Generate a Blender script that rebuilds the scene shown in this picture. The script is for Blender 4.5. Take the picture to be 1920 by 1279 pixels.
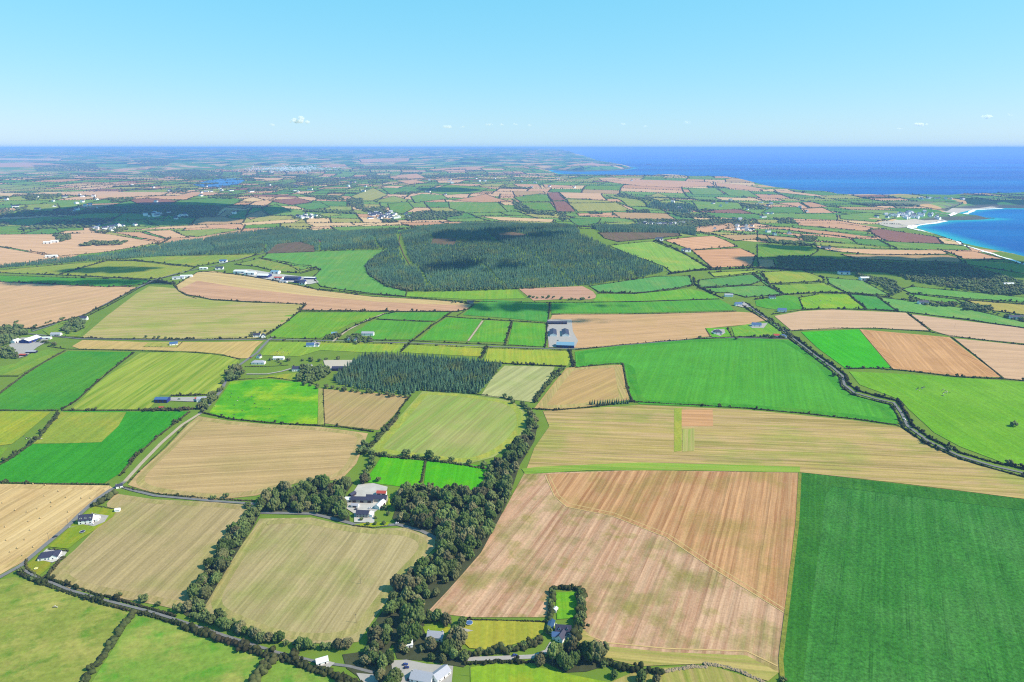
import bpy, math, random
import numpy as np
from mathutils import Vector
from mathutils.geometry import delaunay_2d_cdt
for o in list(bpy.data.objects): bpy.data.objects.remove(o)
random.seed(7); rng = np.random.default_rng(7)
scn = bpy.context.scene; col = scn.collection
# ------------------------------------------------------------- camera, sky, sun
CZ = 395.0; FPX = 1280.0; HOR = 277.0
PITCH = math.atan((639.5 - HOR) / FPX)
cam = bpy.data.cameras.new('camera'); cam.lens = 24.0; cam.sensor_width = 36.0; cam.clip_start = 1.0; cam.clip_end = 200000.0
camo = bpy.data.objects.new('camera', cam); col.objects.link(camo)
camo.location = (0, 0, CZ); camo.rotation_euler = (math.pi / 2 - PITCH, 0, 0); scn.camera = camo
SUN_EL, SUN_AZ = math.radians(44), math.radians(-9)      # azimuth from +X towards +Y
SUNV = Vector((math.cos(SUN_EL) * math.cos(SUN_AZ), math.cos(SUN_EL) * math.sin(SUN_AZ), math.sin(SUN_EL)))
w = bpy.data.worlds.new('World'); scn.world = w; w.use_nodes = True
nt = w.node_tree; bg = nt.nodes['Background']
sky = nt.nodes.new('ShaderNodeTexSky'); sky.sky_type = 'NISHITA'; sky.sun_disc = False
sky.sun_elevation = SUN_EL; sky.sun_rotation = math.pi / 2 - SUN_AZ
sky.air_density = 1.0; sky.dust_density = 0.25; sky.ozone_density = 2.0; sky.altitude = 300
# the picture's vivid colour grade on the whole sky, one curve per channel
sep = nt.nodes.new('ShaderNodeSeparateColor'); cmb = nt.nodes.new('ShaderNodeCombineColor'); nt.links.new(sky.outputs[0], sep.inputs[0])
for i_, (p_, k_) in enumerate(((0.88, 0.74), (0.34, 2.9), (0.26, 4.1))):
    pw = nt.nodes.new('ShaderNodeMath'); pw.operation = 'POWER'; pw.inputs[1].default_value = p_; ml = nt.nodes.new('ShaderNodeMath'); ml.operation = 'MULTIPLY'; ml.inputs[1].default_value = k_
    nt.links.new(sep.outputs[i_], pw.inputs[0]); nt.links.new(pw.outputs[0], ml.inputs[0]); nt.links.new(ml.outputs[0], cmb.inputs[i_])
nt.links.new(cmb.outputs[0], bg.inputs[0]); bg.inputs[1].default_value = 0.1
sl = bpy.data.lights.new('sun', 'SUN'); sl.energy = 5.0; sl.angle = math.radians(0.53); sl.color = (1.0, 0.90, 0.77)
so = bpy.data.objects.new('sun', sl); col.objects.link(so); so.rotation_euler = (-SUNV).to_track_quat('-Z', 'Y').to_euler(); so.location = (0, 0, 3000)
scn.view_settings.view_transform = 'Standard'; scn.view_settings.look = 'None'; scn.view_settings.exposure = 0.62; scn.view_settings.gamma = 1.0
scn.view_settings.use_curve_mapping = False
scn.cycles.use_denoising = False; scn.cycles.max_bounces = 4; scn.cycles.diffuse_bounces = 2; scn.cycles.glossy_bounces = 2; scn.cycles.volume_bounces = 2; scn.cycles.transparent_max_bounces = 24; scn.cycles.denoising_prefilter = 'FAST'
scn.cycles.use_adaptive_sampling = True; scn.cycles.filter_width = 1.15; scn.cycles.adaptive_threshold = 0.005
KEXP = (1.70, 1.84, 2.45)                                                # lit surface brightness for albedo 1: sun + sky, exposure
# ------------------------------------------------------------- terrain
ZS = -45.0                                                # sea level
def px_dir(x, y):
    x = np.asarray(x, float); y = np.asarray(y, float)
    u = (x - 960) / FPX; v = -(y - 639.5) / FPX
    return np.stack([u, np.cos(PITCH) + v * np.sin(PITCH), -np.sin(PITCH) + v * np.cos(PITCH)], -1)
def px_plane(p, z):
    d = px_dir([q[0] for q in p], [q[1] for q in p]); t = (z - CZ) / d[:, 2]
    return d[:, :2] * t[:, None]
COASTPX = [(960, 279.6), (985, 281.5), (1010, 284), (1040, 287), (1065, 290), (1085, 295), (1100, 300), (1130, 305), (1160, 310), (1186, 315), (1165, 319), (1120, 321), (1085, 322), (1050, 320),
  (1022, 317.5), (1026, 321), (1045, 326), (1065, 331), (1110, 332), (1165, 334), (1185, 335), (1210, 333), (1240, 331.5), (1300, 334), (1360, 340), (1420, 349), (1480, 359), (1530, 366), (1575, 368), (1600, 373), (1640, 374),
  (1670, 371), (1700, 374), (1740, 374), (1765, 370), (1800, 368), (1920, 364), (2150, 360), (2150, 396), (1980, 392), (1920, 391), (1870, 390), (1830, 392), (1790, 398), (1778, 403), (1790, 407), (1820, 408), (1868, 410.5), (1815, 412.5),
  (1770, 413.5), (1745, 418), (1712, 422), (1700, 427), (1728, 432), (1752, 439), (1782, 448), (1802, 457), (1832, 467), (1872, 479), (1920, 494), (2000, 520), (2300, 600), (3300, 900)]
_c = px_plane(COASTPX, ZS)
LAND = np.vstack([[(_c[0, 0] + 1500, 90000)], _c, [(5000, 200), (5000, -3000), (-70000, -3000), (-70000, 90000)]])
def seg_sd(P, X, Y):
    X = np.asarray(X, float); Y = np.asarray(Y, float)
    d2 = np.full(X.shape, 1e18); ins = np.zeros(X.shape, bool); n = len(P)
    for i in range(n):
        ax, ay = P[i]; bx, by = P[(i + 1) % n]; ex, ey = bx - ax, by - ay
        t = np.clip(((X - ax) * ex + (Y - ay) * ey) / (ex * ex + ey * ey + 1e-9), 0, 1)
        d2 = np.minimum(d2, (X - ax - t * ex) ** 2 + (Y - ay - t * ey) ** 2)
        c = (ay > Y) != (by > Y)
        ins ^= c & (X < (bx - ax) * (Y - ay) / (by - ay + 1e-12) + ax)
    return np.where(ins, 1, -1) * np.sqrt(d2)
def inside(P, X, Y):
    P = np.asarray(P, float); X = np.asarray(X, float); Y = np.asarray(Y, float)
    r = np.zeros(X.shape, bool); m = (X >= P[:, 0].min()) & (X <= P[:, 0].max()) & (Y >= P[:, 1].min()) & (Y <= P[:, 1].max())
    if not m.any(): return r
    x, y = X[m], Y[m]; q = np.zeros(x.shape, bool); n = len(P)
    for i in range(n):
        ax, ay = P[i]; bx, by = P[(i + 1) % n]
        q ^= ((ay > y) != (by > y)) & (x < (bx - ax) * (y - ay) / (by - ay + 1e-12) + ax)
    r[m] = q; return r
def sstep(a, b, x):
    t = np.clip((x - a) / (b - a), 0, 1); return t * t * (3 - 2 * t)
GAUSS = [(30, 2680, 640, 430, 92), (-3000, 5000, 1300, 480, 62), (-1850, 4100, 500, 250, 38), (2400, 8600, 2600, 800, 45), (700, 4700, 900, 450, 32), (1900, 2200, 700, 450, 26), (-900, 1150, 500, 350, 10), (500, 900, 420, 320, 9), (-700, 6800, 1400, 600, 36), (-5200, 8000, 1800, 700, 46), (1300, 13500, 2600, 900, 55)]
def land_h(X, Y):
    h = np.zeros(np.shape(X))
    for cx, cy, sx, sy, a in GAUSS: h = h + a * np.exp(-0.5 * (((X - cx) / sx) ** 2 + ((Y - cy) / sy) ** 2))
    d = np.sqrt(X * X + Y * Y)
    a1 = 3.0 * sstep(500, 1500, d); a2 = 11 * sstep(2600, 6000, d); a3 = 32 * sstep(8000, 20000, d)
    h = h + a1 * np.sin(X / 260 + 0.7) * np.sin(Y / 310 + 1.1) + a2 * np.sin(X / 520 + Y / 900 + 1) * np.sin(Y / 610 - X / 1500) + a3 * np.sin(X / 2100 + 2 + Y / 5000) * np.sin(Y / 1900 + X / 6000)
    return h + 320 * sstep(9000, 45000, Y)
def H(X, Y):
    X = np.asarray(X, float); Y = np.asarray(Y, float)
    h = land_h(X, Y); sd = np.full(X.shape, 1e4)
    m = (X > 0.03 * Y - 900) & (X > 250) & (Y > 150)
    if m.any(): sd[m] = seg_sd(LAND, X[m], Y[m])
    wd = 130 + 0.012 * np.sqrt(X * X + Y * Y)
    k = sstep(-0.25 * wd, wd, sd) ** 0.7
    return (ZS - 12) + (h - ZS + 12) * k
def ray(p, zoff=0.0):
    """pixels of the reference -> points on the terrain"""
    p = np.asarray(p, float); d = px_dir(p[:, 0], p[:, 1]); d /= np.linalg.norm(d, axis=1)[:, None]
    ts = np.geomspace(380, 80000, 230); lo = np.full(len(p), 250.); hi = np.full(len(p), 80000.); done = np.zeros(len(p), bool)
    Q = d[:, None, :] * ts[None, :, None]
    below = (Q[..., 2] + CZ) < np.maximum(H(Q[..., 0], Q[..., 1]), ZS)
    i = np.argmax(below, 1); i = np.where(below.any(1), i, len(ts) - 1); i = np.maximum(i, 1)
    lo = ts[i - 1]; hi = ts[i]
    for _ in range(20):
        mid = (lo + hi) / 2; q = d * mid[:, None]
        b = (q[:, 2] + CZ) < np.maximum(H(q[:, 0], q[:, 1]), ZS); hi = np.where(b, mid, hi); lo = np.where(b, lo, mid)
    q = d * hi[:, None]; return q[:, :2]
def at(x, y): return ray([(x, y)])[0]
def dist(xy): return float(math.hypot(xy[0], xy[1]))
# ------------------------------------------------------------- mesh and object helpers
def mesh_np(name, V, T, rnd=None):
    V = np.asarray(V, np.float32); T = np.asarray(T, np.int32); me = bpy.data.meshes.new(name); k = T.shape[1]
    me.vertices.add(len(V)); me.vertices.foreach_set('co', V.ravel()); me.loops.add(T.size); me.loops.foreach_set('vertex_index', T.ravel())
    me.polygons.add(len(T)); me.polygons.foreach_set('loop_start', np.arange(0, T.size, k, dtype=np.int32)); me.update(calc_edges=True)
    if rnd is not None:
        a = me.attributes.new('rnd', 'FLOAT', 'POINT'); a.data.foreach_set('value', np.asarray(rnd, np.float32))
    return me
def link(name, me, mat=None, parent=None, loc=None, rz=0):
    o = bpy.data.objects.new(name, me); col.objects.link(o)
    if mat is not None and me is not None and not me.materials: me.materials.append(mat)
    if parent is not None: o.parent = parent
    if loc is not None: o.location = loc
    if rz: o.rotation_euler = (0, 0, rz)
    return o
def tag(o, label=None, cat=None, group=None, kind=None):
    if label: o['label'] = label
    if cat: o['category'] = cat
    if group: o['group'] = group
    if kind: o['kind'] = kind
    return o
def s2l(c): return tuple(((v / 255) / 12.92 if v / 255 <= 0.04045 else ((v / 255 + 0.055) / 1.055) ** 2.4) for v in c)
def AS(*c): return tuple(min(0.8, v / k) for v, k in zip(s2l(c), (1.66, 1.84, 2.10))) + (1,)
def AG(*c): return tuple(min(0.8, v / k) for v, k in zip(s2l(c), (1.48, 1.90, 2.5))) + (1,)
def A(*c): return tuple(min(0.8, v / k) for v, k in zip(s2l(c), KEXP)) + (1,)        # albedo that reads as this colour in sunlight
class NT:
    def __init__(s, name):
        s.m = bpy.data.materials.new(name); s.m.use_nodes = True; s.t = s.m.node_tree; s.t.nodes.clear()
        s.out = s.n('ShaderNodeOutputMaterial')
    def n(s, k, **kw):
        o = s.t.nodes.new(k)
        for a, b in kw.items(): setattr(o, a, b)
        return o
    def set(s, inp, v):
        if isinstance(v, bpy.types.NodeSocket): s.t.links.new(v, inp)
        else: inp.default_value = v
    def math(s, op, a, b=0.0, c=None, clamp=False):
        o = s.n('ShaderNodeMath', operation=op, use_clamp=clamp); s.set(o.inputs[0], a); s.set(o.inputs[1], b)
        if c is not None: s.set(o.inputs[2], c)
        return o.outputs[0]
    def mix(s, f, a, b, mode='MIX'):
        o = s.n('ShaderNodeMix', data_type='RGBA', blend_type=mode); s.set(o.inputs[0], f); s.set(o.inputs[6], a); s.set(o.inputs[7], b); return o.outputs[2]
    def noise(s, vec, scale, detail=3.0, rough=0.55, dim='3D'):
        o = s.n('ShaderNodeTexNoise', noise_dimensions=dim); s.set(o.inputs['Vector'], vec); o.inputs['Scale'].default_value = scale; o.inputs['Detail'].default_value = detail; o.inputs['Roughness'].default_value = rough; return o.outputs[0]
    def ramp(s, f, a, b):
        o = s.n('ShaderNodeMapRange'); s.set(o.inputs[0], f); o.inputs[1].default_value = a; o.inputs[2].default_value = b; return o.outputs[0]
    def pos(s): return s.n('ShaderNodeNewGeometry').outputs['Position']
    def diffuse(s, colr, rough=0.9, spec=0.02, bump=None, **kw):
        b = s.n('ShaderNodeBsdfPrincipled'); s.set(b.inputs['Base Color'], colr); b.inputs['Roughness'].default_value = rough; b.inputs['Specular IOR Level'].default_value = spec
        for k, v in kw.items(): s.set(b.inputs[k.replace('_', ' ')], v)
        if bump is not None: s.t.links.new(bump, b.inputs['Normal'])
        s.t.links.new(b.outputs[0], s.out.inputs[0]); return s.m
_mc = {}
def plain(name, c, rough=0.85, spec=0.1, var=0.12, scale=0.6, metal=0.0):
    if name in _mc: return _mc[name]
    n = NT(name); f = n.noise(n.pos(), scale, 4); k = n.math('MULTIPLY_ADD', f, 2 * var, 1 - var)
    hsv = n.n('ShaderNodeHueSaturation'); n.set(hsv.inputs['Value'], k); hsv.inputs['Color'].default_value = c
    _mc[name] = n.diffuse(hsv.outputs[0], rough, spec, Metallic=metal); return _mc[name]
def field_mat(name, c1, c2, c3=None, direction=(0, 1), width=6.0, contrast=1.0, patch=120.0, patch_amt=0.5, fine=0.12, tram=0.0, c4=None, fine_scale=0.5, stripe=0.5):
    """soil/crop colour: stripes across the working direction, large patches of c3, fine grain, wheel lines"""
    n = NT(name); p = n.pos(); a = math.atan2(direction[1], direction[0])
    mp = n.n('ShaderNodeMapping'); mp.inputs['Rotation'].default_value = (0, 0, -a); n.set(mp.inputs['Vector'], p)
    sx = n.n('ShaderNodeSeparateXYZ'); n.set(sx.inputs[0], mp.outputs[0])
    cb = n.n('ShaderNodeCombineXYZ'); n.set(cb.inputs[0], n.math('MULTIPLY', sx.outputs[0], 0.004)); n.set(cb.inputs[1], n.math('DIVIDE', sx.outputs[1], width))
    st = n.noise(cb.outputs[0], 1.0, 5.0, 0.78, '2D')
    lo = 0.5 - 0.15 / max(contrast, 0.01); hi = 0.5 + 0.15 / max(contrast, 0.01)
    f = n.ramp(st, lo, hi); c = n.mix(f, c1, c2)
    cb2 = n.n('ShaderNodeCombineXYZ'); n.set(cb2.inputs[0], n.math('MULTIPLY', sx.outputs[0], 0.009)); n.set(cb2.inputs[1], n.math('DIVIDE', sx.outputs[1], max(2.6, width * 0.36)))
    s2 = n.noise(cb2.outputs[0], 1.0, 2.0, 0.6, '2D')
    wv = n.math('ADD', sx.outputs[1], n.math('MULTIPLY', n.noise(mp.outputs[0], 0.012, 2.0), 5.0)); rw = n.n('ShaderNodeTexWhiteNoise', noise_dimensions='1D'); n.set(rw.inputs['W'], n.math('FLOOR', n.math('DIVIDE', wv, max(2.6, width * 0.42))))
    row = rw.outputs['Value']; c = n.mix(n.math('MULTIPLY', row, min(1.0, stripe)), c, c2)
    if c3 is not None:
        big = n.noise(p, 1.0 / patch, 4.0, 0.6); big = n.math('ADD', big, n.math('MULTIPLY', n.math('SUBTRACT', st, 0.5), 0.25))
        c = n.mix(n.math('MULTIPLY', n.ramp(big, 0.48, 0.66), patch_amt), c, c3)
    if c4 is not None:
        b2 = n.noise(n.n('ShaderNodeVectorMath', operation='ADD').outputs[0], 1.0) if False else n.noise(mp.outputs[0], 2.3 / patch, 5.0, 0.65)
        c = n.mix(n.math('MULTIPLY', n.ramp(b2, 0.52, 0.68), patch_amt), c, c4)
    if tram > 0:
        fr = n.math('FRACT', n.math('DIVIDE', sx.outputs[1], tram)); t1 = n.math('LESS_THAN', n.math('ABSOLUTE', n.math('SUBTRACT', fr, 0.46)), 0.6 / tram); t2 = n.math('LESS_THAN', n.math('ABSOLUTE', n.math('SUBTRACT', fr, 0.46 + 1.9 / tram)), 0.6 / tram)
        br = n.ramp(n.noise(mp.outputs[0], 0.02, 2.0), 0.42, 0.6)
        c = n.mix(n.math('MULTIPLY', n.math('MULTIPLY', n.math('ADD', t1, t2, clamp=True), br), 0.4), c, tuple(v * 0.4 for v in c1[:3]) + (1,))
    fn = n.noise(p, fine_scale, 5.0, 0.75); k = n.math('MULTIPLY_ADD', n.math('SUBTRACT', fn, 0.5), fine * 9, 1.0)
    md = n.noise(p, 0.03, 3.0); k = n.math('MULTIPLY', k, n.math('MULTIPLY_ADD', n.math('SUBTRACT', md, 0.5), fine * 2, 1.0))
    k = n.math('MULTIPLY', k, n.math('MULTIPLY_ADD', n.math('SUBTRACT', s2, 0.5), 0.9 * stripe, 1.0)); k = n.math('MULTIPLY', k, n.math('MULTIPLY_ADD', n.math('SUBTRACT', row, 0.5), 0.42 * stripe, 1.0)); h2 = n.n('ShaderNodeHueSaturation'); n.set(h2.inputs['Value'], k); n.set(h2.inputs['Color'], c)
    return n.diffuse(h2.outputs[0], 0.95, 0.0)
def leaf_mat(name, c1, c2, c3=None, c4=None, tr_=0.4):
    n = NT(name); a = n.n('ShaderNodeAttribute', attribute_name='rnd'); oi = n.n('ShaderNodeObjectInfo')
    cr = n.n('ShaderNodeValToRGB'); e = cr.color_ramp.elements; e[0].position = 0.1; e[0].color = c1; e[1].position = 0.55; e[1].color = c2
    if c4 is not None: q = e.new(0.85); q.color = c4
    n.set(cr.inputs[0], oi.outputs['Random']); c = cr.outputs[0]
    if c3 is not None: c = n.mix(n.ramp(n.noise(n.pos(), 0.018, 3), 0.5, 0.68), c, c3)
    k = n.math('MULTIPLY', n.math('MULTIPLY_ADD', a.outputs['Fac'], 0.8, 0.65), n.math('MULTIPLY_ADD', n.math('FRACT', n.math('MULTIPLY', oi.outputs['Random'], 7.31)), 0.8, 0.62)); h2 = n.n('ShaderNodeHueSaturation'); n.set(h2.inputs['Value'], k); n.set(h2.inputs['Color'], c)
    n.diffuse(h2.outputs[0], 0.75, 0.1); bs = n.out.inputs[0].links[0].from_node; tr = n.n('ShaderNodeBsdfTranslucent'); n.set(tr.inputs[0], h2.outputs[0]); mx = n.n('ShaderNodeMixShader'); mx.inputs[0].default_value = tr_
    n.t.links.new(bs.outputs[0], mx.inputs[1]); n.t.links.new(tr.outputs[0], mx.inputs[2]); n.t.links.new(mx.outputs[0], n.out.inputs[0]); return n.m
# ------------------------------------------------------------- palette of surface materials
def GRASS(nm, r, g, b, **kw):
    c = AG(r, g, b); c2 = AG(min(255, r * 1.10 + 8), g * 1.02, b * 1.02); c3 = AG(min(r * 1.28 + 12, g * 0.98), min(255, g * 1.03), b * 1.1)
    d = dict(width=9, contrast=0.6, patch=70, patch_amt=0.7, fine=0.13, fine_scale=0.3, stripe=0.3); d.update(kw); return field_mat(nm, c, c2, d.pop('c3', c3), **d)
def STUB(nm, a, b, c=None, **kw):
    d = dict(width=5, contrast=1.0, patch=90, patch_amt=0.5, fine=0.07); d.update(kw); return field_mat(nm, AS(*a), AS(*b), AS(*c) if c else None, **d)
ROOF_SLATE = plain('slate_roof', (0.035, 0.033, 0.06, 1), 0.55, 0.3, 0.3, 2.0); ROOF_GREY = plain('grey_roof', (0.30, 0.30, 0.34, 1), 0.6, 0.3, 0.2, 1.5); ROOF_BLUE = plain('blue_metal_roof', (0.05, 0.10, 0.22, 1), 0.45, 0.4, 0.15, 1.0)
ROOF_PALE = plain('pale_metal_roof', (0.58, 0.58, 0.56, 1), 0.6, 0.2, 0.15, 1.0); ROOF_SKY = plain('light_blue_metal_roof', (0.13, 0.25, 0.34, 1), 0.45, 0.4, 0.1, 1.0); ROOF_RED = plain('red_roof', (0.35, 0.06, 0.04, 1), 0.7, 0.1, 0.25, 1.5)
WHITE = plain('white_render', (0.78, 0.77, 0.74, 1), 0.9, 0.1, 0.05, 0.4); STONE = plain('stone_wall', (0.33, 0.30, 0.27, 1), 0.95, 0.05, 0.3, 2.0); BLUEWALL = plain('blue_cladding', (0.02, 0.03, 0.16, 1), 0.6, 0.2, 0.15, 1.0); DARKWALL = plain('dark_cladding', (0.03, 0.03, 0.06, 1), 0.7, 0.1, 0.2, 1.0)
CREAMWALL = plain('cream_wall', (0.62, 0.56, 0.44, 1), 0.9, 0.05, 0.1, 0.6); GLASS = plain('window_glass', (0.02, 0.025, 0.035, 1), 0.15, 0.5, 0.1); SOLAR = plain('solar_glass', (0.03, 0.06, 0.12, 1), 0.15, 0.5, 0.1)
GRAVEL = plain('gravel', (0.30, 0.275, 0.25, 1), 0.95, 0.02, 0.2, 0.25); ASPHALT = plain('asphalt', (0.15, 0.145, 0.14, 1), 0.9, 0.05, 0.25, 0.3); TRACK = plain('earth_track', (0.34, 0.27, 0.19, 1), 0.95, 0.02, 0.25, 0.3); SAND = plain('sand', (0.38, 0.33, 0.26, 1), 0.95, 0.05, 0.15, 0.02); CONCRETE = plain('concrete', (0.37, 0.345, 0.31, 1), 0.9, 0.05, 0.35, 0.12)
BARK = plain('bark', (0.07, 0.05, 0.035, 1), 0.95, 0.0, 0.3, 3.0)
LEAF = leaf_mat('broadleaf_foliage', (0.098, 0.155, 0.036, 1), (0.150, 0.200, 0.06, 1), None, (0.195, 0.185, 0.085, 1), 0.5); LEAFW = leaf_mat('woodland_foliage', (0.08, 0.125, 0.034, 1), (0.11, 0.15, 0.045, 1), (0.13, 0.13, 0.05, 1))
HEDGE = leaf_mat('hedge_foliage', (0.048, 0.064, 0.018, 1), (0.074, 0.084, 0.026, 1), (0.085, 0.07, 0.034, 1)); CONIF = leaf_mat('conifer_foliage', (0.055, 0.125, 0.068, 1), (0.08, 0.155, 0.08, 1)); CONIFW = leaf_mat('conifer_forest_foliage', (0.055, 0.118, 0.070, 1), (0.065, 0.130, 0.072, 1), (0.11, 0.14, 0.045, 1))
# ------------------------------------------------------------- ground sheet and sea
def ground_material():
    n = NT('farmland_ground'); p = n.pos(); sp = n.n('ShaderNodeSeparateXYZ'); n.set(sp.inputs[0], p)
    fl = n.n('ShaderNodeCombineXYZ'); n.set(fl.inputs[0], n.math('ADD', sp.outputs[0], n.math('MULTIPLY', n.noise(p, 0.0012, 2), 500))); n.set(fl.inputs[1], n.math('ADD', n.math('MULTIPLY', sp.outputs[1], 0.8), n.math('MULTIPLY', n.noise(p, 0.0009, 2), 600)))
    v = n.n('ShaderNodeTexVoronoi', voronoi_dimensions='2D', distance='MANHATTAN'); n.set(v.inputs['Vector'], fl.outputs[0]); v.inputs['Scale'].default_value = 1 / 330.
    sep = n.n('ShaderNodeSeparateColor'); n.set(sep.inputs[0], v.outputs['Color'])
    cr = n.n('ShaderNodeValToRGB'); cr.color_ramp.interpolation = 'CONSTANT'; e = cr.color_ramp.elements; e[0].position = 0; e[0].color = A(84, 146, 66); e[1].position = 0.2; e[1].color = A(105, 160, 70)
    for pos_, c in ((0.40, A(40, 80, 45)), (0.50, A(140, 172, 98)), (0.60, A(214, 178, 132)), (0.72, A(80, 140, 70)), (0.80, A(226, 192, 150)), (0.94, A(36, 76, 42))): q = e.new(pos_); q.color = c
    n.set(cr.inputs[0], sep.outputs[0]); grass = n.mix(n.noise(p, 0.05, 4), A(105, 145, 52), A(135, 160, 72))
    nr = n.ramp(n.noise(p, 0.0016, 3), 0.58, 0.64)
    far = n.mix(n.math('MULTIPLY', nr, 0.85), cr.outputs[0], A(22, 52, 34))
    c = n.mix(n.ramp(sp.outputs[1], 3300, 3900), grass, far)
    # bare rock and grass on the sea cliffs, below 25 m under the fields
    cl = n.mix(n.noise(p, 0.02, 4), (0.10, 0.09, 0.075, 1), (0.055, 0.07, 0.03, 1)); c = n.mix(n.ramp(sp.outputs[2], -20, -30), c, cl)
    return n.diffuse(c, 0.95, 0.0)
GM = ground_material()
ys = np.geomspace(60, 64000, 540); us = np.linspace(-1.12, 1.12, 300)
XX = ys[:, None] * us[None, :] * (1 + 60 / ys[:, None]); YY = np.repeat(ys[:, None], 300, 1); ZZ = H(XX, YY)
idx = np.arange(540 * 300).reshape(540, 300); Q = np.stack([idx[:-1, :-1], idx[:-1, 1:], idx[1:, 1:], idx[1:, :-1]], -1).reshape(-1, 4)
g = link('ground', mesh_np('ground', np.stack([XX, YY, ZZ], -1).reshape(-1, 3), Q), GM); tag(g, 'rolling green farmland stretching to the horizon', kind='structure'); g.data.polygons.foreach_set('use_smooth', [True] * len(g.data.polygons))
def sea_material():
    n = NT('sea_water'); p = n.pos(); a = n.n('ShaderNodeAttribute', attribute_name='rnd'); mp = n.n('ShaderNodeMapping'); mp.inputs['Scale'].default_value = (0.25, 1, 1); n.set(mp.inputs[0], p)
    big = n.noise(mp.outputs[0], 0.0009, 4, 0.6); f = n.math('ADD', a.outputs['Fac'], n.math('MULTIPLY', n.math('SUBTRACT', big, 0.5), 0.55))
    deep = n.mix(n.ramp(n.noise(mp.outputs[0], 0.0003, 6, 0.7), 0.40, 0.62), A(0, 70, 188), A(0, 138, 236)); c = n.mix(n.ramp(f, 0.3, 0.75), deep, A(30, 190, 228))
    rip = n.noise(mp.outputs[0], 0.02, 4, 0.7); h2 = n.n('ShaderNodeHueSaturation'); n.set(h2.inputs['Value'], n.math('MULTIPLY_ADD', rip, 0.5, 0.75)); n.set(h2.inputs['Color'], c)
    return n.diffuse(h2.outputs[0], 0.5, 0.05)
ys = np.geomspace(700, 80000, 230); us = np.linspace(-1.2, 2.2, 230); XX = ys[:, None] * us[None, :]; YY = np.repeat(ys[:, None], 230, 1)
m = YY > -1; sdv = seg_sd(LAND, XX.ravel(), YY.ravel()); shal = np.exp(np.minimum(sdv, 0) / 120.) * (XX.ravel() > 0)
idx = np.arange(230 * 230).reshape(230, 230); Q = np.stack([idx[:-1, :-1], idx[:-1, 1:], idx[1:, 1:], idx[1:, :-1]], -1).reshape(-1, 4)
sea = link('sea', mesh_np('sea', np.stack([XX.ravel(), YY.ravel(), np.full(XX.size, ZS)], -1), Q, shal), sea_material()); tag(sea, 'deep blue sea with turquoise shallows', kind='structure')
# ------------------------------------------------------------- draped sheets
def off(d): return 0.25 + 0.00025 * d
def resample(P, step, closed=True):
    out = []; n = len(P)
    for i in range(n if closed else n - 1):
        a = np.array(P[i], float); b = np.array(P[(i + 1) % n], float); k = max(1, int(np.hypot(*(b - a)) / step))
        for j in range(k): out.append(a + (b - a) * j / k)
    if not closed: out.append(np.array(P[-1], float))
    return np.array(out)
def drape(name, P, mat, lift=1.0, extra=0.0):
    P = np.asarray(P, float); c = P.mean(0); d = dist(c); step = max(7, 0.022 * d); B = resample(P, step)
    x0, y0 = P.min(0); x1, y1 = P.max(0); step2 = max(step, math.sqrt((x1 - x0) * (y1 - y0) / 3500))
    gx, gy = np.meshgrid(np.arange(x0 + step2 / 2, x1, step2), np.arange(y0 + step2 / 2, y1, step2)); gx = gx.ravel(); gy = gy.ravel()
    if len(gx): k = seg_sd(P, gx, gy) > step2 * 0.45; gx, gy = gx[k], gy[k]
    pts = np.vstack([B, np.stack([gx, gy], -1)]) if len(gx) else B
    v = [Vector((float(a - c[0]), float(b - c[1]))) for a, b in pts]
    r = delaunay_2d_cdt(v, [], [list(range(len(B)))], 1, 1e-3)
    V = np.array([(q.x + c[0], q.y + c[1]) for q in r[0]]); T = [f for f in r[2] if len(f) == 3]
    T = [f if ((V[f[1]][0] - V[f[0]][0]) * (V[f[2]][1] - V[f[0]][1]) - (V[f[1]][1] - V[f[0]][1]) * (V[f[2]][0] - V[f[0]][0])) > 0 else f[::-1] for f in T]
    dd = np.hypot(V[:, 0], V[:, 1]); Z = H(V[:, 0], V[:, 1]) + off(dd) * lift + extra
    return link(name, mesh_np(name, np.column_stack([V, Z]), T), mat)
FIELDS = []                                                # (world polygon)
def field(name, label, mat, px, lift=1.0, water=False):
    P = ray(px); o = drape(name, P, mat, lift); tag(o, label, kind='structure')
    if lift <= 1.0: FIELDS.append(P)
    return o
def dirpx(a, b):
    q = ray([a, b]); v = q[1] - q[0]; return (v[0], v[1])
def strip(name, px, width, mat, label=None, lift=1.6, P=None):
    P = ray(px) if P is None else P; P = resample(P, max(6, 0.012 * dist(P.mean(0))), False)
    t = np.gradient(P, axis=0); t /= np.linalg.norm(t, axis=1)[:, None] + 1e-9; nrm = np.stack([-t[:, 1], t[:, 0]], -1)
    L, R = P + nrm * width / 2, P - nrm * width / 2; V = np.empty((2 * len(P), 2)); V[0::2] = L; V[1::2] = R
    Z = H(V[:, 0], V[:, 1]) + off(np.hypot(V[:, 0], V[:, 1])) * lift; i = np.arange(len(P) - 1) * 2
    o = link(name, mesh_np(name, np.column_stack([V, Z]), np.stack([i, i + 1, i + 3, i + 2], -1)), mat); tag(o, label, kind='structure'); return o
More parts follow.
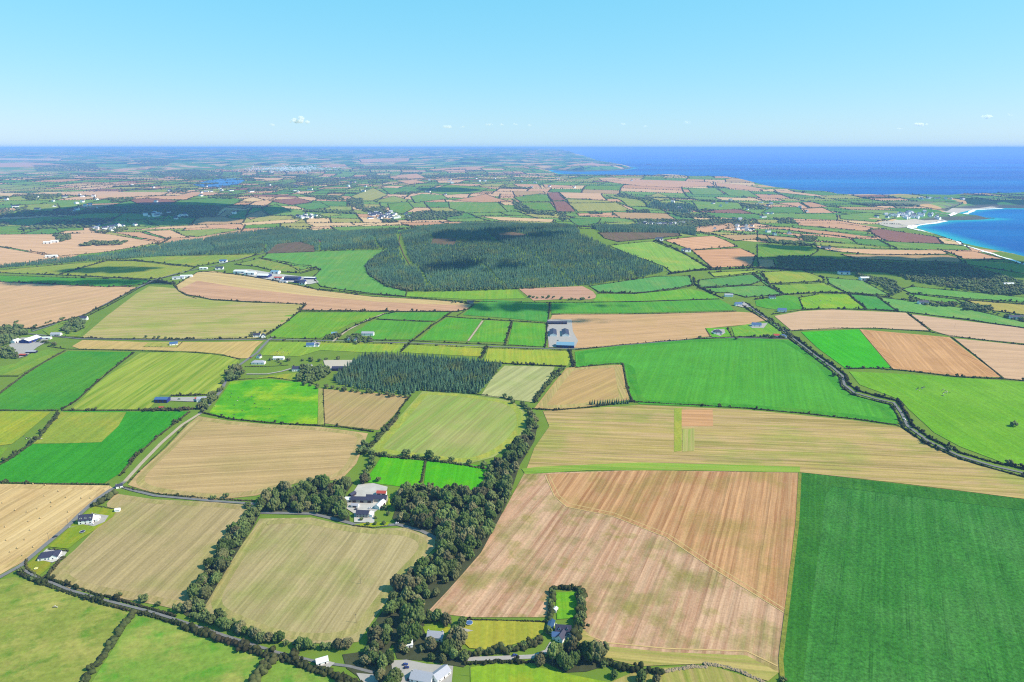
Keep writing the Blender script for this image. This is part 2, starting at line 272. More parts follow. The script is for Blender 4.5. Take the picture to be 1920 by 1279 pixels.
# ------------------------------------------------------------- fields of the foreground
D = dirpx
rough1 = field_mat('rough_pasture', A(142, 160, 74), A(156, 168, 86), A(184, 180, 110), (1, 0.3), 14, 0.6, 45, 0.8, 0.13, 0, A(96, 146, 46), 0.22, 0.2)
field('rough_pasture', 'rough tufted yellow green pasture at the bottom left corner', rough1, [(-260, 1110), (0, 1088), (28, 1082), (60, 1092), (125, 1112), (180, 1128), (242, 1150), (200, 1225), (150, 1290), (110, 1420), (-260, 1420)])
field('rough_pasture', 'rough bright green pasture beside the valley trees at the bottom', field_mat('rough_pasture_green', A(122, 164, 66), A(140, 170, 78), A(174, 178, 102), (1, 0.3), 14, 0.6, 50, 0.8, 0.13, 0, A(88, 162, 46), 0.22, 0.2), [(250, 1154), (340, 1176), (420, 1206), (520, 1238), (580, 1260), (640, 1280), (700, 1330), (720, 1420), (140, 1420), (165, 1290), (205, 1228)])
tan9 = STUB('tilled_tan', (172, 160, 112), (194, 182, 140), (146, 160, 80), direction=D((440, 1120), (560, 990)), width=4, contrast=0.8, patch=85, patch_amt=0.65, fine=0.08)
tan5 = STUB('tilled_tan_west', (174, 160, 114), (190, 174, 132), (152, 158, 88), direction=D((200, 1100), (370, 950)), width=4, contrast=0.8, patch=70, patch_amt=0.5, fine=0.08)
field('tilled_field', 'tan tilled field between the lane houses and the dividing tree row', tan5, [(216, 926), (290, 937), (400, 942), (488, 950), (455, 990), (415, 1050), (378, 1118), (352, 1148), (300, 1136), (200, 1118), (130, 1104), (92, 1080), (112, 1056), (140, 1032), (176, 996), (205, 965), (200, 945)])
field('tilled_field', 'tan and green tilled field curving along the wooded valley', tan9, [(487, 973), (585, 971), (640, 984), (700, 992), (760, 990), (815, 1010), (818, 1026), (775, 1065), (738, 1110), (702, 1160), (672, 1204), (640, 1208), (560, 1206), (500, 1200), (440, 1172), (380, 1148), (400, 1100), (440, 1040), (470, 1000)])
field('stubble_field', 'golden stubble field dotted with round straw bales', STUB('bale_stubble', (214, 186, 130), (226, 202, 152), (206, 172, 120), direction=D((40, 1030), (200, 925)), width=6, contrast=1.2, fine=0.06, tram=18), [(-260, 900), (0, 908), (205, 911), (214, 917), (174, 947), (134, 982), (92, 1014), (58, 1046), (0, 1078), (-260, 1120)])
field('grass_field', 'deep green grass field left of the sloping farm track', GRASS('green_a', 50, 158, 38, c3=A(70, 170, 48)), [(-260, 880), (-60, 900), (0, 905), (195, 907), (222, 890), (258, 850), (298, 815), (335, 786), (352, 772), (240, 772), (120, 772), (96, 792), (75, 820), (50, 835), (20, 855), (0, 866), (-200, 890)])
field('grazed_field', 'paler grazed strip inside the deep green grass field', GRASS('green_b', 128, 170, 68), [(114, 774), (237, 774), (222, 800), (190, 830), (130, 832), (52, 833), (78, 812)], 1.5)
field('grass_field', 'yellow green pasture at the left edge under the hedge junction', GRASS('green_c', 132, 176, 58), [(-260, 772), (0, 772), (95, 773), (75, 790), (40, 820), (22, 833), (0, 836), (-260, 850)])
field('grass_field', 'small green corner pasture at the left edge', GRASS('green_c2', 95, 165, 50), [(-260, 856), (0, 840), (15, 840), (0, 858), (-260, 880)])
field('grass_field', 'two toned green grass field left of the striped meadow', GRASS('green_d', 72, 158, 48, c3=A(48, 150, 55), patch=200), [(-200, 768), (0, 740), (45, 706), (82, 682), (128, 659), (248, 661), (200, 698), (164, 730), (138, 756), (112, 769), (0, 769)])
field('striped_meadow', 'mown meadow with yellow and green stripes above the blue barn', STUB('mown_stripes', (128, 168, 45), (170, 186, 78), (150, 172, 62), direction=D((200, 745), (330, 665)), width=11, contrast=1.6, patch_amt=0.3, fine=0.05), [(264, 662), (340, 661), (400, 665), (430, 670), (450, 677), (438, 692), (420, 714), (412, 730), (388, 741), (330, 741), (300, 741), (290, 755), (280, 768), (130, 769), (150, 752), (180, 722), (220, 692)])
field('grass_field', 'green wedge pasture below the left hand farmyard', GRASS('green_e', 104, 166, 62), [(-200, 712), (0, 704), (35, 704), (80, 680), (116, 662), (90, 656), (60, 662), (30, 682), (0, 688), (-200, 694)])
field('stubble_field', 'narrow golden stubble strip with a house plot beside the road', STUB('stub_a', (216, 190, 128), (206, 180, 116), (190, 180, 104), width=7), [(155, 638), (270, 642), (400, 642), (494, 640), (480, 652), (466, 672), (440, 673), (420, 665), (370, 660), (250, 656), (150, 655), (135, 650)])
field('grass_plot', 'small pale green plot round the blue roofed house', GRASS('green_plot', 150, 176, 92), [(278, 643), (336, 643), (332, 652), (268, 651)], 1.5)
field('stubble_field', 'large patchy green and tan stubble field with round top corner', STUB('stub_b', (206, 186, 138), (176, 176, 98), (160, 176, 84), direction=D((200, 610), (520, 600)), width=12, contrast=1.1, patch=120, patch_amt=0.8), [(152, 634), (200, 593), (228, 572), (254, 552), (280, 537), (330, 541), (350, 555), (400, 564), (470, 568), (573, 571), (560, 585), (538, 603), (512, 620), (490, 632), (470, 637), (330, 636)])
field('stubble_field', 'wide pale pink stubble field at the left edge', STUB('stub_c', (224, 190, 150), (214, 178, 140), (206, 178, 132), direction=D((0, 600), (200, 560)), width=10, contrast=0.8), [(-260, 530), (0, 529), (150, 536), (258, 539), (205, 568), (160, 590), (110, 605), (60, 617), (0, 613), (-260, 625)])
field('grass_field', 'long bright green strip above the pale pink stubble', GRASS('green_f', 70, 160, 50), [(-260, 515), (0, 517), (120, 521), (282, 526), (270, 534), (200, 539), (120, 535), (0, 529), (-260, 530)])
field('grass_field', 'thin olive pasture under the conifer strip', GRASS('green_g', 130, 172, 76), [(-260, 512), (0, 512), (108, 516), (196, 490), (100, 498), (0, 507), (-260, 510)])
field('grass_field', 'olive pasture with scattered cattle left of the road farm', GRASS('green_h', 132, 172, 72), [(110, 516), (200, 490), (250, 490), (320, 497), (366, 502), (345, 512), (300, 523), (270, 523)])
field('grass_field', 'olive pasture band below the forest', GRASS('green_i', 124, 172, 72), [(202, 488), (300, 481), (400, 479), (486, 477), (442, 490), (420, 491), (368, 500), (320, 495), (250, 488)])
field('grass_field', 'wide light green field curving round the forest foot', GRASS('green_j', 92, 172, 82), [(502, 476), (560, 473), (650, 470), (727, 469), (703, 482), (685, 498), (690, 515), (722, 536), (762, 547), (760, 556), (690, 550), (602, 538), (586, 522), (600, 507), (592, 501), (560, 508), (540, 496), (490, 486)])
field('grass_field', 'mottled pasture with cattle above the farm sheds', GRASS('green_k', 118, 168, 80, patch=40), [(440, 496), (488, 485), (540, 497), (590, 503), (560, 512), (520, 510), (480, 500)])
field('stubble_field', 'curved cream stubble field below the row of farm sheds', STUB('stub_d', (222, 200, 146), (212, 188, 132), None, direction=D((400, 515), (800, 563)), width=12), [(330, 536), (345, 526), (370, 511), (400, 509), (480, 521), (560, 536), (600, 545), (700, 557), (800, 562), (860, 567), (885, 572), (880, 580), (860, 584), (740, 584), (560, 582), (575, 572), (470, 566), (400, 562), (350, 553), (335, 546)])
field('stubble_field', 'curved pink tilled band below the cream stubble', STUB('stub_e', (206, 164, 132), (214, 176, 144), None, direction=D((400, 540), (800, 570)), width=12), [(336, 543), (370, 527), (450, 540), (560, 553), (700, 566), (800, 571), (878, 573), (876, 580), (860, 584), (740, 584), (562, 582), (575, 572), (470, 566), (400, 562), (350, 553)], 1.5)
field('grass_field', 'bright green strip at the foot of the forest', GRASS('green_l', 112, 182, 58), [(764, 549), (880, 546), (968, 543), (986, 560), (890, 562), (762, 556)])
field('tilled_field', 'small pink tilled field at the forest foot', STUB('stub_f', (196, 154, 130), (206, 168, 144), None, direction=(1, 0), width=8), [(973, 542), (1092, 537), (1112, 547), (1120, 558), (1106, 562), (1057, 561), (1000, 564)])
field('grass_field', 'blue green field right of the pink tilled field', GRASS('green_m', 84, 168, 92), [(1106, 537), (1180, 526), (1230, 519), (1292, 518), (1299, 534), (1260, 542), (1190, 550), (1122, 548)])
field('grass_field', 'bright green strip under the blue green field', GRASS('green_n', 92, 178, 56), [(1120, 552), (1190, 552), (1292, 542), (1325, 549), (1349, 560), (1200, 565), (1112, 566)])
field('grass_field', 'green field left of the long farm sheds', GRASS('green_o', 70, 164, 66), [(908, 562), (1024, 568), (1030, 585), (1025, 604), (950, 597), (868, 591), (882, 578)])
field('grass_field', 'long green band above the tan field with the farmyard', GRASS('green_p', 76, 168, 58), [(1034, 568), (1200, 567), (1350, 562), (1368, 572), (1376, 582), (1200, 587), (1060, 587), (1034, 588)])
field('stubble_field', 'tan stubble field beside the long farm sheds', STUB('stub_g', (220, 186, 142), (206, 170, 128), (200, 170, 112), direction=D((1090, 620), (1400, 600)), width=8, contrast=0.9), [(1036, 591), (1060, 590), (1200, 590), (1380, 585), (1414, 587), (1440, 600), (1400, 609), (1328, 616), (1334, 631), (1250, 640), (1150, 650), (1092, 653), (1028, 652), (1026, 610)])
for k, (lab, rgb, px) in enumerate([
  ('green paddock under the curved pink tilled band', (98, 174, 50), [(538, 587), (720, 586), (705, 597), (660, 606), (622, 626), (600, 634), (520, 636), (504, 633)]),
  ('narrow green paddock left of the square paddocks', (74, 166, 60), [(722, 587), (842, 586), (816, 602), (760, 600), (706, 598)]),
  ('green paddock beside the white farmhouse', (80, 168, 55), [(690, 606), (706, 600), (810, 605), (786, 625), (770, 637), (700, 637), (690, 626), (662, 626)]),
  ('large square green paddock with a worn middle', (78, 172, 50), [(838, 596), (904, 599), (874, 640), (786, 638), (812, 614)]),
  ('narrow green paddock right of the pale track', (88, 176, 52), [(910, 601), (956, 604), (946, 642), (879, 641)]),
  ('green paddock next to the long farm sheds', (84, 176, 50), [(962, 605), (1022, 608), (1022, 651), (953, 646)]),
  ('yellow green pasture right of the road bend', (122, 182, 62), [(488, 666), (506, 641), (580, 641), (640, 641), (765, 645), (745, 662), (680, 661), (600, 657), (560, 669)]),
  ('yellow green pasture behind the small conifer wood', (132, 182, 62), [(772, 645), (910, 650), (902, 669), (840, 666), (752, 661)]),
  ('yellow green pasture right of the small conifer wood', (142, 186, 66), [(916, 652), (1064, 657), (1070, 672), (1064, 686), (990, 683), (908, 679)])]):
    field('paddock', lab, GRASS('paddock_green_%d' % k, *rgb), px)
field('grass_field', 'very large bright green field right of centre', GRASS('green_q', 74, 172, 52, c3=A(92, 182, 66), patch=140, direction=D((1300, 760), (1330, 640))), [(1078, 660), (1180, 646), (1300, 637), (1400, 634), (1478, 638), (1518, 661), (1556, 690), (1574, 712), (1578, 726), (1598, 741), (1640, 753), (1668, 760), (1680, 778), (1684, 796), (1600, 785), (1400, 766), (1200, 758), (1186, 750), (1176, 720), (1170, 684), (1140, 682), (1080, 689)])
field('tilled_field', 'tan tilled field with a dark conifer row at its foot', STUB('stub_h', (204, 174, 122), (196, 166, 112), (170, 170, 90), direction=D((1010, 760), (1170, 690)), width=9, contrast=0.6, patch=150), [(1002, 766), (1042, 714), (1062, 690), (1166, 684), (1171, 712), (1180, 750), (1100, 763), (1040, 768)])
field('pale_field', 'pale grey green field beside the small conifer wood', STUB('stub_i', (178, 186, 128), (188, 192, 138), (160, 182, 104), direction=D((920, 740), (1000, 690)), width=8, contrast=0.5), [(946, 686), (1040, 688), (1034, 702), (1000, 755), (902, 742), (922, 710)])
field('striped_field', 'pale green and tan striped field above the wooded valley', STUB('stub_j', (174, 176, 108), (146, 180, 84), (192, 182, 130), direction=D((760, 840), (880, 745)), width=9, contrast=0.7, patch=130), [(792, 734), (870, 739), (958, 752), (983, 769), (988, 800), (966, 830), (925, 858), (872, 872), (800, 861), (690, 848), (742, 790)])
field('tilled_field', 'small tan tilled field below the conifer wood edge', STUB('stub_k', (190, 170, 124), (182, 160, 112), (174, 168, 104), direction=D((620, 795), (700, 735)), width=6, contrast=0.6), [(607, 730), (700, 737), (766, 744), (738, 780), (710, 807), (640, 799), (607, 794)])
field('rough_meadow', 'vivid yellow green meadow with rough patches', field_mat('vivid_meadow', A(88, 178, 20), A(110, 186, 30), A(160, 200, 40), (1, 0), 20, 0.6, 60, 0.9, 0.13, 0, A(70, 165, 22), 0.2, 0.15), [(432, 716), (500, 711), (580, 719), (597, 729), (595, 796), (500, 794), (440, 787), (392, 775), (402, 760), (420, 735)])
field('grass_verge', 'pale grassy strip between the vivid meadow and tan field', STUB('verge', (180, 178, 112), (150, 166, 76), None, width=3), [(597, 729), (606, 729), (608, 796), (596, 797)])
field('tilled_field', 'large tan tilled field right of the sloping farm track', STUB('stub_l', (194, 168, 120), (202, 178, 132), (174, 162, 104), direction=D((280, 880), (640, 860)), width=7, contrast=0.7, patch=110), [(372, 781), (430, 790), (500, 796), (600, 801), (690, 813), (680, 840), (668, 870), (640, 900), (560, 905), (480, 930), (400, 938), (290, 926), (240, 910), (262, 884), (312, 840), (352, 797)])
field('vivid_paddock', 'vivid green paddock left of the thin dividing hedge', GRASS('vivid_a', 78, 190, 12, fine=0.09, patch=30), [(716, 856), (796, 865), (790, 908), (760, 914), (684, 904), (700, 880)])
field('vivid_paddock', 'vivid green paddock right of the thin dividing hedge', GRASS('vivid_b', 70, 188, 12, fine=0.09, patch=30), [(800, 864), (912, 874), (918, 892), (904, 920), (840, 918), (795, 910)])
long_d = D((1100, 830), (1600, 850))
field('stubble_field', 'long tan stubble field with green streaks sweeping to the right edge', STUB('stub_m', (222, 192, 150), (180, 164, 100), (146, 166, 72), direction=long_d, width=9, contrast=1.6, patch=110, patch_amt=0.6, stripe=0.8), [(1018, 771), (1200, 760), (1400, 769), (1600, 789), (1686, 801), (1742, 838), (1830, 872), (1920, 897), (2150, 920), (2150, 968), (1920, 936), (1700, 908), (1500, 886), (1300, 882), (1100, 882), (985, 886), (1002, 840), (1030, 800)])
field('stubble_patch', 'pinkish square patch left unmown in the long stubble', STUB('stub_n', (206, 158, 110), (216, 172, 128), None, direction=long_d, width=5), [(1278, 769), (1336, 769), (1337, 800), (1278, 800)], 1.5)
field('grass_strip', 'upright bright green strip crossing the long stubble field', GRASS('strip_green', 140, 180, 76), [(1264, 766), (1278, 766), (1278, 846), (1264, 848)], 1.5)
field('grass_strip', 'faint green strip below the pinkish stubble patch', STUB('strip_green2', (150, 184, 70), (190, 180, 120), None, direction=D((1290, 845), (1290, 805)), width=4), [(1280, 806), (1302, 804), (1302, 846), (1280, 848)], 1.5)
field('grass_headland', 'bright green headland strip along the brown stubble', STUB('headland', (110, 178, 48), (160, 180, 80), None, direction=long_d, width=5), [(978, 880), (1010, 876), (1200, 868), (1500, 876), (1500, 887), (1300, 883), (1100, 883), (985, 890)], 1.5)
bs = D((1200, 1180), (1290, 960))
field('stubble_field', 'broad pinkish brown stubble field with long stripes above the cottage', STUB('stub_o', (188, 144, 116), (216, 184, 156), (142, 144, 76), direction=bs, width=8, contrast=1.2, patch=60, patch_amt=0.8, fine=0.12, tram=0, stripe=0.6, c4=AS(158, 150, 84)), [(983, 888), (1200, 882), (1498, 887), (1494, 1000), (1482, 1100), (1468, 1200), (1460, 1262), (1400, 1230), (1250, 1224), (1130, 1212), (1092, 1182), (1097, 1106), (1040, 1100), (1030, 1158), (880, 1158), (800, 1148), (850, 1090), (890, 1040), (944, 960)])
field('stubble_field', 'orange brown striped upper part of the broad stubble field', STUB('stub_p', (184, 134, 92), (210, 170, 128), (162, 146, 78), direction=D((1280, 1040), (1330, 890)), width=7, contrast=1.3, patch=60, patch_amt=0.6, fine=0.1, stripe=0.65), [(1024, 890), (1200, 883), (1496, 888), (1492, 1000), (1482, 1100), (1474, 1150), (1400, 1105), (1330, 1062), (1250, 1008), (1150, 968), (1060, 950), (1040, 930)], 1.5)
field('grass_margin', 'grassy tractor margin round the foot of the brown stubble', STUB('margin', (162, 174, 82), (196, 180, 118), None, direction=D((1130, 1212), (1400, 1235)), width=4), [(1092, 1180), (1130, 1212), (1250, 1224), (1400, 1230), (1460, 1262), (1440, 1278), (1330, 1245), (1200, 1250), (1120, 1232), (1085, 1205)], 1.5)
field('crop_field', 'dark green leafy crop field at the lower right', field_mat('leafy_crop', A(58, 128, 48), A(72, 138, 64), A(88, 148, 82), D((1570, 1279), (1600, 960)), 6, 0.7, 90, 0.5, 0.3, 27, None, 0.4, 0.35), [(1503, 887), (1700, 910), (1920, 937), (2150, 972), (2150, 1420), (1500, 1420), (1470, 1300), (1464, 1240), (1480, 1100), (1494, 980)])
field('crop_headland', 'darker green headland along the top and left of the leafy crop', field_mat('crop_edge', AG(50, 122, 42), AG(60, 130, 50), AG(72, 140, 58), D((1510, 1200), (1520, 950)), 5, 0.8, 60, 0.7, 0.26, 0, None, 0.4, 0.35), [(1503, 887), (1700, 910), (1920, 937), (2150, 972), (2150, 997), (1920, 958), (1700, 931), (1560, 913), (1548, 930), (1534, 1040), (1516, 1180), (1502, 1320), (1472, 1312), (1464, 1240), (1480, 1100), (1494, 980)], 1.5)
strip('grass_margin', [(1500, 887), (1495, 980), (1481, 1100), (1464, 1236), (1468, 1290)], 3.6, GRASS('margin_green', 120, 150, 70, fine=0.2, patch=14), 'rough grass margin between the brown stubble and leafy crop', 2.2)
field('rough_margin', 'earthy green ground under the stubble at the bottom', STUB('bottom_margin', (150, 168, 66), (180, 168, 108), None, width=6), [(1200, 1255), (1330, 1248), (1440, 1282), (1480, 1320), (1500, 1420), (1050, 1420), (1100, 1300)])
field('grass_field', 'bright green sloping pasture with cattle at the right edge', GRASS('green_r', 98, 178, 42, c3=A(132, 188, 60), patch=110), [(1592, 697), (1700, 702), (1920, 717), (2150, 735), (2150, 925), (1920, 872), (1880, 868), (1800, 838), (1752, 812), (1704, 768), (1690, 752), (1672, 744), (1612, 722)])
field('grass_field', 'vivid green field left of the brown square field', GRASS('vivid_c', 58, 188, 20, c3=A(80, 195, 30)), [(1502, 623), (1610, 618), (1670, 690), (1584, 690), (1532, 652)])
field('stubble_field', 'brown square stubble field on the right slope', STUB('stub_q', (210, 164, 116), (218, 174, 128), (196, 150, 100), direction=D((1660, 680), (1620, 625)), width=10, contrast=0.6), [(1612, 618), (1780, 633), (1878, 708), (1800, 706), (1674, 692)])
field('stubble_field', 'pale pink stubble field at the right edge', STUB('stub_r', (222, 190, 158), (214, 180, 148), None, direction=(1, -0.2), width=8), [(1790, 635), (1920, 648), (2150, 668), (2150, 735), (1884, 710)])
field('stubble_field', 'pale pink stubble field above the vivid green field', STUB('stub_s', (222, 192, 162), (214, 182, 150), None, direction=(1, -0.1), width=8), [(1452, 593), (1500, 584), (1560, 581), (1698, 587), (1742, 620), (1620, 615), (1484, 620)])
field('stubble_field', 'pale pink stubble field under the turquoise field on the right', STUB('stub_t', (220, 190, 162), (212, 180, 152), None, direction=(1, -0.2), width=8), [(1708, 590), (1920, 616), (2150, 640), (2150, 668), (1782, 631), (1748, 620)])
for k, (rgb, px) in enumerate([
  ((84, 160, 88), [(1310, 526), (1409, 515), (1430, 526), (1409, 534), (1310, 539)]), ((92, 170, 88), [(1312, 542), (1409, 536), (1440, 537), (1474, 552), (1398, 558), (1367, 549), (1344, 549)]), ((128, 176, 72), [(1428, 511), (1503, 507), (1542, 521), (1545, 528), (1443, 532)]), ((100, 172, 90), [(1550, 521), (1618, 527), (1668, 554), (1587, 549), (1555, 532)]), ((110, 176, 66), [(1449, 535), (1545, 531), (1585, 549), (1555, 548), (1470, 553)]), ((92, 168, 84), [(1412, 516), (1425, 513), (1441, 534), (1467, 552), (1444, 540)]),
  ((74, 168, 50), [(1416, 564), (1472, 554), (1495, 557), (1506, 579), (1475, 582), (1440, 579), (1418, 574)]), ((112, 186, 46), [(1498, 559), (1537, 552), (1589, 552), (1623, 580), (1506, 580)]), ((68, 162, 74), [(1592, 552), (1644, 557), (1680, 583), (1626, 580)]), ((98, 176, 92), [(1647, 558), (1691, 563), (1811, 579), (1930, 607), (2100, 625), (2100, 638), (1930, 617), (1811, 599), (1683, 584)]),
  ((96, 174, 84), [(1690, 543), (1710, 538), (1930, 559), (2100, 570), (2100, 582), (1930, 568), (1811, 560), (1707, 550)]), ((94, 172, 72), [(1700, 551), (1792, 562), (1805, 570), (1724, 563)]), ((160, 176, 100), [(1808, 563), (1930, 573), (2100, 584), (2100, 608), (1930, 592), (1863, 583)]), ((118, 184, 84), [(1143, 461), (1224, 453), (1284, 477), (1329, 504), (1258, 511), (1245, 500), (1174, 475)]),
  ((126, 186, 74), [(1330, 512), (1420, 507), (1428, 510), (1340, 520)])]):
    field('grass_field', None, GRASS('mid_green_%d' % k, *rgb), px)
for lab, px, wd, m_ in [('pale tractor line curving across the brown stubble', [(1022, 892), (1040, 932), (1062, 951), (1150, 969), (1250, 1009), (1330, 1063), (1400, 1106), (1474, 1152)], 1.3, 'line_a'), ('second pale tractor line beside the first', [(1030, 892), (1048, 930), (1066, 945), (1152, 963), (1254, 1003), (1336, 1058), (1404, 1100), (1476, 1146)], 1.0, 'line_a'), ('pale tractor line round the bottom of the brown stubble', [(1098, 1190), (1136, 1206), (1250, 1217), (1400, 1222), (1458, 1250)], 1.3, 'line_a')]:
    strip('tractor_line', px, wd, plain(m_, A(218, 192, 146), 0.95, 0.0, 0.3, 0.2), lab, 1.62)
HEADS = [('greener turned headland round the curving tan field', [(487, 973), (585, 971), (640, 984), (700, 992), (760, 990), (815, 1010), (818, 1026), (775, 1065), (738, 1110), (702, 1160), (672, 1204), (640, 1208), (560, 1206), (500, 1200), (440, 1172), (380, 1148), (400, 1100), (440, 1040), (470, 1000)], 7, 9, STUB('head_a', (162, 164, 98), (184, 174, 122), (140, 162, 76), patch=30, fine=0.11)),
 ('greener turned headland round the left tan field', [(216, 926), (290, 937), (400, 942), (488, 950), (455, 990), (415, 1050), (378, 1118), (352, 1148), (300, 1136), (200, 1118), (130, 1104), (92, 1080), (140, 1032), (176, 996), (205, 965), (200, 945)], 6, 8, STUB('head_b', (166, 158, 100), (188, 172, 128), (146, 158, 80), patch=30, fine=0.11)),
 ('greener turned headland round the large tan tilled field', [(372, 781), (430, 790), (500, 796), (600, 801), (690, 813), (680, 840), (668, 870), (640, 900), (560, 905), (480, 930), (400, 938), (290, 926), (240, 910), (262, 884), (312, 840), (352, 797)], 7, 9, STUB('head_c', (176, 164, 104), (194, 176, 128), (158, 162, 86), patch=34, fine=0.11)),
 ('brighter headland round the striped valley field', [(792, 734), (870, 739), (958, 752), (983, 769), (988, 800), (966, 830), (925, 858), (872, 872), (800, 861), (690, 848), (742, 790)], 8, 11, GRASS('head_d', 140, 182, 84, patch=30)),
 ('darker headland round the very large green field', [(1078, 660), (1180, 646), (1300, 637), (1400, 634), (1478, 638), (1518, 661), (1556, 690), (1574, 712), (1598, 741), (1640, 753), (1668, 760), (1680, 778), (1684, 796), (1600, 785), (1400, 766), (1200, 758), (1186, 750), (1176, 720), (1170, 684), (1140, 682), (1080, 689)], 11, 14, GRASS('head_e', 62, 160, 46, patch=60)),
 ('turned headland round the brown square field', [(1612, 618), (1780, 633), (1878, 708), (1800, 706), (1674, 692)], 10, 14, STUB('head_f', (196, 148, 100), (214, 168, 120), None, fine=0.1)),
 ('pale turned headland round the bale field', [(-260, 900), (0, 908), (205, 911), (214, 917), (174, 947), (134, 982), (92, 1014), (58, 1046), (0, 1078), (-260, 1120)], 6, 8, STUB('head_g', (204, 174, 122), (222, 196, 146), (190, 174, 104), fine=0.1)),
 ('greener headland round the tan field with the conifer row', [(1002, 766), (1042, 714), (1062, 690), (1166, 684), (1171, 712), (1180, 750), (1100, 763), (1040, 768)], 9, 12, STUB('head_h', (174, 172, 98), (196, 176, 122), None, fine=0.1))]
def headland(label, P, inset, width, mat):
    """band turned by the machines along the field edge"""
    P = np.asarray(P, float); B = resample(P, 9.0); n_ = len(B); nx_ = np.roll(B, -3, 0) - np.roll(B, 3, 0); nx_ /= np.linalg.norm(nx_, axis=1)[:, None] + 1e-9; nr = np.stack([-nx_[:, 1], nx_[:, 0]], -1); t_ = B + nr * inset; t_ = np.where(inside(P, t_[:, 0], t_[:, 1])[:, None], t_, B - nr * inset)
    for _ in range(6): t_ = (np.roll(t_, 1, 0) + t_ * 2 + np.roll(t_, -1, 0)) / 4
    strip('headland', None, width, mat, label, 1.14, np.vstack([t_, t_[:1]]))
for lab, px, ins, wd, mt in HEADS: headland(lab, ray(px), ins, wd, mt)
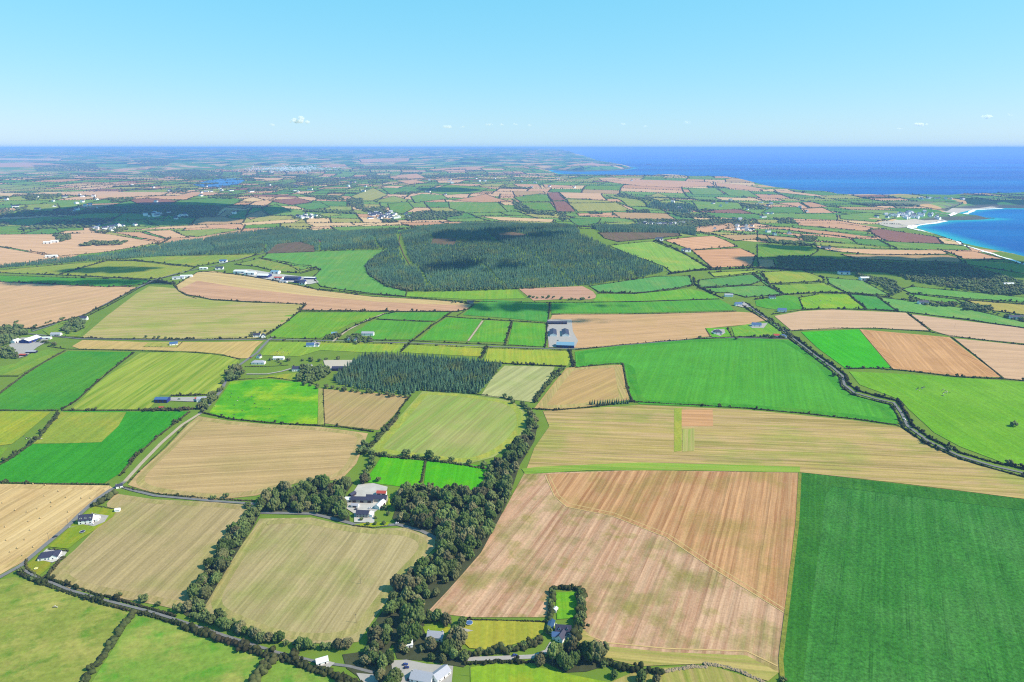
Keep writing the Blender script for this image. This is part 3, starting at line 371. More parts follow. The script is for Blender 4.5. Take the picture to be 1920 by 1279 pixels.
# fields of the middle and far distance, one palette of ripe and green crops
PINK = [STUB('far_pink_%d' % i, c, tuple(min(255, v + 9) for v in c), None, direction=(1, 0.3 * i - 0.5), width=14, contrast=0.7) for i, c in enumerate([(214, 170, 134), (222, 184, 146), (206, 160, 122), (226, 196, 150), (190, 160, 116)])]
FGREEN = [GRASS('far_green_%d' % i, *c, width=16) for i, c in enumerate([(104, 166, 84), (84, 154, 80), (128, 172, 90), (150, 176, 104), (96, 160, 62)])]
BROWN = STUB('far_brown', (150, 108, 96), (160, 120, 104), None, width=10); MARSH = STUB('marsh', (120, 138, 104), (140, 146, 112), None, width=30); SCRUB = STUB('felled_ground', (132, 104, 96), (120, 112, 84), (98, 104, 66), width=6, patch=40, fine=0.14)
MID = [  # material key, polygon
 ('b', [(1628, 432), (1652, 430), (1756, 445), (1766, 457), (1696, 455), (1662, 452), (1644, 443)]), ('p3', [(1759, 447), (1790, 452), (1806, 461), (1769, 457)]), ('p0', [(1495, 419), (1576, 419), (1636, 428), (1623, 434), (1566, 428), (1498, 423)]), ('g0', [(1485, 424), (1561, 429), (1628, 436), (1626, 440), (1563, 435), (1488, 428)]), ('p2', [(1420, 426), (1477, 427), (1566, 436), (1644, 446), (1602, 446), (1524, 437), (1451, 429)]),
 ('g1', [(1420, 433), (1488, 442), (1495, 446), (1420, 440)]), ('p4', [(1420, 441), (1495, 447), (1508, 457), (1430, 455), (1420, 453)]), ('g0', [(1500, 441), (1592, 448), (1607, 457), (1532, 452)]), ('g1', [(1597, 448), (1646, 450), (1670, 463), (1607, 458)]), ('g2', [(1529, 454), (1607, 459), (1678, 467), (1566, 463), (1524, 459)]), ('g0', [(1654, 453), (1758, 458), (1811, 462), (1821, 470), (1732, 468), (1683, 467)]),
 ('p1', [(1529, 461), (1576, 466), (1680, 469), (1766, 470), (1779, 477), (1654, 478), (1566, 472), (1535, 466)]), ('p4', [(1576, 477), (1779, 479), (1795, 483), (1804, 492), (1745, 491), (1602, 485)]), ('p0', [(1772, 471), (1826, 472), (1884, 487), (1842, 487), (1805, 485), (1785, 476)]), ('g0', [(1808, 488), (1889, 493), (1930, 497), (1930, 515), (1863, 504), (1813, 496)]), ('g4', [(1420, 459), (1519, 462), (1535, 470), (1519, 481), (1451, 483), (1420, 484)]), ('p4', [(1420, 486), (1449, 487), (1455, 502), (1424, 503)]), ('g2', [(1709, 513), (1733, 505), (1790, 504), (1826, 521), (1821, 526), (1800, 525), (1795, 534), (1745, 526)]),
 ('p0', [(1245, 451), (1338, 443), (1383, 463), (1297, 469)]), ('p2', [(1297, 470), (1388, 466), (1417, 479), (1409, 499), (1336, 503)]), ('p4', [(1341, 441), (1435, 440), (1442, 448), (1378, 452)]), ('p0', [(1286, 430), (1357, 422), (1367, 427), (1325, 437)]), ('g3', [(1065, 382), (1156, 381), (1185, 396), (1083, 397)]), ('g4', [(976, 380), (1031, 380), (1044, 396), (984, 393)]), ('b', [(1036, 378), (1060, 378), (1079, 397), (1044, 398)]), ('p4', [(1148, 398), (1250, 401), (1268, 412), (1164, 410)]), ('g1', [(1250, 401), (1276, 402), (1310, 414), (1268, 412)]), ('p3', [(1278, 403), (1377, 410), (1357, 414), (1312, 414)]), ('p0', [(1081, 401), (1148, 399), (1148, 405), (1086, 405)]),
 ('p3', [(900, 406), (1039, 412), (1036, 417), (940, 414)]), ('g1', [(1065, 410), (1127, 410), (1122, 419), (1086, 424)]), ('g2', [(1133, 419), (1190, 416), (1193, 424), (1148, 424)]), ('s', [(1122, 437), (1271, 437), (1276, 443), (1226, 448), (1159, 454), (1133, 447)]),
 ('p1', [(-60, 441), (75, 440), (105, 440), (175, 437), (207, 440), (300, 455), (207, 472), (110, 481), (80, 475), (0, 462), (-60, 457)]), ('p1', [(-60, 461), (0, 464), (75, 477), (105, 483), (15, 500), (-60, 503)]), ('p0', [(212, 436), (262, 436), (312, 449), (295, 452)]), ('p1', [(272, 434), (320, 432), (355, 446), (312, 447)]), ('p1', [(245, 432), (305, 426), (385, 422), (390, 427), (310, 430)]), ('g2', [(330, 434), (412, 429), (450, 431), (370, 445), (342, 442)]), ('g0', [(32, 412), (95, 406), (160, 412), (150, 421), (100, 424), (15, 422)]), ('g4', [(-60, 425), (42, 425), (45, 435), (-60, 437)]), ('g4', [(102, 426), (155, 421), (157, 432), (110, 434)]), ('p1', [(-60, 402), (67, 401), (150, 404), (30, 411), (-60, 414)]), ('p2', [(155, 419), (180, 412), (215, 417), (200, 421)]), ('g0', [(237, 415), (268, 415), (295, 427), (262, 425)]), ('g0', [(270, 411), (312, 415), (357, 420), (300, 425)]), ('g2', [(30, 385), (107, 382), (112, 390), (95, 397), (37, 395)]), ('g0', [(140, 390), (167, 391), (140, 399)]), ('p2', [(422, 389), (440, 386), (467, 389), (460, 392)]), ('p4', [(410, 405), (425, 394), (447, 395), (422, 407)]), ('g1', [(425, 409), (450, 395), (465, 394), (460, 412)]), ('p4', [(460, 405), (490, 395), (502, 403), (470, 412)]), ('b', [(242, 375), (287, 372), (335, 377), (310, 385), (262, 384)]), ('g1', [(335, 377), (425, 370), (457, 375), (425, 386), (350, 386), (312, 385)]),
 ('p3', [(-40, 363), (0, 362), (62, 364), (20, 369), (-40, 370)]), ('p1', [(77, 364), (160, 360), (317, 361), (270, 369), (175, 374), (180, 368)]), ('p0', [(272, 372), (360, 360), (412, 362), (350, 375), (287, 374)]), ('p0', [(-40, 306), (87, 306), (135, 310), (50, 315), (-40, 313)]), ('p3', [(-40, 296), (117, 298), (110, 302), (-40, 299)]),
 ('p2', [(849, 376), (911, 364), (957, 379), (900, 380)]), ('g4', [(797, 360), (841, 347), (917, 353), (900, 361), (838, 366)]), ('p0', [(743, 339), (779, 338), (803, 343), (765, 345)]), ('p1', [(819, 339), (873, 338), (860, 343), (822, 343)]), ('p0', [(803, 318), (862, 314), (922, 312), (884, 322), (819, 322)]), ('p0', [(730, 331), (781, 326), (800, 334), (738, 337)]), ('p2', [(602, 312), (646, 308), (651, 312), (611, 315)]), ('p0', [(673, 299), (768, 297), (765, 303), (678, 305)]), ('p1', [(475, 334), (537, 334), (521, 339), (480, 339)]), ('g0', [(770, 369), (792, 364), (830, 366), (841, 373), (778, 381)]), ('g2', [(711, 375), (738, 368), (765, 375), (762, 379), (705, 380)]), ('g4', [(727, 383), (765, 379), (776, 391), (754, 402), (732, 396)]), ('g0', [(841, 379), (933, 380), (952, 398), (873, 400), (843, 391)]), ('g3', [(657, 369), (700, 353), (727, 366), (700, 377), (673, 375)]), ('g1', [(714, 352), (787, 356), (800, 361), (732, 365)]), ('g1', [(551, 385), (600, 379), (619, 389), (578, 395)]), ('b', [(505, 377), (559, 372), (586, 379), (546, 385)]), ('p3', [(448, 377), (475, 370), (497, 376), (475, 379)]), ('b', [(472, 365), (554, 368), (559, 371), (475, 368)]), ('g1', [(489, 391), (518, 383), (546, 398), (505, 403)]), ('p3', [(451, 419), (543, 412), (562, 414), (548, 418), (456, 423)]), ('p3', [(575, 419), (657, 418), (665, 422), (592, 426)]), ('p3', [(670, 423), (751, 417), (754, 421), (684, 425)]), ('g2', [(592, 402), (630, 399), (640, 404), (597, 407)]), ('p3', [(575, 429), (608, 429), (592, 434)]),
 ('p0', [(1135, 340), (1190, 337), (1263, 339), (1331, 342), (1341, 349), (1265, 352), (1200, 349), (1164, 345)]), ('p1', [(1122, 335), (1148, 333), (1164, 336), (1127, 338)]), ('p0', [(1018, 346), (1073, 349), (1078, 353), (1021, 352)]), ('p0', [(961, 345), (1008, 346), (1015, 352), (971, 350)]), ('p1', [(1049, 361), (1127, 363), (1138, 376), (1062, 372)]), ('g3', [(1062, 374), (1138, 377), (1150, 380), (1066, 381)]), ('b', [(1026, 362), (1047, 361), (1062, 376), (1036, 377)]), ('g4', [(963, 370), (1026, 365), (1034, 378), (976, 379)]), ('p4', [(961, 359), (1018, 359), (1023, 363), (966, 368)]), ('p0', [(1341, 343), (1393, 347), (1440, 356), (1403, 357), (1344, 350)]), ('g0', [(1289, 354), (1341, 353), (1359, 365), (1299, 365)]), ('g0', [(1346, 354), (1403, 358), (1424, 371), (1367, 367)]), ('g3', [(1206, 370), (1234, 362), (1263, 372), (1237, 378)]), ('g0', [(1297, 378), (1383, 380), (1393, 392), (1310, 396)]), ('g2', [(1138, 367), (1190, 367), (1213, 388), (1177, 387)]),
 ('p0', [(1454, 381), (1498, 380), (1516, 391), (1506, 392)]), ('p2', [(1503, 380), (1524, 380), (1553, 388), (1519, 390)]), ('p0', [(1506, 392), (1542, 390), (1563, 400), (1511, 400)]), ('g1', [(1449, 389), (1498, 389), (1508, 400), (1428, 399)]), ('g0', [(1428, 401), (1568, 402), (1571, 413), (1433, 409)]), ('g0', [(1574, 404), (1628, 399), (1680, 409), (1641, 417), (1576, 411)]), ('m', [(1662, 379), (1732, 378), (1805, 380), (1790, 388), (1758, 393), (1680, 390)]), ('p1', [(1451, 356), (1529, 365), (1550, 369), (1524, 368), (1459, 361)]), ('p0', [(1060, 311), (1110, 305), (1150, 312), (1095, 317)])]
for k, px in MID:
    mt = BROWN if k == 'b' else MARSH if k == 'm' else SCRUB if k == 's' else (PINK if k[0] == 'p' else FGREEN)[int(k[1])]
    field('tilled_field' if k[0] in 'pb' else 'marsh' if k == 'm' else 'felled_plot' if k == 's' else 'grass_field', None, mt, px)
for lab, px in [('pale felled clearing on the western forest slope', [(812, 446), (856, 447), (852, 460), (808, 459)]), ('brownish thinned clearing near the forest summit', [(928, 437), (960, 435), (988, 440), (976, 450), (940, 449)]), ('brown heathy slope where the road enters the forest', [(500, 476), (520, 458), (560, 454), (590, 462), (590, 473)])]:
    field('forest_clearing', lab, SCRUB, px, 1.2)
# beaches, surf, lake
field('beach', 'curved pale sand beach of the farther bay', SAND, [(1752, 399), (1785, 391), (1857, 388), (1873, 389), (1830, 393), (1792, 399), (1778, 404)], 1.5)
field('beach', 'wide pale sand beach beside the seaside village', SAND, [(1644, 420), (1680, 413), (1714, 411), (1732, 414), (1771, 412), (1748, 418), (1714, 422), (1700, 427), (1680, 428), (1662, 425)], 1.5)
SURF = plain('sea_foam', (0.78, 0.8, 0.8, 1), 0.9, 0.1, 0.15, 0.05)
for lab, px, wd in [('white surf line along the farther beach', [(1880, 391), (1830, 393.5), (1792, 400), (1780, 404.5)], 26), ('white surf line along the nearer beach', [(1774, 414.5), (1747, 419.5), (1716, 423.5), (1704, 428), (1728, 433)], 30), ('white surf at the foot of the low cliffs', [(1728, 433), (1752, 440), (1782, 449), (1802, 458.5)], 14), ('white surf below the headland at the right edge', [(1806, 460), (1834, 468.5), (1874, 481), (1922, 497)], 10)]:
    P = ray(px); t = strip('surf', None, wd, SURF, lab, P=P); co = np.empty(len(t.data.vertices) * 3, np.float32); t.data.vertices.foreach_get('co', co); co = co.reshape(-1, 3); co[:, :2] += rng.normal(0, wd * 0.22, (len(co), 2)); co[:, 2] = np.maximum(co[:, 2] - 0, ZS + 1.2); t.data.vertices.foreach_set('co', co.ravel())
LAKE = plain('lake_water', A(40, 120, 225), 0.3, 0.3, 0.08, 0.01)
field('lake', 'blue inland lake among the far fields on the left', LAKE, [(362, 347), (380, 341), (412, 336), (452, 335), (460, 339), (446, 346), (410, 351), (378, 351)], 1.6)
# roads, tracks, yards
strip('road', [(-120, 1118), (0, 1083), (40, 1061), (62, 1042), (92, 1017), (122, 992), (152, 963), (180, 938), (206, 920), (224, 911), (234, 904)], 5.2, ASPHALT, 'grey country lane beside the bale field')
strip('track', [(234, 904), (264, 871), (302, 832), (342, 797), (374, 777)], 5, TRACK, 'pale earth track between the deep green and tan fields')
strip('road', [(374, 777), (392, 760), (414, 734), (424, 714), (440, 692), (462, 676), (482, 662), (500, 642), (512, 632)], 5.5, ASPHALT, 'grey road climbing from the track to the bungalows')
strip('road', [(224, 912), (245, 919), (290, 930), (400, 940), (486, 946)], 4, ASPHALT, 'lane along the top of the tan field left of the grove')
strip('road', [(38, 1066), (62, 1079), (130, 1107), (200, 1127), (280, 1147), (345, 1167), (420, 1192), (520, 1224), (600, 1243), (655, 1250), (700, 1262)], 2.6, ASPHALT, 'narrow lane along the foot of the two tan fields')
strip('road', [(488, 962), (585, 964), (640, 977), (665, 984), (710, 987), (745, 984), (790, 996), (822, 1012)], 4.5, ASPHALT, 'farm lane along the top of the curving tan field')
strip('road', [(868, 1237), (930, 1235), (1000, 1232), (1026, 1222), (1036, 1206)], 4.5, GRAVEL, 'pale lane to the slate cottage')
strip('road', [(1392, 566), (1412, 580), (1440, 600), (1470, 621), (1500, 645), (1530, 668), (1560, 689), (1580, 706), (1583, 722), (1602, 737), (1640, 748), (1676, 756), (1690, 775), (1702, 800), (1742, 829), (1800, 856), (1860, 874), (1930, 890), (2150, 925)], 4.2, ASPHALT, 'winding hedged road on the right slope')
strip('road', [(-80, 618), (60, 627), (150, 636), (330, 639), (505, 637), (640, 640), (780, 644), (910, 650), (1020, 654), (1080, 655), (1200, 645), (1330, 634), (1478, 635)], 4.5, ASPHALT, 'straight hedged lane across the middle paddocks')
strip('track', [(624, 641), (650, 621), (690, 600), (722, 588)], 5, TRACK, 'pale track between the green paddocks')
strip('track', [(878, 640), (905, 602)], 4, TRACK, 'thin pale track between two square paddocks')
strip('road', [(60, 622), (110, 606), (160, 590), (205, 567), (258, 540), (292, 524), (345, 510), (400, 500), (430, 491), (470, 481), (500, 474), (518, 458)], 5.5, ASPHALT, 'road climbing past the farms towards the forest')
strip('track', [(752, 436), (748, 455), (757, 478), (770, 500)], 3, SCRUB, 'pale forest track on the wooded hill')
strip('driveway', [(462, 702), (500, 702), (528, 697), (545, 692)], 4, GRAVEL, 'pale curving drive to the house in the trees')
strip('driveway', [(130, 991), (148, 984), (158, 980)], 7, GRAVEL, 'gravel drive to the dormer house')
for lab, mat, px in [('concrete farmyard of the courtyard farm', CONCRETE, [(640, 948), (655, 935), (672, 909), (700, 907), (727, 914), (722, 936), (716, 950), (702, 962), (702, 982), (664, 980), (664, 964)]), ('gravel yard of the long farm sheds', GRAVEL, [(1026, 600), (1072, 600), (1074, 622), (1084, 640), (1078, 652), (1030, 652), (1026, 625)]), ('pale sand riding arena beside the conifer wood', SAND, [(606, 676), (672, 676), (654, 694), (612, 694)]), ('pale yard behind the blue barn', GRAVEL, [(310, 752), (322, 746), (390, 745), (388, 752), (360, 754)]), ('pale car yard at the bottom edge', GRAVEL, [(733, 1240), (762, 1238), (800, 1246), (850, 1250), (846, 1290), (742, 1300)]), ('gravel forecourt of the dormer house', GRAVEL, [(154, 984), (160, 970), (176, 964), (204, 968), (196, 980), (176, 988)]), ('paved plot of the hip roofed bungalow', CONCRETE, [(74, 1043), (88, 1030), (126, 1036), (118, 1048), (98, 1056), (80, 1052)]), ('stony yard of the left hand farm', GRAVEL, [(10, 652), (40, 634), (92, 632), (88, 642), (70, 652), (50, 668), (36, 672)]), ('grey yard of the row of sheds', CONCRETE, [(440, 506), (470, 506), (520, 514), (590, 522), (598, 530), (580, 534), (500, 524), (440, 512)]), ('gravel plot in front of the white house by the lane', GRAVEL, [(572, 650), (590, 640), (602, 644), (592, 652)]), ('pale forecourt of the house below the tan field', GRAVEL, [(1332, 624), (1340, 618), (1358, 618), (1360, 625), (1350, 631)]), ('pale forecourt of the blue roofed house on the right', GRAVEL, [(1403, 610), (1440, 606), (1432, 616), (1410, 616)]), ('bright forecourt beside the small road house', GRAVEL, [(1376, 573), (1396, 568), (1410, 576), (1392, 577)]), ('gravel forecourt of the slate cottage', GRAVEL, [(1046, 1178), (1070, 1176), (1072, 1200), (1050, 1204), (1040, 1200)]), ('small pale gravel patch beside the round blue cover', GRAVEL, [(846, 1180), (866, 1178), (888, 1184), (862, 1188)]), ('pale driveway behind the lane hedge', GRAVEL, [(598, 1236), (628, 1244), (612, 1258), (600, 1250)]), ('pale gravel bend at the bottom edge', GRAVEL, [(668, 1263), (700, 1266), (716, 1290), (690, 1300)])]:
    tag(drape('yard', ray(px), mat, 1.9), lab, kind='structure')
for lab, rgb, px in [('mown lawn round the dormer house', (122, 168, 46), [(130, 990), (176, 949), (222, 955), (212, 970), (176, 996), (150, 1012), (128, 1030), (90, 1026), (112, 1008)]), ('mown lawn of the hip roofed bungalow', (128, 162, 52), [(50, 1060), (74, 1042), (96, 1054), (92, 1066), (74, 1080), (52, 1070)]), ('walled lawn behind the slate cottage', (98, 182, 40), [(1042, 1112), (1086, 1110), (1080, 1160), (1044, 1162)]), ('pale mown paddock beside the small grey roofed house', (150, 176, 70), [(880, 1164), (1022, 1166), (1018, 1188), (990, 1202), (920, 1220), (880, 1216), (860, 1196), (866, 1180)]), ('bright grass field along the bottom edge', (122, 182, 52), [(882, 1252), (930, 1246), (1000, 1250), (1080, 1268), (1190, 1290), (1190, 1420), (884, 1420)]), ('garden lawn of the courtyard farmhouse', (130, 180, 40), [(664, 984), (704, 980), (730, 980), (728, 986), (690, 990)]), ('small garden lawn behind the courtyard farm', (140, 190, 50), [(728, 932), (746, 936), (742, 948), (728, 950)]), ('lawn beside the bungalows', (126, 172, 62), [(470, 712), (500, 706), (556, 700), (560, 716), (510, 708)]), ('green garden of the house below the tan field', (90, 182, 40), [(1322, 616), (1362, 615), (1372, 632), (1336, 633)]), ('green garden of the blue roofed house on the right', (100, 180, 60), [(1372, 615), (1400, 609), (1446, 604), (1464, 618), (1466, 632), (1378, 632)]), ('lawn beside the small grey roofed house', (120, 172, 50), [(792, 1176), (830, 1172), (850, 1180), (836, 1204), (806, 1206)]), ('green plot below the white road house', (104, 160, 62), [(80, 620), (118, 602), (156, 600), (172, 606), (150, 632), (96, 632)])]:
    tag(drape('lawn', ray(px), GRASS('lawn_' + lab.replace(' ', '_')[:40], *rgb, fine=0.1, patch=25), 1.6), lab, kind='structure')
FLOOR = plain('litter_painted_shade', (0.05, 0.055, 0.025, 1), 1.0, 0.0, 0.4, 0.15)  # leaf litter colour, with the shade between the crowns painted into it
for lab, px in [('leaf litter with painted shade under the wooded valley belt', [(736, 972), (748, 936), (762, 916), (800, 914), (842, 920), (898, 920), (912, 888), (928, 866), (956, 848), (984, 816), (996, 788), (1008, 798), (1002, 828), (974, 874), (954, 937), (938, 970), (902, 1037), (870, 1074), (838, 1110), (802, 1148), (772, 1172), (737, 1207), (714, 1240), (676, 1236), (704, 1166), (740, 1110), (776, 1068), (820, 1032), (824, 1012), (788, 992), (745, 984)]), ('leaf litter with painted shade under the grove beside the courtyard farm', [(484, 956), (500, 924), (560, 912), (610, 906), (664, 904), (650, 925), (636, 945), (655, 962), (656, 982), (640, 976), (590, 964), (500, 960)]), ('leaf litter with painted shade under the dividing tree row', [(450, 974), (476, 952), (492, 954), (478, 984), (444, 1038), (410, 1094), (384, 1138), (356, 1160), (342, 1150), (360, 1112), (390, 1058), (422, 1008)]), ('leaf litter with painted shade under the trees before the slate cottage', [(1018, 1240), (1040, 1212), (1080, 1210), (1106, 1222), (1134, 1250), (1100, 1260), (1060, 1262)]), ('ground with painted shade under the trees above the bottom roofs', [(735, 1205), (756, 1150), (792, 1142), (798, 1190), (850, 1218), (882, 1230), (870, 1252), (800, 1240), (745, 1236)]), ('ground with painted shade under the trees left of the car yard', [(642, 1228), (700, 1220), (730, 1238), (744, 1260), (742, 1300), (700, 1290), (650, 1254)])]:
    tag(drape('litter_painted_shade', ray(px), FLOOR, 1.3), lab, kind='structure')
# ------------------------------------------------------------- far patchwork of fields (world space)
def warp(u, v):
    x = u + 330 * np.sin(v / 1350 + 0.6) + 180 * np.sin(u / 1100 + v / 2300 + 2.0); y = v + 300 * np.sin(u / 1250 + 1.9) + 160 * np.sin(v / 900 - u / 2100); return x, y
rects = []
def split(x0, y0, x1, y1, s):
    wd, ht = x1 - x0, y1 - y0
    if max(wd, ht) < s * random.uniform(0.8, 1.6): rects.append((x0, y0, x1, y1)); return
    r = random.uniform(0.36, 0.64)
    if wd * random.uniform(0.75, 1.3) > ht: m_ = x0 + wd * r; split(x0, y0, m_, y1, s); split(m_, y0, x1, y1, s)
    else: m_ = y0 + ht * r; split(x0, y0, x1, m_, s); split(x0, m_, x1, y1, s)
for by in range(2400, 14400, 1200):
    for bx in range(-12600, 12600, 1200):
        if abs(bx + 600) < 0.9 * by + 1500: split(bx, by, bx + 1200, by + 1200, 300 if by < 6000 else 350)
PV, PT, PM, HE = [], [], [], []; base = 0; WOODR = []
FW = [np.asarray(p) for p in FIELDS]
for (x0, y0, x1, y1) in rects:
    nx = max(1, int((x1 - x0) / 70)); ny = max(1, int((y1 - y0) / 70)); u, v = np.meshgrid(np.linspace(x0, x1, nx + 1), np.linspace(y0, y1, ny + 1)); X, Y = warp(u, v)
    cx, cy = X.mean(), Y.mean()
    if abs(cx) > 0.95 * cy + 300 or cy < 2500: continue
    if cx > -1500 and seg_sd(LAND, np.array([cx]), np.array([cy]))[0] < 260: continue
    q = random.random(); mi = random.choice([0, 1, 2, 3, 4, 0, 1]) if q < 0.63 else 5 + random.choice([0, 1, 2, 3, 4, 1]) if q < 0.93 else 10 if q < 0.97 else 0
    if q > 0.955: WOODR.append((x0, y0, x1, y1))
    ii = (np.arange((nx + 1) * (ny + 1)) + base).reshape(ny + 1, nx + 1); Q = np.stack([ii[:-1, :-1], ii[:-1, 1:], ii[1:, 1:], ii[1:, :-1]], -1).reshape(-1, 4)
    PV.append(np.stack([X, Y], -1).reshape(-1, 2)); PT.append(Q); PM += [mi] * len(Q); base += X.size
    HE.append(((x0, y0), (x1, y0))); HE.append(((x0, y0), (x0, y1)))
PV = np.vstack(PV); PZ = H(PV[:, 0], PV[:, 1]) + off(np.hypot(PV[:, 0], PV[:, 1])) * 0.55
me = mesh_np('far_fields', np.column_stack([PV, PZ]), np.vstack(PT))
for m_ in FGREEN + PINK + [BROWN]: me.materials.append(m_)
me.polygons.foreach_set('material_index', PM); pf = link('farmland', me); tag(pf, 'patchwork of small far fields reaching towards the horizon', kind='structure')
# ------------------------------------------------------------- vegetation helpers
OCT_V = np.array([(1, 0, 0), (-1, 0, 0), (0, 1, 0), (0, -1, 0), (0, 0, 1), (0, 0, -1)], float); OCT_T = np.array([(0, 2, 4), (2, 1, 4), (1, 3, 4), (3, 0, 4), (2, 0, 5), (1, 2, 5), (3, 1, 5), (0, 3, 5)])
_p = (1 + 5 ** 0.5) / 2; ICO_V = np.array([(-1, _p, 0), (1, _p, 0), (-1, -_p, 0), (1, -_p, 0), (0, -1, _p), (0, 1, _p), (0, -1, -_p), (0, 1, -_p), (_p, 0, -1), (_p, 0, 1), (-_p, 0, -1), (-_p, 0, 1)], float) / math.sqrt(1 + _p * _p)
ICO_T = np.array([(0, 11, 5), (0, 5, 1), (0, 1, 7), (0, 7, 10), (0, 10, 11), (1, 5, 9), (5, 11, 4), (11, 10, 2), (10, 7, 6), (7, 1, 8), (3, 9, 4), (3, 4, 2), (3, 2, 6), (3, 6, 8), (3, 8, 9), (4, 9, 5), (2, 4, 11), (6, 2, 10), (8, 6, 7), (9, 8, 1)])
def clumps(C, R, ico=False, jit=0.32):
    C = np.asarray(C, float); n = len(C); R = np.broadcast_to(np.asarray(R, float).reshape(n, -1) if np.ndim(R) else np.full((n, 1), R), (n, 3))
    BV, BT = (ICO_V, ICO_T) if ico else (OCT_V, OCT_T); k = len(BV)
    a = rng.uniform(0, 6.283, n); b = rng.uniform(-0.5, 0.5, n); V = np.repeat(BV[None], n, 0) * (1 + rng.uniform(-jit, jit, (n, k, 1)))
    ca, sa, cb, sb = np.cos(a)[:, None], np.sin(a)[:, None], np.cos(b)[:, None], np.sin(b)[:, None]
    x, y, z = V[..., 0], V[..., 1], V[..., 2]; y, z = y * cb - z * sb, y * sb + z * cb; x, y = x * ca - y * sa, x * sa + y * ca
    V = np.stack([x, y, z], -1) * R[:, None, :] + C[:, None, :]
    T = BT[None] + (np.arange(n) * k)[:, None, None]; rn = np.repeat(rng.uniform(0, 1, n), k)
    return V.reshape(-1, 3), T.reshape(-1, 3), rn
def hedge_geo(P, h, w, bush=0.0, bh=5.0, density=1.0):
    d = dist(P.mean(0)); st = max(0.75 * min(h, w), 0.0011 * d) / density; S = resample(P, st, False); n = len(S)
    t = np.gradient(S, axis=0) if n > 2 else np.repeat((P[-1] - P[0])[None], n, 0); t /= np.linalg.norm(t, axis=1)[:, None] + 1e-9; nr = np.stack([-t[:, 1], t[:, 0]], -1)
    C, R = [], []; per = 2 if d < 900 else 1
    for j in range(per):
        o = rng.uniform(-0.5, 0.5, n) * w * (0.7 if per > 1 else 0.25); q = S + nr * o[:, None]; hh = h * rng.uniform(0.6, 1.15, n) * (1 + 0.25 * np.sin(np.arange(n) * 0.13 + j)); z = H(q[:, 0], q[:, 1])
        C.append(np.column_stack([q, z + hh * 0.45])); r = max(w * (0.42 if per > 1 else 0.6), st * 0.75); R.append(np.column_stack([np.full(n, r), np.full(n, r), hh * 0.6]) * rng.uniform(0.8, 1.2, (n, 1)))
    if bush > 0:
        L = np.linalg.norm(np.diff(P, axis=0), axis=1).sum(); nb = rng.poisson(L * bush / 10.)
        if nb:
            k = rng.integers(0, n, nb); q = S[k] + rng.normal(0, w * 0.3, (nb, 2)); hh = bh * rng.uniform(0.55, 1.2, nb); z = H(q[:, 0], q[:, 1]); m = 7 if d < 1300 else 3
            for j in range(m):
                oo = rng.normal(0, 0.22, (nb, 3)) * hh[:, None]; C.append(np.column_stack([q, z + hh * 0.5]) + oo * (1, 1, 0.8)); R.append(np.column_stack([hh * (0.36 if m > 3 else 0.45)] * 3) * rng.uniform(0.6, 1.1, (nb, 1)))
    return np.vstack(C), np.vstack(R)
def HG(label, px, h=2.4, w=2.6, bush=0.25, bh=4.5):
    P = ray(px); C, R = hedge_geo(P, h, w, bush, bh); V, T, rn = clumps(C, R, ico=dist(P.mean(0)) < 700)
    o = link('hedgerow', mesh_np('hedgerow', V, T, rn), HEDGE); tag(o, label, 'hedge', 'hedgerows between the fields'); return o
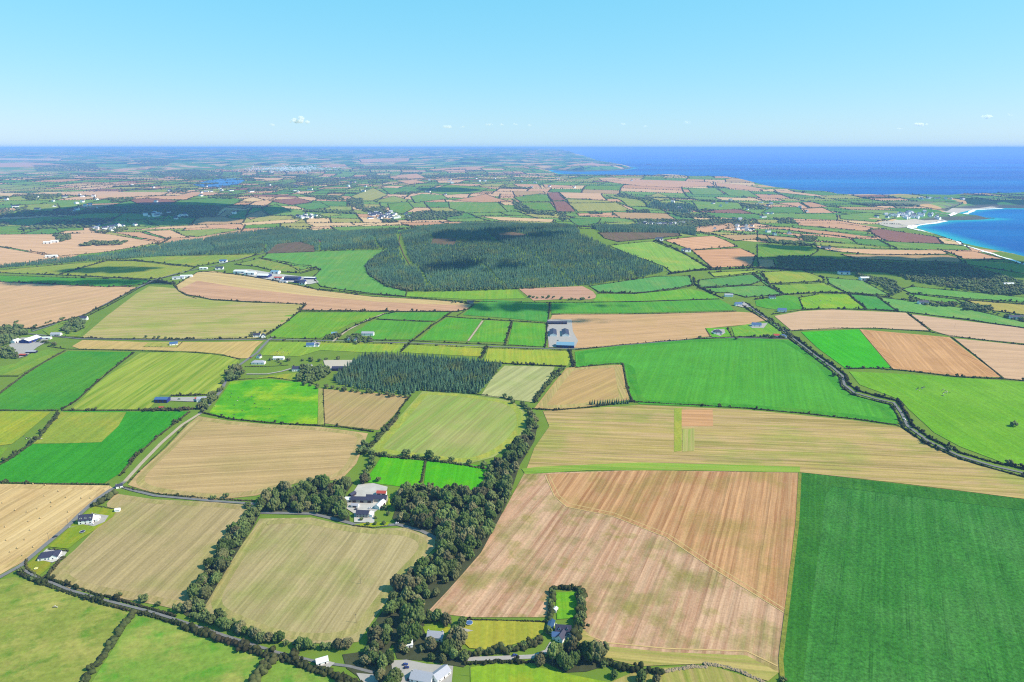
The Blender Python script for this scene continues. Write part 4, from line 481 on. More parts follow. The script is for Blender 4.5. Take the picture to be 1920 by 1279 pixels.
for a in [
 ('dark bushy hedge dividing the two rough pastures at the bottom left', [(250, 1150), (232, 1172), (212, 1205), (196, 1228), (168, 1262), (140, 1310)], 3.2, 6, 0.9, 5),
 ('short thick hedge stub in the rough pasture at the bottom', [(514, 1236), (498, 1250), (484, 1268), (468, 1300)], 4.5, 7, 1.2, 6),
 ('hedge along the lane above the bottom left pasture', [(36, 1076), (60, 1088), (130, 1113), (200, 1134), (280, 1154), (345, 1174)], 2.5, 3, 0.9, 5),
 ('dense leafy hedge below the curving tan field', [(345, 1176), (420, 1202), (480, 1224), (540, 1240), (590, 1256), (640, 1272), (690, 1300)], 4.5, 6, 1.6, 6),
 ('hedge on the upper side of the lane under the tan field', [(92, 1086), (130, 1099), (200, 1120), (260, 1136), (330, 1156)], 2.0, 2.4, 0.5, 5),
 ('trimmed dark hedge curving round the hip roofed bungalow', [(50, 1050), (48, 1060), (52, 1068), (66, 1078), (80, 1086)], 1.8, 2.2, 0, 3),
 ('low hedge between the two lane houses', [(92, 1031), (108, 1033), (128, 1034)], 1.8, 2.0, 0, 3),
 ('green hedge behind the hip roofed bungalow plot', [(80, 1086), (96, 1072), (110, 1054), (118, 1046)], 2.0, 4, 0.5, 4),
 ('overgrown dark hedge patch above the dormer house', [(178, 948), (190, 940), (204, 934), (216, 928)], 4.5, 11, 2.0, 6),
 ('trimmed hedge above the dormer house lawn', [(176, 949), (200, 953), (224, 957)], 1.6, 1.8, 0, 3),
 ('thin hedge between the bale field and the deep green field', [(-120, 900), (0, 906), (100, 908), (205, 909)], 2.2, 2.4, 0.45, 4),
 ('bushy hedge left of the pale earth track', [(226, 892), (258, 853), (298, 818), (338, 787), (356, 773)], 2.4, 3, 1.0, 5),
 ('thin hedge right of the pale earth track', [(240, 906), (268, 878), (312, 836), (352, 794)], 1.2, 1.4, 0.25, 3),
 ('low hedge along the lane above the tan field', [(232, 914), (260, 920), (300, 927), (400, 936), (478, 940)], 1.8, 2.2, 0.25, 4),
 ('bushy hedge running down from the hedge junction to the left edge', [(110, 776), (94, 796), (76, 818), (52, 838), (24, 858), (0, 872), (-60, 905)], 3.2, 5, 1.6, 5.5),
 ('thin hedge under the two toned green field', [(-100, 770), (0, 770), (60, 770), (110, 770)], 2, 2.2, 0.3, 4),
 ('thin hedge under the striped meadow', [(116, 770), (180, 770), (240, 770), (268, 770)], 2, 2.2, 0.5, 4.5),
 ('thick bushy hedge below the blue barn', [(268, 770), (310, 770), (350, 769), (372, 766)], 3.5, 5, 2.2, 6),
 ('dark hedge behind the blue barn yard', [(322, 743), (350, 742), (390, 741)], 3.2, 3.4, 1.0, 5),
 ('straight bushy hedge between the two toned field and striped meadow', [(116, 768), (142, 753), (168, 729), (206, 697), (252, 661)], 2.2, 2.6, 0.7, 4.5),
 ('hedge left of the two toned green field', [(-60, 774), (0, 738), (46, 703), (82, 680), (122, 658)], 2.4, 3.4, 0.35, 4),
 ('hedge between the green wedge pasture and the left edge', [(-60, 712), (0, 706), (34, 706)], 2, 2.2, 0.2, 4),
 ('long thin hedge above the two toned field and striped meadow', [(90, 650), (124, 655), (250, 658), (370, 662), (420, 667), (450, 674)], 2.0, 2.2, 0.15, 3.5),
 ('dark hedge above the narrow golden stubble strip', [(88, 630), (150, 634), (240, 637), (330, 637), (420, 636), (500, 635)], 2.6, 3.0, 0.5, 5),
 ('thin fence hedge round the blue roofed house plot', [(268, 651), (332, 652), (342, 642)], 1.4, 1.6, 0, 3),
 ('bushy hedge on the right slope of the big patchy stubble', [(574, 572), (560, 586), (538, 604), (512, 622), (494, 632)], 2.6, 3, 0.9, 5),
 ('thin hedge above the big patchy stubble', [(345, 552), (400, 563), (470, 567), (575, 571)], 2.2, 2.4, 0.3, 4),
 ('hedge between the pale pink stubble and the climbing road', [(60, 619), (110, 606), (160, 591), (205, 569), (256, 541)], 2.4, 3, 0.5, 5),
 ('hedge right of the climbing road above the white gabled house', [(110, 610), (166, 592), (210, 570), (262, 540), (292, 527)], 2.2, 2.6, 0.2, 4),
 ('thin hedge above the bright green strip on the left', [(108, 516), (170, 519), (230, 522), (282, 526)], 2, 2.2, 0.3, 4),
 ('slanting dark hedge between the olive pastures', [(106, 517), (150, 504), (198, 490)], 2.6, 3.2, 0, 4),
 ('thin dark hedge across the olive pasture', [(206, 490), (250, 489), (320, 498), (366, 502)], 2.2, 2.6, 0.15, 4),
 ('dark rounded thicket hedge at the top corner of the patchy stubble', [(286, 530), (300, 529), (324, 533)], 5, 14, 2.5, 8),
 ('curved hedge between the pink tilled band and patchy stubble', [(326, 535), (334, 545), (350, 555), (368, 560)], 2.4, 3, 0.4, 4),
 ('long hedge below the row of farm sheds', [(372, 509), (440, 515), (520, 527), (590, 542), (690, 552), (760, 557), (860, 565), (886, 568)], 2.4, 2.8, 0.2, 4),
 ('dark straight hedge stub above the farm sheds pointing right', [(564, 513), (600, 503)], 3.0, 4, 0, 4),
 ('curved dark hedge across the light green field', [(486, 484), (520, 489), (560, 497), (584, 499)], 3.0, 4, 0, 4),
 ('long straight hedge under the curved pink band', [(560, 584), (640, 585), (740, 585), (860, 585)], 2.2, 2.6, 0.2, 4),
 ('thin hedge at the tip of the curved pink band', [(888, 572), (872, 583), (858, 592)], 2.2, 2.6, 0.3, 4),
 ('bushy hedge along the pale track between the green paddocks', [(740, 586), (720, 590), (690, 602), (660, 614), (640, 626)], 2.6, 3, 1.2, 5),
 ('hedge between the narrow paddock and white farmhouse paddock', [(706, 599), (760, 602), (816, 604)], 2.2, 2.6, 0.5, 4),
 ('bushy slanting hedge left of the large square paddock', [(846, 586), (830, 598), (808, 612), (786, 630), (770, 642), (752, 660)], 2.8, 3.2, 1.2, 5),
 ('hedge above the square paddocks', [(838, 594), (905, 599), (960, 602), (1024, 606)], 2.2, 2.8, 0.4, 4),
 ('bushy hedge between two narrow green paddocks', [(960, 604), (954, 622), (947, 644)], 2.6, 4, 1.2, 5),
 ('dark hedge left of the long farm sheds', [(1031, 568), (1029, 590), (1026, 610), (1024, 632), (1022, 652)], 2.6, 3, 0.8, 5),
 ('hedge on the upper side of the straight middle lane', [(505, 634), (580, 636), (640, 637), (780, 640), (910, 646), (1020, 651)], 2.0, 2.2, 0.5, 4.5),
 ('hedge on the lower side of the straight middle lane', [(505, 640), (640, 643), (780, 647), (910, 653), (1020, 657), (1070, 658)], 2.0, 2.2, 0.3, 4),
 ('bushy slanting hedge behind the small conifer wood', [(912, 652), (902, 672)], 3.0, 5, 1.5, 6),
 ('dark bushy hedge at the left end of the very large green field', [(1068, 658), (1072, 674), (1076, 688)], 3.2, 5, 1.5, 6),
 ('hedge under the yellow green pasture right of the wood', [(908, 680), (960, 683), (1000, 685), (1060, 688)], 2.6, 3, 0.9, 5),
 ('long hedge above the very large green field', [(1080, 656), (1160, 648), (1250, 640), (1330, 635), (1400, 632), (1470, 634)], 2.4, 2.8, 0.3, 4.5),
 ('hedge between the tan tilled field and very large green field', [(1080, 690), (1140, 683), (1168, 682), (1172, 705), (1178, 735), (1186, 752)], 2.6, 3.2, 0.35, 4),
 ('long hedge under the very large green field', [(1186, 754), (1300, 760), (1400, 766), (1500, 775), (1600, 786), (1684, 798)], 2.2, 2.6, 0.35, 4),
 ('hedge below the tan tilled field with the conifer row', [(1000, 767), (1040, 770), (1100, 765), (1184, 754)], 2.4, 3, 0.4, 4),
 ('bushy hedge between the pale field and the tan tilled field', [(1056, 690), (1040, 706), (1020, 728), (1002, 754)], 3.6, 6, 2.0, 6),
 ('thin hedge at the top right of the striped valley field', [(786, 732), (870, 736), (940, 746), (965, 752)], 2.0, 2.4, 0.4, 4),
 ('thin dark hedge left of the striped valley field', [(770, 742), (752, 764), (742, 782)], 2.2, 2.6, 0.3, 4),
 ('bushy hedge between the small tan field and the valley field', [(744, 782), (722, 808), (700, 832), (690, 842)], 3.6, 7, 2.2, 6.5),
 ('hedge above the large tan tilled field', [(378, 774), (430, 786), (500, 793), (600, 799), (640, 801), (700, 810)], 2.2, 2.6, 0.5, 4.5),
 ('thin hedge right of the vivid yellow green meadow', [(606, 728), (607, 760), (609, 797)], 1.4, 1.6, 0.2, 3),
 ('thin dividing hedge between the two vivid paddocks', [(798, 866), (794, 886), (789, 906)], 2.4, 2.6, 0.2, 3),
 ('bushy hedge above the two vivid paddocks', [(694, 850), (720, 857), (800, 863), (872, 873), (912, 880)], 2.6, 4, 1.6, 5),
 ('thin hedge round the vivid meadow top', [(428, 714), (500, 708), (560, 714), (596, 722)], 1.6, 1.8, 0.2, 4),
 ('right hand hedge of the winding road from the crossroads', [(1398, 568), (1444, 600), (1474, 620), (1504, 643), (1534, 666), (1564, 687), (1586, 704), (1590, 720), (1610, 734), (1644, 743), (1682, 752), (1698, 774), (1710, 798), (1746, 824), (1804, 851), (1864, 868), (1934, 882), (2100, 912)], 3.0, 4.0, 1.1, 5.5),
 ('left hand hedge of the winding road from the crossroads', [(1384, 568), (1436, 602), (1464, 622), (1496, 648), (1526, 671), (1554, 692), (1574, 708), (1578, 726), (1598, 741), (1638, 752), (1670, 760), (1682, 778), (1694, 803), (1734, 832), (1796, 860), (1856, 878), (1926, 896)], 2.8, 3.6, 0.8, 5),
 ('hedge between the vivid field and the pasture with cattle', [(1588, 692), (1640, 691), (1700, 696), (1800, 708), (1880, 711), (1960, 718)], 2.6, 3, 0.7, 5),
 ('thin hedge right of the brown square field', [(1783, 632), (1830, 668), (1880, 710)], 2.0, 2.4, 0.1, 3),
 ('hedge above the vivid field and brown square field', [(1484, 621), (1560, 616), (1640, 616), (1740, 622), (1800, 633), (1920, 647), (2000, 656)], 2.2, 2.8, 0.25, 4),
 ('slanting hedge between the two pale pink stubble fields', [(1702, 588), (1724, 605), (1744, 621)], 2.2, 2.6, 0.6, 5),
 ('long hedge above the pale pink stubble fields', [(1446, 590), (1500, 582), (1560, 579), (1640, 582), (1700, 586), (1811, 600), (1930, 618)], 2.0, 2.4, 0.2, 4),
 ('hedge below the long green band left of the crossroads', [(1034, 590), (1100, 590), (1200, 589), (1300, 587), (1380, 584)], 2.2, 2.6, 0.2, 4),
 ('hedge above the long green band left of the crossroads', [(892, 566), (1000, 568), (1100, 568), (1200, 566), (1350, 561)], 2.4, 2.8, 0.3, 4.5),
 ('hedge between the blue green field and bright strip', [(1120, 550), (1190, 551), (1260, 544), (1300, 536)], 2.4, 2.8, 0.6, 5),
 ('dark hedge along the slope right of the forest', [(1228, 451), (1260, 464), (1290, 480), (1318, 497), (1336, 506)], 3.6, 6, 1.2, 7),
 ('hedge under the slope right of the forest', [(1256, 514), (1300, 508), (1336, 506), (1410, 503), (1450, 504), (1530, 506)], 3.6, 7, 1.4, 7),
 ('hedge between the two pastures left of the crossroads', [(1306, 541), (1360, 538), (1409, 535)], 2.2, 2.6, 0.5, 4),
 ('bushy hedge corner left of the crossroads', [(1300, 520), (1303, 534), (1324, 546), (1356, 560)], 3.0, 4, 1.2, 6),
 ('dark slanting hedge right of the crossroads pastures', [(1414, 514), (1428, 524), (1442, 534)], 3.2, 5, 1.2, 6),
 ('hedge above the vivid field with cattle on the right', [(1416, 562), (1470, 553), (1540, 549), (1590, 550), (1640, 555), (1672, 558)], 3.0, 4, 1.0, 5.5),
 ('hedge between two pastures far right of the crossroads', [(1445, 533), (1500, 530), (1546, 528)], 2.6, 3, 0.5, 5),
 ('thin hedge across the sloping fields at the right edge', [(1700, 551), (1792, 561), (1930, 571)], 2.4, 2.8, 0.5, 4),
 ('thin hedge between the brown stubble and the leafy crop', [(1500, 886), (1496, 980), (1482, 1100), (1466, 1230)], 0.7, 0.9, 0, 2),
 ('thick hedge left of the cottage lawn', [(1036, 1112), (1034, 1140), (1030, 1168)], 4.0, 5, 1.5, 6),
 ('thick hedge right of the cottage lawn', [(1090, 1110), (1090, 1140), (1086, 1170), (1082, 1196)], 5.0, 6, 2, 7),
 ('thick hedge above the cottage lawn', [(1038, 1106), (1060, 1104), (1086, 1106)], 3.6, 4, 1.2, 5),
 ('thin hedge above the pale mown paddock', [(878, 1163), (940, 1164), (1024, 1167)], 1.4, 1.4, 0.2, 3),
 ('bushy hedge along the upper side of the cottage lane', [(880, 1228), (930, 1224), (980, 1216), (1012, 1206)], 3.2, 5, 1.6, 6),
 ('hedge along the lower side of the cottage lane', [(872, 1246), (930, 1242), (1000, 1242)], 2.2, 3, 0.6, 4),
 ('hedge running right from the cottage trees below the stubble', [(1110, 1236), (1160, 1252), (1210, 1262), (1240, 1262)], 4, 6, 1.6, 6),
 ('trimmed hedge on the lawn side of the courtyard farm lane', [(664, 986), (700, 990), (730, 986)], 1.3, 1.4, 0, 2),
 ('yellowish long hedge below the bungalows', [(460, 688), (500, 688), (540, 685)], 1.6, 2.0, 0, 3),
 ('short dark hedge beside the house below the tan field', [(1323, 617), (1332, 632)], 2.0, 2.4, 0, 3),
 ('dark hedge above the garden of the blue roofed house', [(1364, 617), (1372, 632), (1440, 634), (1466, 632)], 2.2, 3, 0.8, 5)]: HG(*a)
# ------------------------------------------------------------- trees
TREES = []                                                  # x, y, height, crown radius, label, group
def fill(px, sp, h, r, label, group, exclude=(), keep=1.0):
    P = ray(px); x0, y0 = P.min(0); x1, y1 = P.max(0); gx, gy = np.meshgrid(np.arange(x0, x1, sp), np.arange(y0, y1, sp)); gx = (gx + rng.uniform(-0.42, 0.42, gx.shape) * sp).ravel(); gy = (gy + rng.uniform(-0.42, 0.42, gy.shape) * sp).ravel()
    k = inside(P, gx, gy) & (rng.uniform(0, 1, gx.shape) < keep)
    for e in exclude: k &= ~inside(ray(e), gx, gy)
    for x, y in zip(gx[k], gy[k]):
        s = random.choice((random.uniform(0.6, 0.9), random.uniform(0.85, 1.3))); TREES.append((x, y, h * s, r * s * random.uniform(0.9, 1.12), label, group))
def line(px, sp, h, r, label, group, jit=0.3, skip=0.0):
    S = resample(ray(px), sp, False)
    for q in S:
        if random.random() < skip: continue
        s = random.uniform(0.65, 1.2); TREES.append((q[0] + random.gauss(0, jit * sp), q[1] + random.gauss(0, jit * sp), h * s, r * s, label, group))
def one(px, h, r, label, group=None):
    q = at(*px); TREES.append((q[0], q[1], h, r, label, group))
G1 = 'trees of the wooded valley'
fill([(484, 952), (500, 926), (560, 914), (610, 908), (664, 906), (650, 925), (636, 945), (655, 962), (656, 980), (640, 974), (590, 962), (500, 958)], 8.2, 12, 5.4, 'leafy tree of the dense grove left of the courtyard farm', 'trees of the farm grove')
fill([(736, 968), (748, 938), (762, 918), (800, 916), (842, 922), (898, 922), (912, 890), (928, 868), (956, 850), (984, 818), (996, 790), (1006, 800), (1000, 826), (972, 872), (952, 935), (936, 968), (900, 1035), (868, 1072), (836, 1108), (800, 1146), (770, 1170), (735, 1205), (712, 1238), (676, 1230), (706, 1168), (742, 1112), (778, 1070), (822, 1034), (826, 1010), (790, 990), (745, 980)], 8.9, 12.0, 6.0, 'leafy tree in the dense belt of the wooded valley', G1, keep=0.93, exclude=[[(800, 938), (826, 936), (830, 950), (802, 950)], [(728, 1160), (760, 1156), (776, 1200), (740, 1204)]])
line([(996, 790), (992, 772), (980, 760), (962, 752), (945, 748)], 9, 8, 4.5, 'leafy tree on the bend above the striped valley field', 'trees of the valley bend')
line([(1006, 800), (998, 776), (984, 762)], 9, 7, 4, 'leafy tree on the bend above the striped valley field', 'trees of the valley bend')
line([(682, 905), (690, 884), (700, 866), (690, 850), (672, 852), (690, 838)], 8, 10, 5, 'leafy tree in the short row left of the vivid paddock', 'trees left of the vivid paddock')
line([(690, 852), (720, 858), (760, 857), (800, 862), (845, 867), (885, 872), (912, 878)], 15, 10, 6.4, 'leafy tree in the row above the vivid paddocks', 'trees above the vivid paddocks', 0.2)
line([(688, 902), (705, 904)], 8, 7, 4, 'leafy tree behind the courtyard farmyard', 'trees behind the farmyard')
fill([(452, 972), (476, 952), (492, 954), (478, 982), (444, 1036), (410, 1092), (384, 1136), (356, 1158), (344, 1148), (362, 1112), (392, 1058), (424, 1008)], 6.8, 9.5, 4.9, 'leafy tree in the row dividing the two tan fields', 'trees dividing the tan fields', keep=0.92)
line([(480, 966), (458, 998), (436, 1030), (416, 1064), (396, 1098), (376, 1132)], 7, 5, 3.4, 'low bush on the right side of the dividing tree row', 'bushes of the dividing row', 0.12)
line([(360, 1160), (400, 1168), (440, 1182), (490, 1200), (540, 1210), (590, 1216), (650, 1218)], 5.5, 8.0, 4.6, 'leafy tree in the row along the foot of the curving tan field', 'trees below the curving tan field', 0.22)
line([(370, 1140), (390, 1156), (415, 1166)], 8, 8, 4.4, 'leafy tree in the row along the foot of the curving tan field', 'trees below the curving tan field', 0.22)
one((225, 1118), 4.5, 2.6, 'small dark bush beside the lane under the left tan field'); one((270, 1128), 8, 5, 'round leafy tree at the foot of the left tan field'); one((297, 1136), 5, 2.8, 'small dark tree right of the round tree in the left tan field'); one((335, 1146), 8, 5, 'leafy tree where the dividing row meets the lane')
one((40, 1074), 6, 4.2, 'dark bush at the lane junction in the bottom left'); one((62, 1088), 4.5, 3, 'small dark bush right of the lane junction'); one((400, 936), 5, 4.2, 'low round tree on the lane above the left tan field'); one((424, 934), 7, 4.2, 'tall round tree on the lane above the left tan field'); one((464, 952), 7, 5, 'tree at the upper end of the dividing row')
fill([(640, 1226), (700, 1220), (728, 1236), (735, 1262), (720, 1279), (690, 1262), (650, 1250)], 9.5, 10, 5.4, 'leafy tree behind the bottom lane junction', 'trees at the bottom lane', keep=0.75)
fill([(735, 1205), (760, 1196), (800, 1210), (850, 1220), (880, 1230), (870, 1252), (800, 1240), (745, 1234)], 8.5, 9, 4.8, 'leafy tree above the grey roofed buildings at the bottom', 'trees above the grey roofs')
fill([(704, 1262), (720, 1244), (744, 1256), (744, 1290), (720, 1310)], 8, 11, 5.2, 'tall leafy tree left of the car yard', 'trees left of the car yard')
fill([(755, 1150), (790, 1142), (795, 1190), (780, 1210), (752, 1206)], 8.5, 14, 6, 'tall leafy tree between the valley belt and the small house', 'trees left of the small house', keep=0.8)
line([(800, 1164), (820, 1166), (840, 1170), (862, 1172)], 10, 10, 5.6, 'leafy tree above the small grey roofed house', 'trees above the small house', 0.15)
fill([(832, 1190), (862, 1196), (880, 1226), (860, 1236), (838, 1222)], 8, 12, 5.6, 'big leafy tree right of the small grey roofed house', 'trees right of the small house')
line([(890, 1226), (940, 1222), (985, 1212), (1010, 1204)], 9, 5.5, 3.2, 'bushy tree along the cottage lane hedge', 'trees on the cottage lane', 0.2)
fill([(1020, 1236), (1040, 1214), (1080, 1212), (1104, 1222), (1130, 1246), (1100, 1256), (1060, 1258)], 8.5, 13.5, 6.0, 'tall dark leafy tree in front of the slate cottage', 'trees in front of the slate cottage')
line([(1130, 1252), (1160, 1262), (1200, 1272), (1230, 1270)], 8.5, 8, 4.6, 'leafy tree in the row right of the cottage trees', 'trees right of the cottage', 0.25)
one((1012, 1246), 9, 5, 'round leafy tree on the lane corner below the cottage'); one((1028, 1188), 7, 3.4, 'small pale leafed tree left of the slate cottage')
line([(1036, 1116), (1032, 1150)], 9, 5.5, 3, 'dark bushy tree in the hedge left of the cottage lawn', 'bushes left of the lawn', 0.1); line([(1088, 1112), (1090, 1150), (1086, 1190)], 8, 7.5, 4, 'dark bushy tree in the hedge right of the cottage lawn', 'bushes right of the lawn', 0.1)
for k, (p, h, r, lab) in enumerate([((690, 985), 4.5, 2.6, 'round clipped tree on the farmhouse lawn'), ((704, 984), 4, 2.4, 'second clipped tree on the farmhouse lawn'), ((720, 984), 5, 2.8, 'round tree at the right end of the farmhouse lawn'), ((678, 976), 4, 2.6, 'bush in front of the courtyard farmhouse'), ((704, 973), 4, 2.4, 'yellow green shrub right of the courtyard farmhouse'), ((722, 956), 6, 3.6, 'garden tree right of the courtyard barns'), ((728, 966), 5, 3.2, 'garden tree below the courtyard barns'), ((1855, 802), 9, 5.4, 'lone round tree in the pasture at the right edge'), ((1901, 800), 9, 6, 'lone dark tree in the sloping pasture at the right'), ((1565, 706), 9, 6, 'round leafy tree left of the winding road'), ((1778, 846), 8, 5, 'round tree on the winding road hedge'), ((1892, 872), 8, 5.5, 'round tree where the winding road meets the right edge'), ((1380, 637), 7, 4.5, 'round dark tree on the hedge above the large green field'), ((1312, 634), 6, 4, 'small round tree left of the house below the tan field'), ((533, 640), 7, 4, 'lone round tree on the middle lane'), ((634, 675), 8, 4.4, 'round tree behind the riding arena'), ((1468, 1278), 4, 3.2, 'small bush at the foot of the leafy crop'), ((31, 605), 6, 5, 'lone round bush in the pale pink stubble')]):
    if k != 7: one(p, h, r, lab)
fill([(416, 722), (432, 696), (452, 690), (458, 704), (440, 716)], 8, 11, 5.6, 'dark tree in the clump on the climbing road', 'trees on the climbing road')
fill([(366, 770), (380, 752), (400, 742), (412, 738), (400, 760), (388, 776)], 8, 9, 5, 'dark tree in the clump right of the blue barn', 'trees right of the blue barn')
line([(396, 742), (412, 736), (418, 728)], 8, 7, 4, 'brownish tree on the road above the blue barn', 'trees above the blue barn')
line([(545, 678), (565, 677), (600, 678), (612, 676)], 11, 7, 4.6, 'dark tree in the row behind the bungalows', 'trees behind the bungalows', 0.2)
fill([(556, 715), (566, 694), (585, 690), (612, 694), (622, 702), (600, 716), (580, 722)], 9, 10, 5.4, 'dark tree beside the house left of the conifer wood', 'trees left of the conifer wood')
line([(572, 722), (620, 730), (680, 738), (720, 742), (760, 746)], 9, 7.5, 4.5, 'broadleaf tree on the lower edge of the conifer wood', 'trees under the conifer wood', 0.3)
line([(505, 676), (540, 684), (556, 686)], 13, 5.5, 3.4, 'small garden tree between the bungalows', 'garden trees of the bungalows', 0.3)
fill([(604, 634), (630, 624), (640, 632), (628, 640)], 9, 7.5, 4.4, 'dark tree left of the white farmhouse', 'trees left of the white farmhouse'); fill([(644, 640), (664, 628), (690, 632), (700, 642), (670, 648)], 9, 7.5, 4.4, 'dark tree in front of the white farmhouse', 'trees in front of the white farmhouse', keep=0.8)
line([(470, 632), (478, 626), (496, 622)], 9, 6, 3.8, 'dark tree beside the white cluster on the lane', 'trees of the lane cluster')
fill([(-40, 640), (0, 615), (40, 612), (50, 628), (20, 645), (-10, 652)], 10, 9.5, 5.8, 'dark tree above the left hand farmyard', 'trees above the left farm'); fill([(-40, 676), (0, 648), (30, 660), (36, 672), (0, 676)], 10, 9, 5.5, 'dark tree below the left hand farmyard', 'trees below the left farm')
fill([(116, 620), (130, 602), (160, 604), (156, 618), (130, 630)], 10, 9, 5.8, 'dark tree below the white gabled house', 'trees of the gabled house'); line([(70, 640), (84, 644), (104, 648)], 10, 7, 4.6, 'dark round tree right of the left farm shed', 'trees right of the farm shed', 0.15); line([(52, 622), (70, 612), (90, 606), (120, 598)], 12, 6, 4, 'dark hedge tree on the climbing road by the left farm', 'hedge trees by the left farm')
line([(275, 634), (300, 635), (325, 636), (335, 636)], 11, 6, 3.2, 'small dark tree on the hedge above the blue roofed house', 'trees above the blue roofed house', 0.15)
line([(1440, 604), (1460, 614), (1474, 622), (1486, 634), (1470, 634), (1430, 634)], 11, 7.5, 4.8, 'dark tree at the crossroads houses', 'trees at the crossroads houses', 0.3); line([(1418, 632), (1432, 632)], 8, 7, 4.4, 'dark tree at the crossroads houses', 'trees at the crossroads houses')
line([(992, 558), (1010, 559), (1040, 560), (1066, 562), (1090, 562), (1104, 560)], 10, 8, 5, 'dark tree in the row under the small pink field', 'trees under the small pink field', 0.3); line([(850, 569), (868, 567), (890, 567)], 12, 8, 5, 'dark tree beside the lone cottage on the pink band', 'trees of the lone cottage', 0.2)
line([(1050, 692), (1046, 704), (1032, 716), (1020, 728)], 9, 7, 4.2, 'dark tree on the hedge between the pale and tan fields', 'trees between pale and tan fields', 0.25); line([(965, 684), (1000, 684), (1020, 685)], 7, 7, 2.6, 'slim tree on the hedge above the pale field', 'slim trees above the pale field', 0.2)
G9 = 'far broadleaf woods'
for px_, sp_ in (([(690, 516), (722, 538), (766, 547), (850, 547), (970, 543), (1010, 541), (1000, 534), (850, 538), (770, 538), (730, 528)], 8), ([(820, 470), (900, 462), (930, 476), (840, 486)], 9), ([(430, 458), (480, 452), (500, 470), (440, 474)], 8)): fill(px_, sp_, 8, 4.4, 'far', G9, keep=0.8)
for px, sp, kp in [([(1456, 484), (1530, 485), (1654, 493), (1805, 496), (1915, 528), (1940, 552), (1863, 554), (1798, 543), (1720, 530), (1667, 512), (1602, 510), (1550, 509), (1462, 506)], 11, 1), ([(1600, 514), (1640, 522), (1675, 527), (1690, 547), (1674, 556), (1650, 536), (1620, 526)], 11, 1), ([(649, 373), (678, 373), (684, 391), (724, 388), (727, 398), (700, 402), (678, 396), (651, 383)], 20, 0.9), ([(760, 404), (792, 396), (833, 397), (871, 397), (871, 404), (806, 413), (765, 415)], 18, 0.9), ([(1195, 412), (1330, 413), (1400, 410), (1330, 425), (1270, 428), (1200, 422)], 15, 0.9), ([(160, 400), (250, 386), (325, 387), (420, 389), (405, 407), (362, 410), (250, 401)], 15, 1), ([(551, 336), (640, 338), (630, 343), (555, 342)], 30, 1), ([(465, 355), (521, 354), (523, 358), (470, 360)], 28, 1), ([(526, 346), (555, 346), (552, 352), (530, 352)], 28, 1), ([(687, 327), (730, 330), (725, 334), (690, 333)], 35, 1), ([(790, 330), (897, 328), (890, 332), (800, 334)], 38, 1), ([(660, 311), (776, 313), (782, 319), (678, 318)], 45, 0.9), ([(738, 362), (790, 358), (785, 363), (744, 366)], 25, 1), ([(560, 365), (640, 370), (650, 378), (600, 375)], 24, 0.9), ([(960, 374), (975, 382), (1000, 395), (1044, 399), (1040, 405), (990, 401), (966, 392)], 20, 0.9), ([(1150, 368), (1170, 362), (1210, 372), (1222, 366), (1228, 375), (1212, 384), (1190, 374)], 26, 0.6), ([(1704, 560), (1743, 568), (1800, 572), (1800, 577), (1743, 575), (1706, 566)], 11, 0.9), ([(1800, 570), (1857, 577), (1860, 588), (1808, 582)], 10, 1), ([(1862, 586), (1930, 598), (1930, 605), (1862, 592)], 12, 0.8), ([(165, 430), (230, 425), (245, 432), (180, 438)], 16, 0.6), ([(100, 442), (132, 440), (134, 450), (110, 455)], 11, 1), ([(40, 368), (115, 363), (112, 372), (50, 377)], 26, 0.9), ([(0, 392), (50, 388), (60, 398), (0, 402)], 22, 0.8), ([(70, 398), (130, 395), (134, 400), (75, 402)], 22, 0.8), ([(0, 418), (16, 416), (18, 424), (0, 426)], 16, 1), ([(200, 372), (250, 371), (248, 378), (210, 381)], 22, 0.9), ([(320, 356), (355, 353), (350, 361), (322, 363)], 26, 0.8), ([(540, 405), (600, 404), (620, 410), (560, 414)], 16, 0.5), ([(60, 310), (180, 308), (190, 322), (70, 322)], 55, 0.9), ([(250, 300), (330, 300), (310, 312), (260, 312)], 60, 0.9), ([(280, 322), (360, 318), (420, 326), (360, 334), (290, 330)], 45, 0.7), ([(1280, 426), (1305, 424), (1304, 434), (1280, 434)], 14, 0.9), ([(1370, 416), (1420, 412), (1422, 420), (1376, 424)], 15, 0.9), ([(1452, 410), (1488, 410), (1492, 420), (1462, 420)], 14, 0.9), ([(1503, 444), (1530, 446), (1528, 454), (1508, 454)], 11, 0.9), ([(1390, 382), (1440, 388), (1430, 394), (1392, 390)], 20, 0.7), ([(1300, 392), (1345, 394), (1330, 400), (1305, 398)], 20, 0.6), ([(1104, 399), (1130, 399), (1130, 402), (1106, 403)], 18, 1), ([(1175, 396), (1216, 394), (1216, 398), (1176, 400)], 18, 1), ([(1046, 398), (1062, 398), (1064, 412), (1050, 418)], 17, 0.9)]: fill(px, sp, 9, sp * 0.62 if sp < 20 else 11 + sp * 0.14, 'far', G9, keep=kp)
# woods and copses of the patchwork
for (x0, y0, x1, y1) in WOODR:
    sp = 24 if y0 < 7000 else 42; u, v = np.meshgrid(np.arange(x0, x1, sp), np.arange(y0, y0 + (y1 - y0) * random.uniform(0.3, 0.9), sp)); X, Y = warp(u + rng.normal(0, 6, u.shape), v + rng.normal(0, 6, u.shape))
    for x, y in zip(X.ravel(), Y.ravel()): TREES.append((x, y, random.uniform(9, 13), sp * 0.6, 'far', G9))
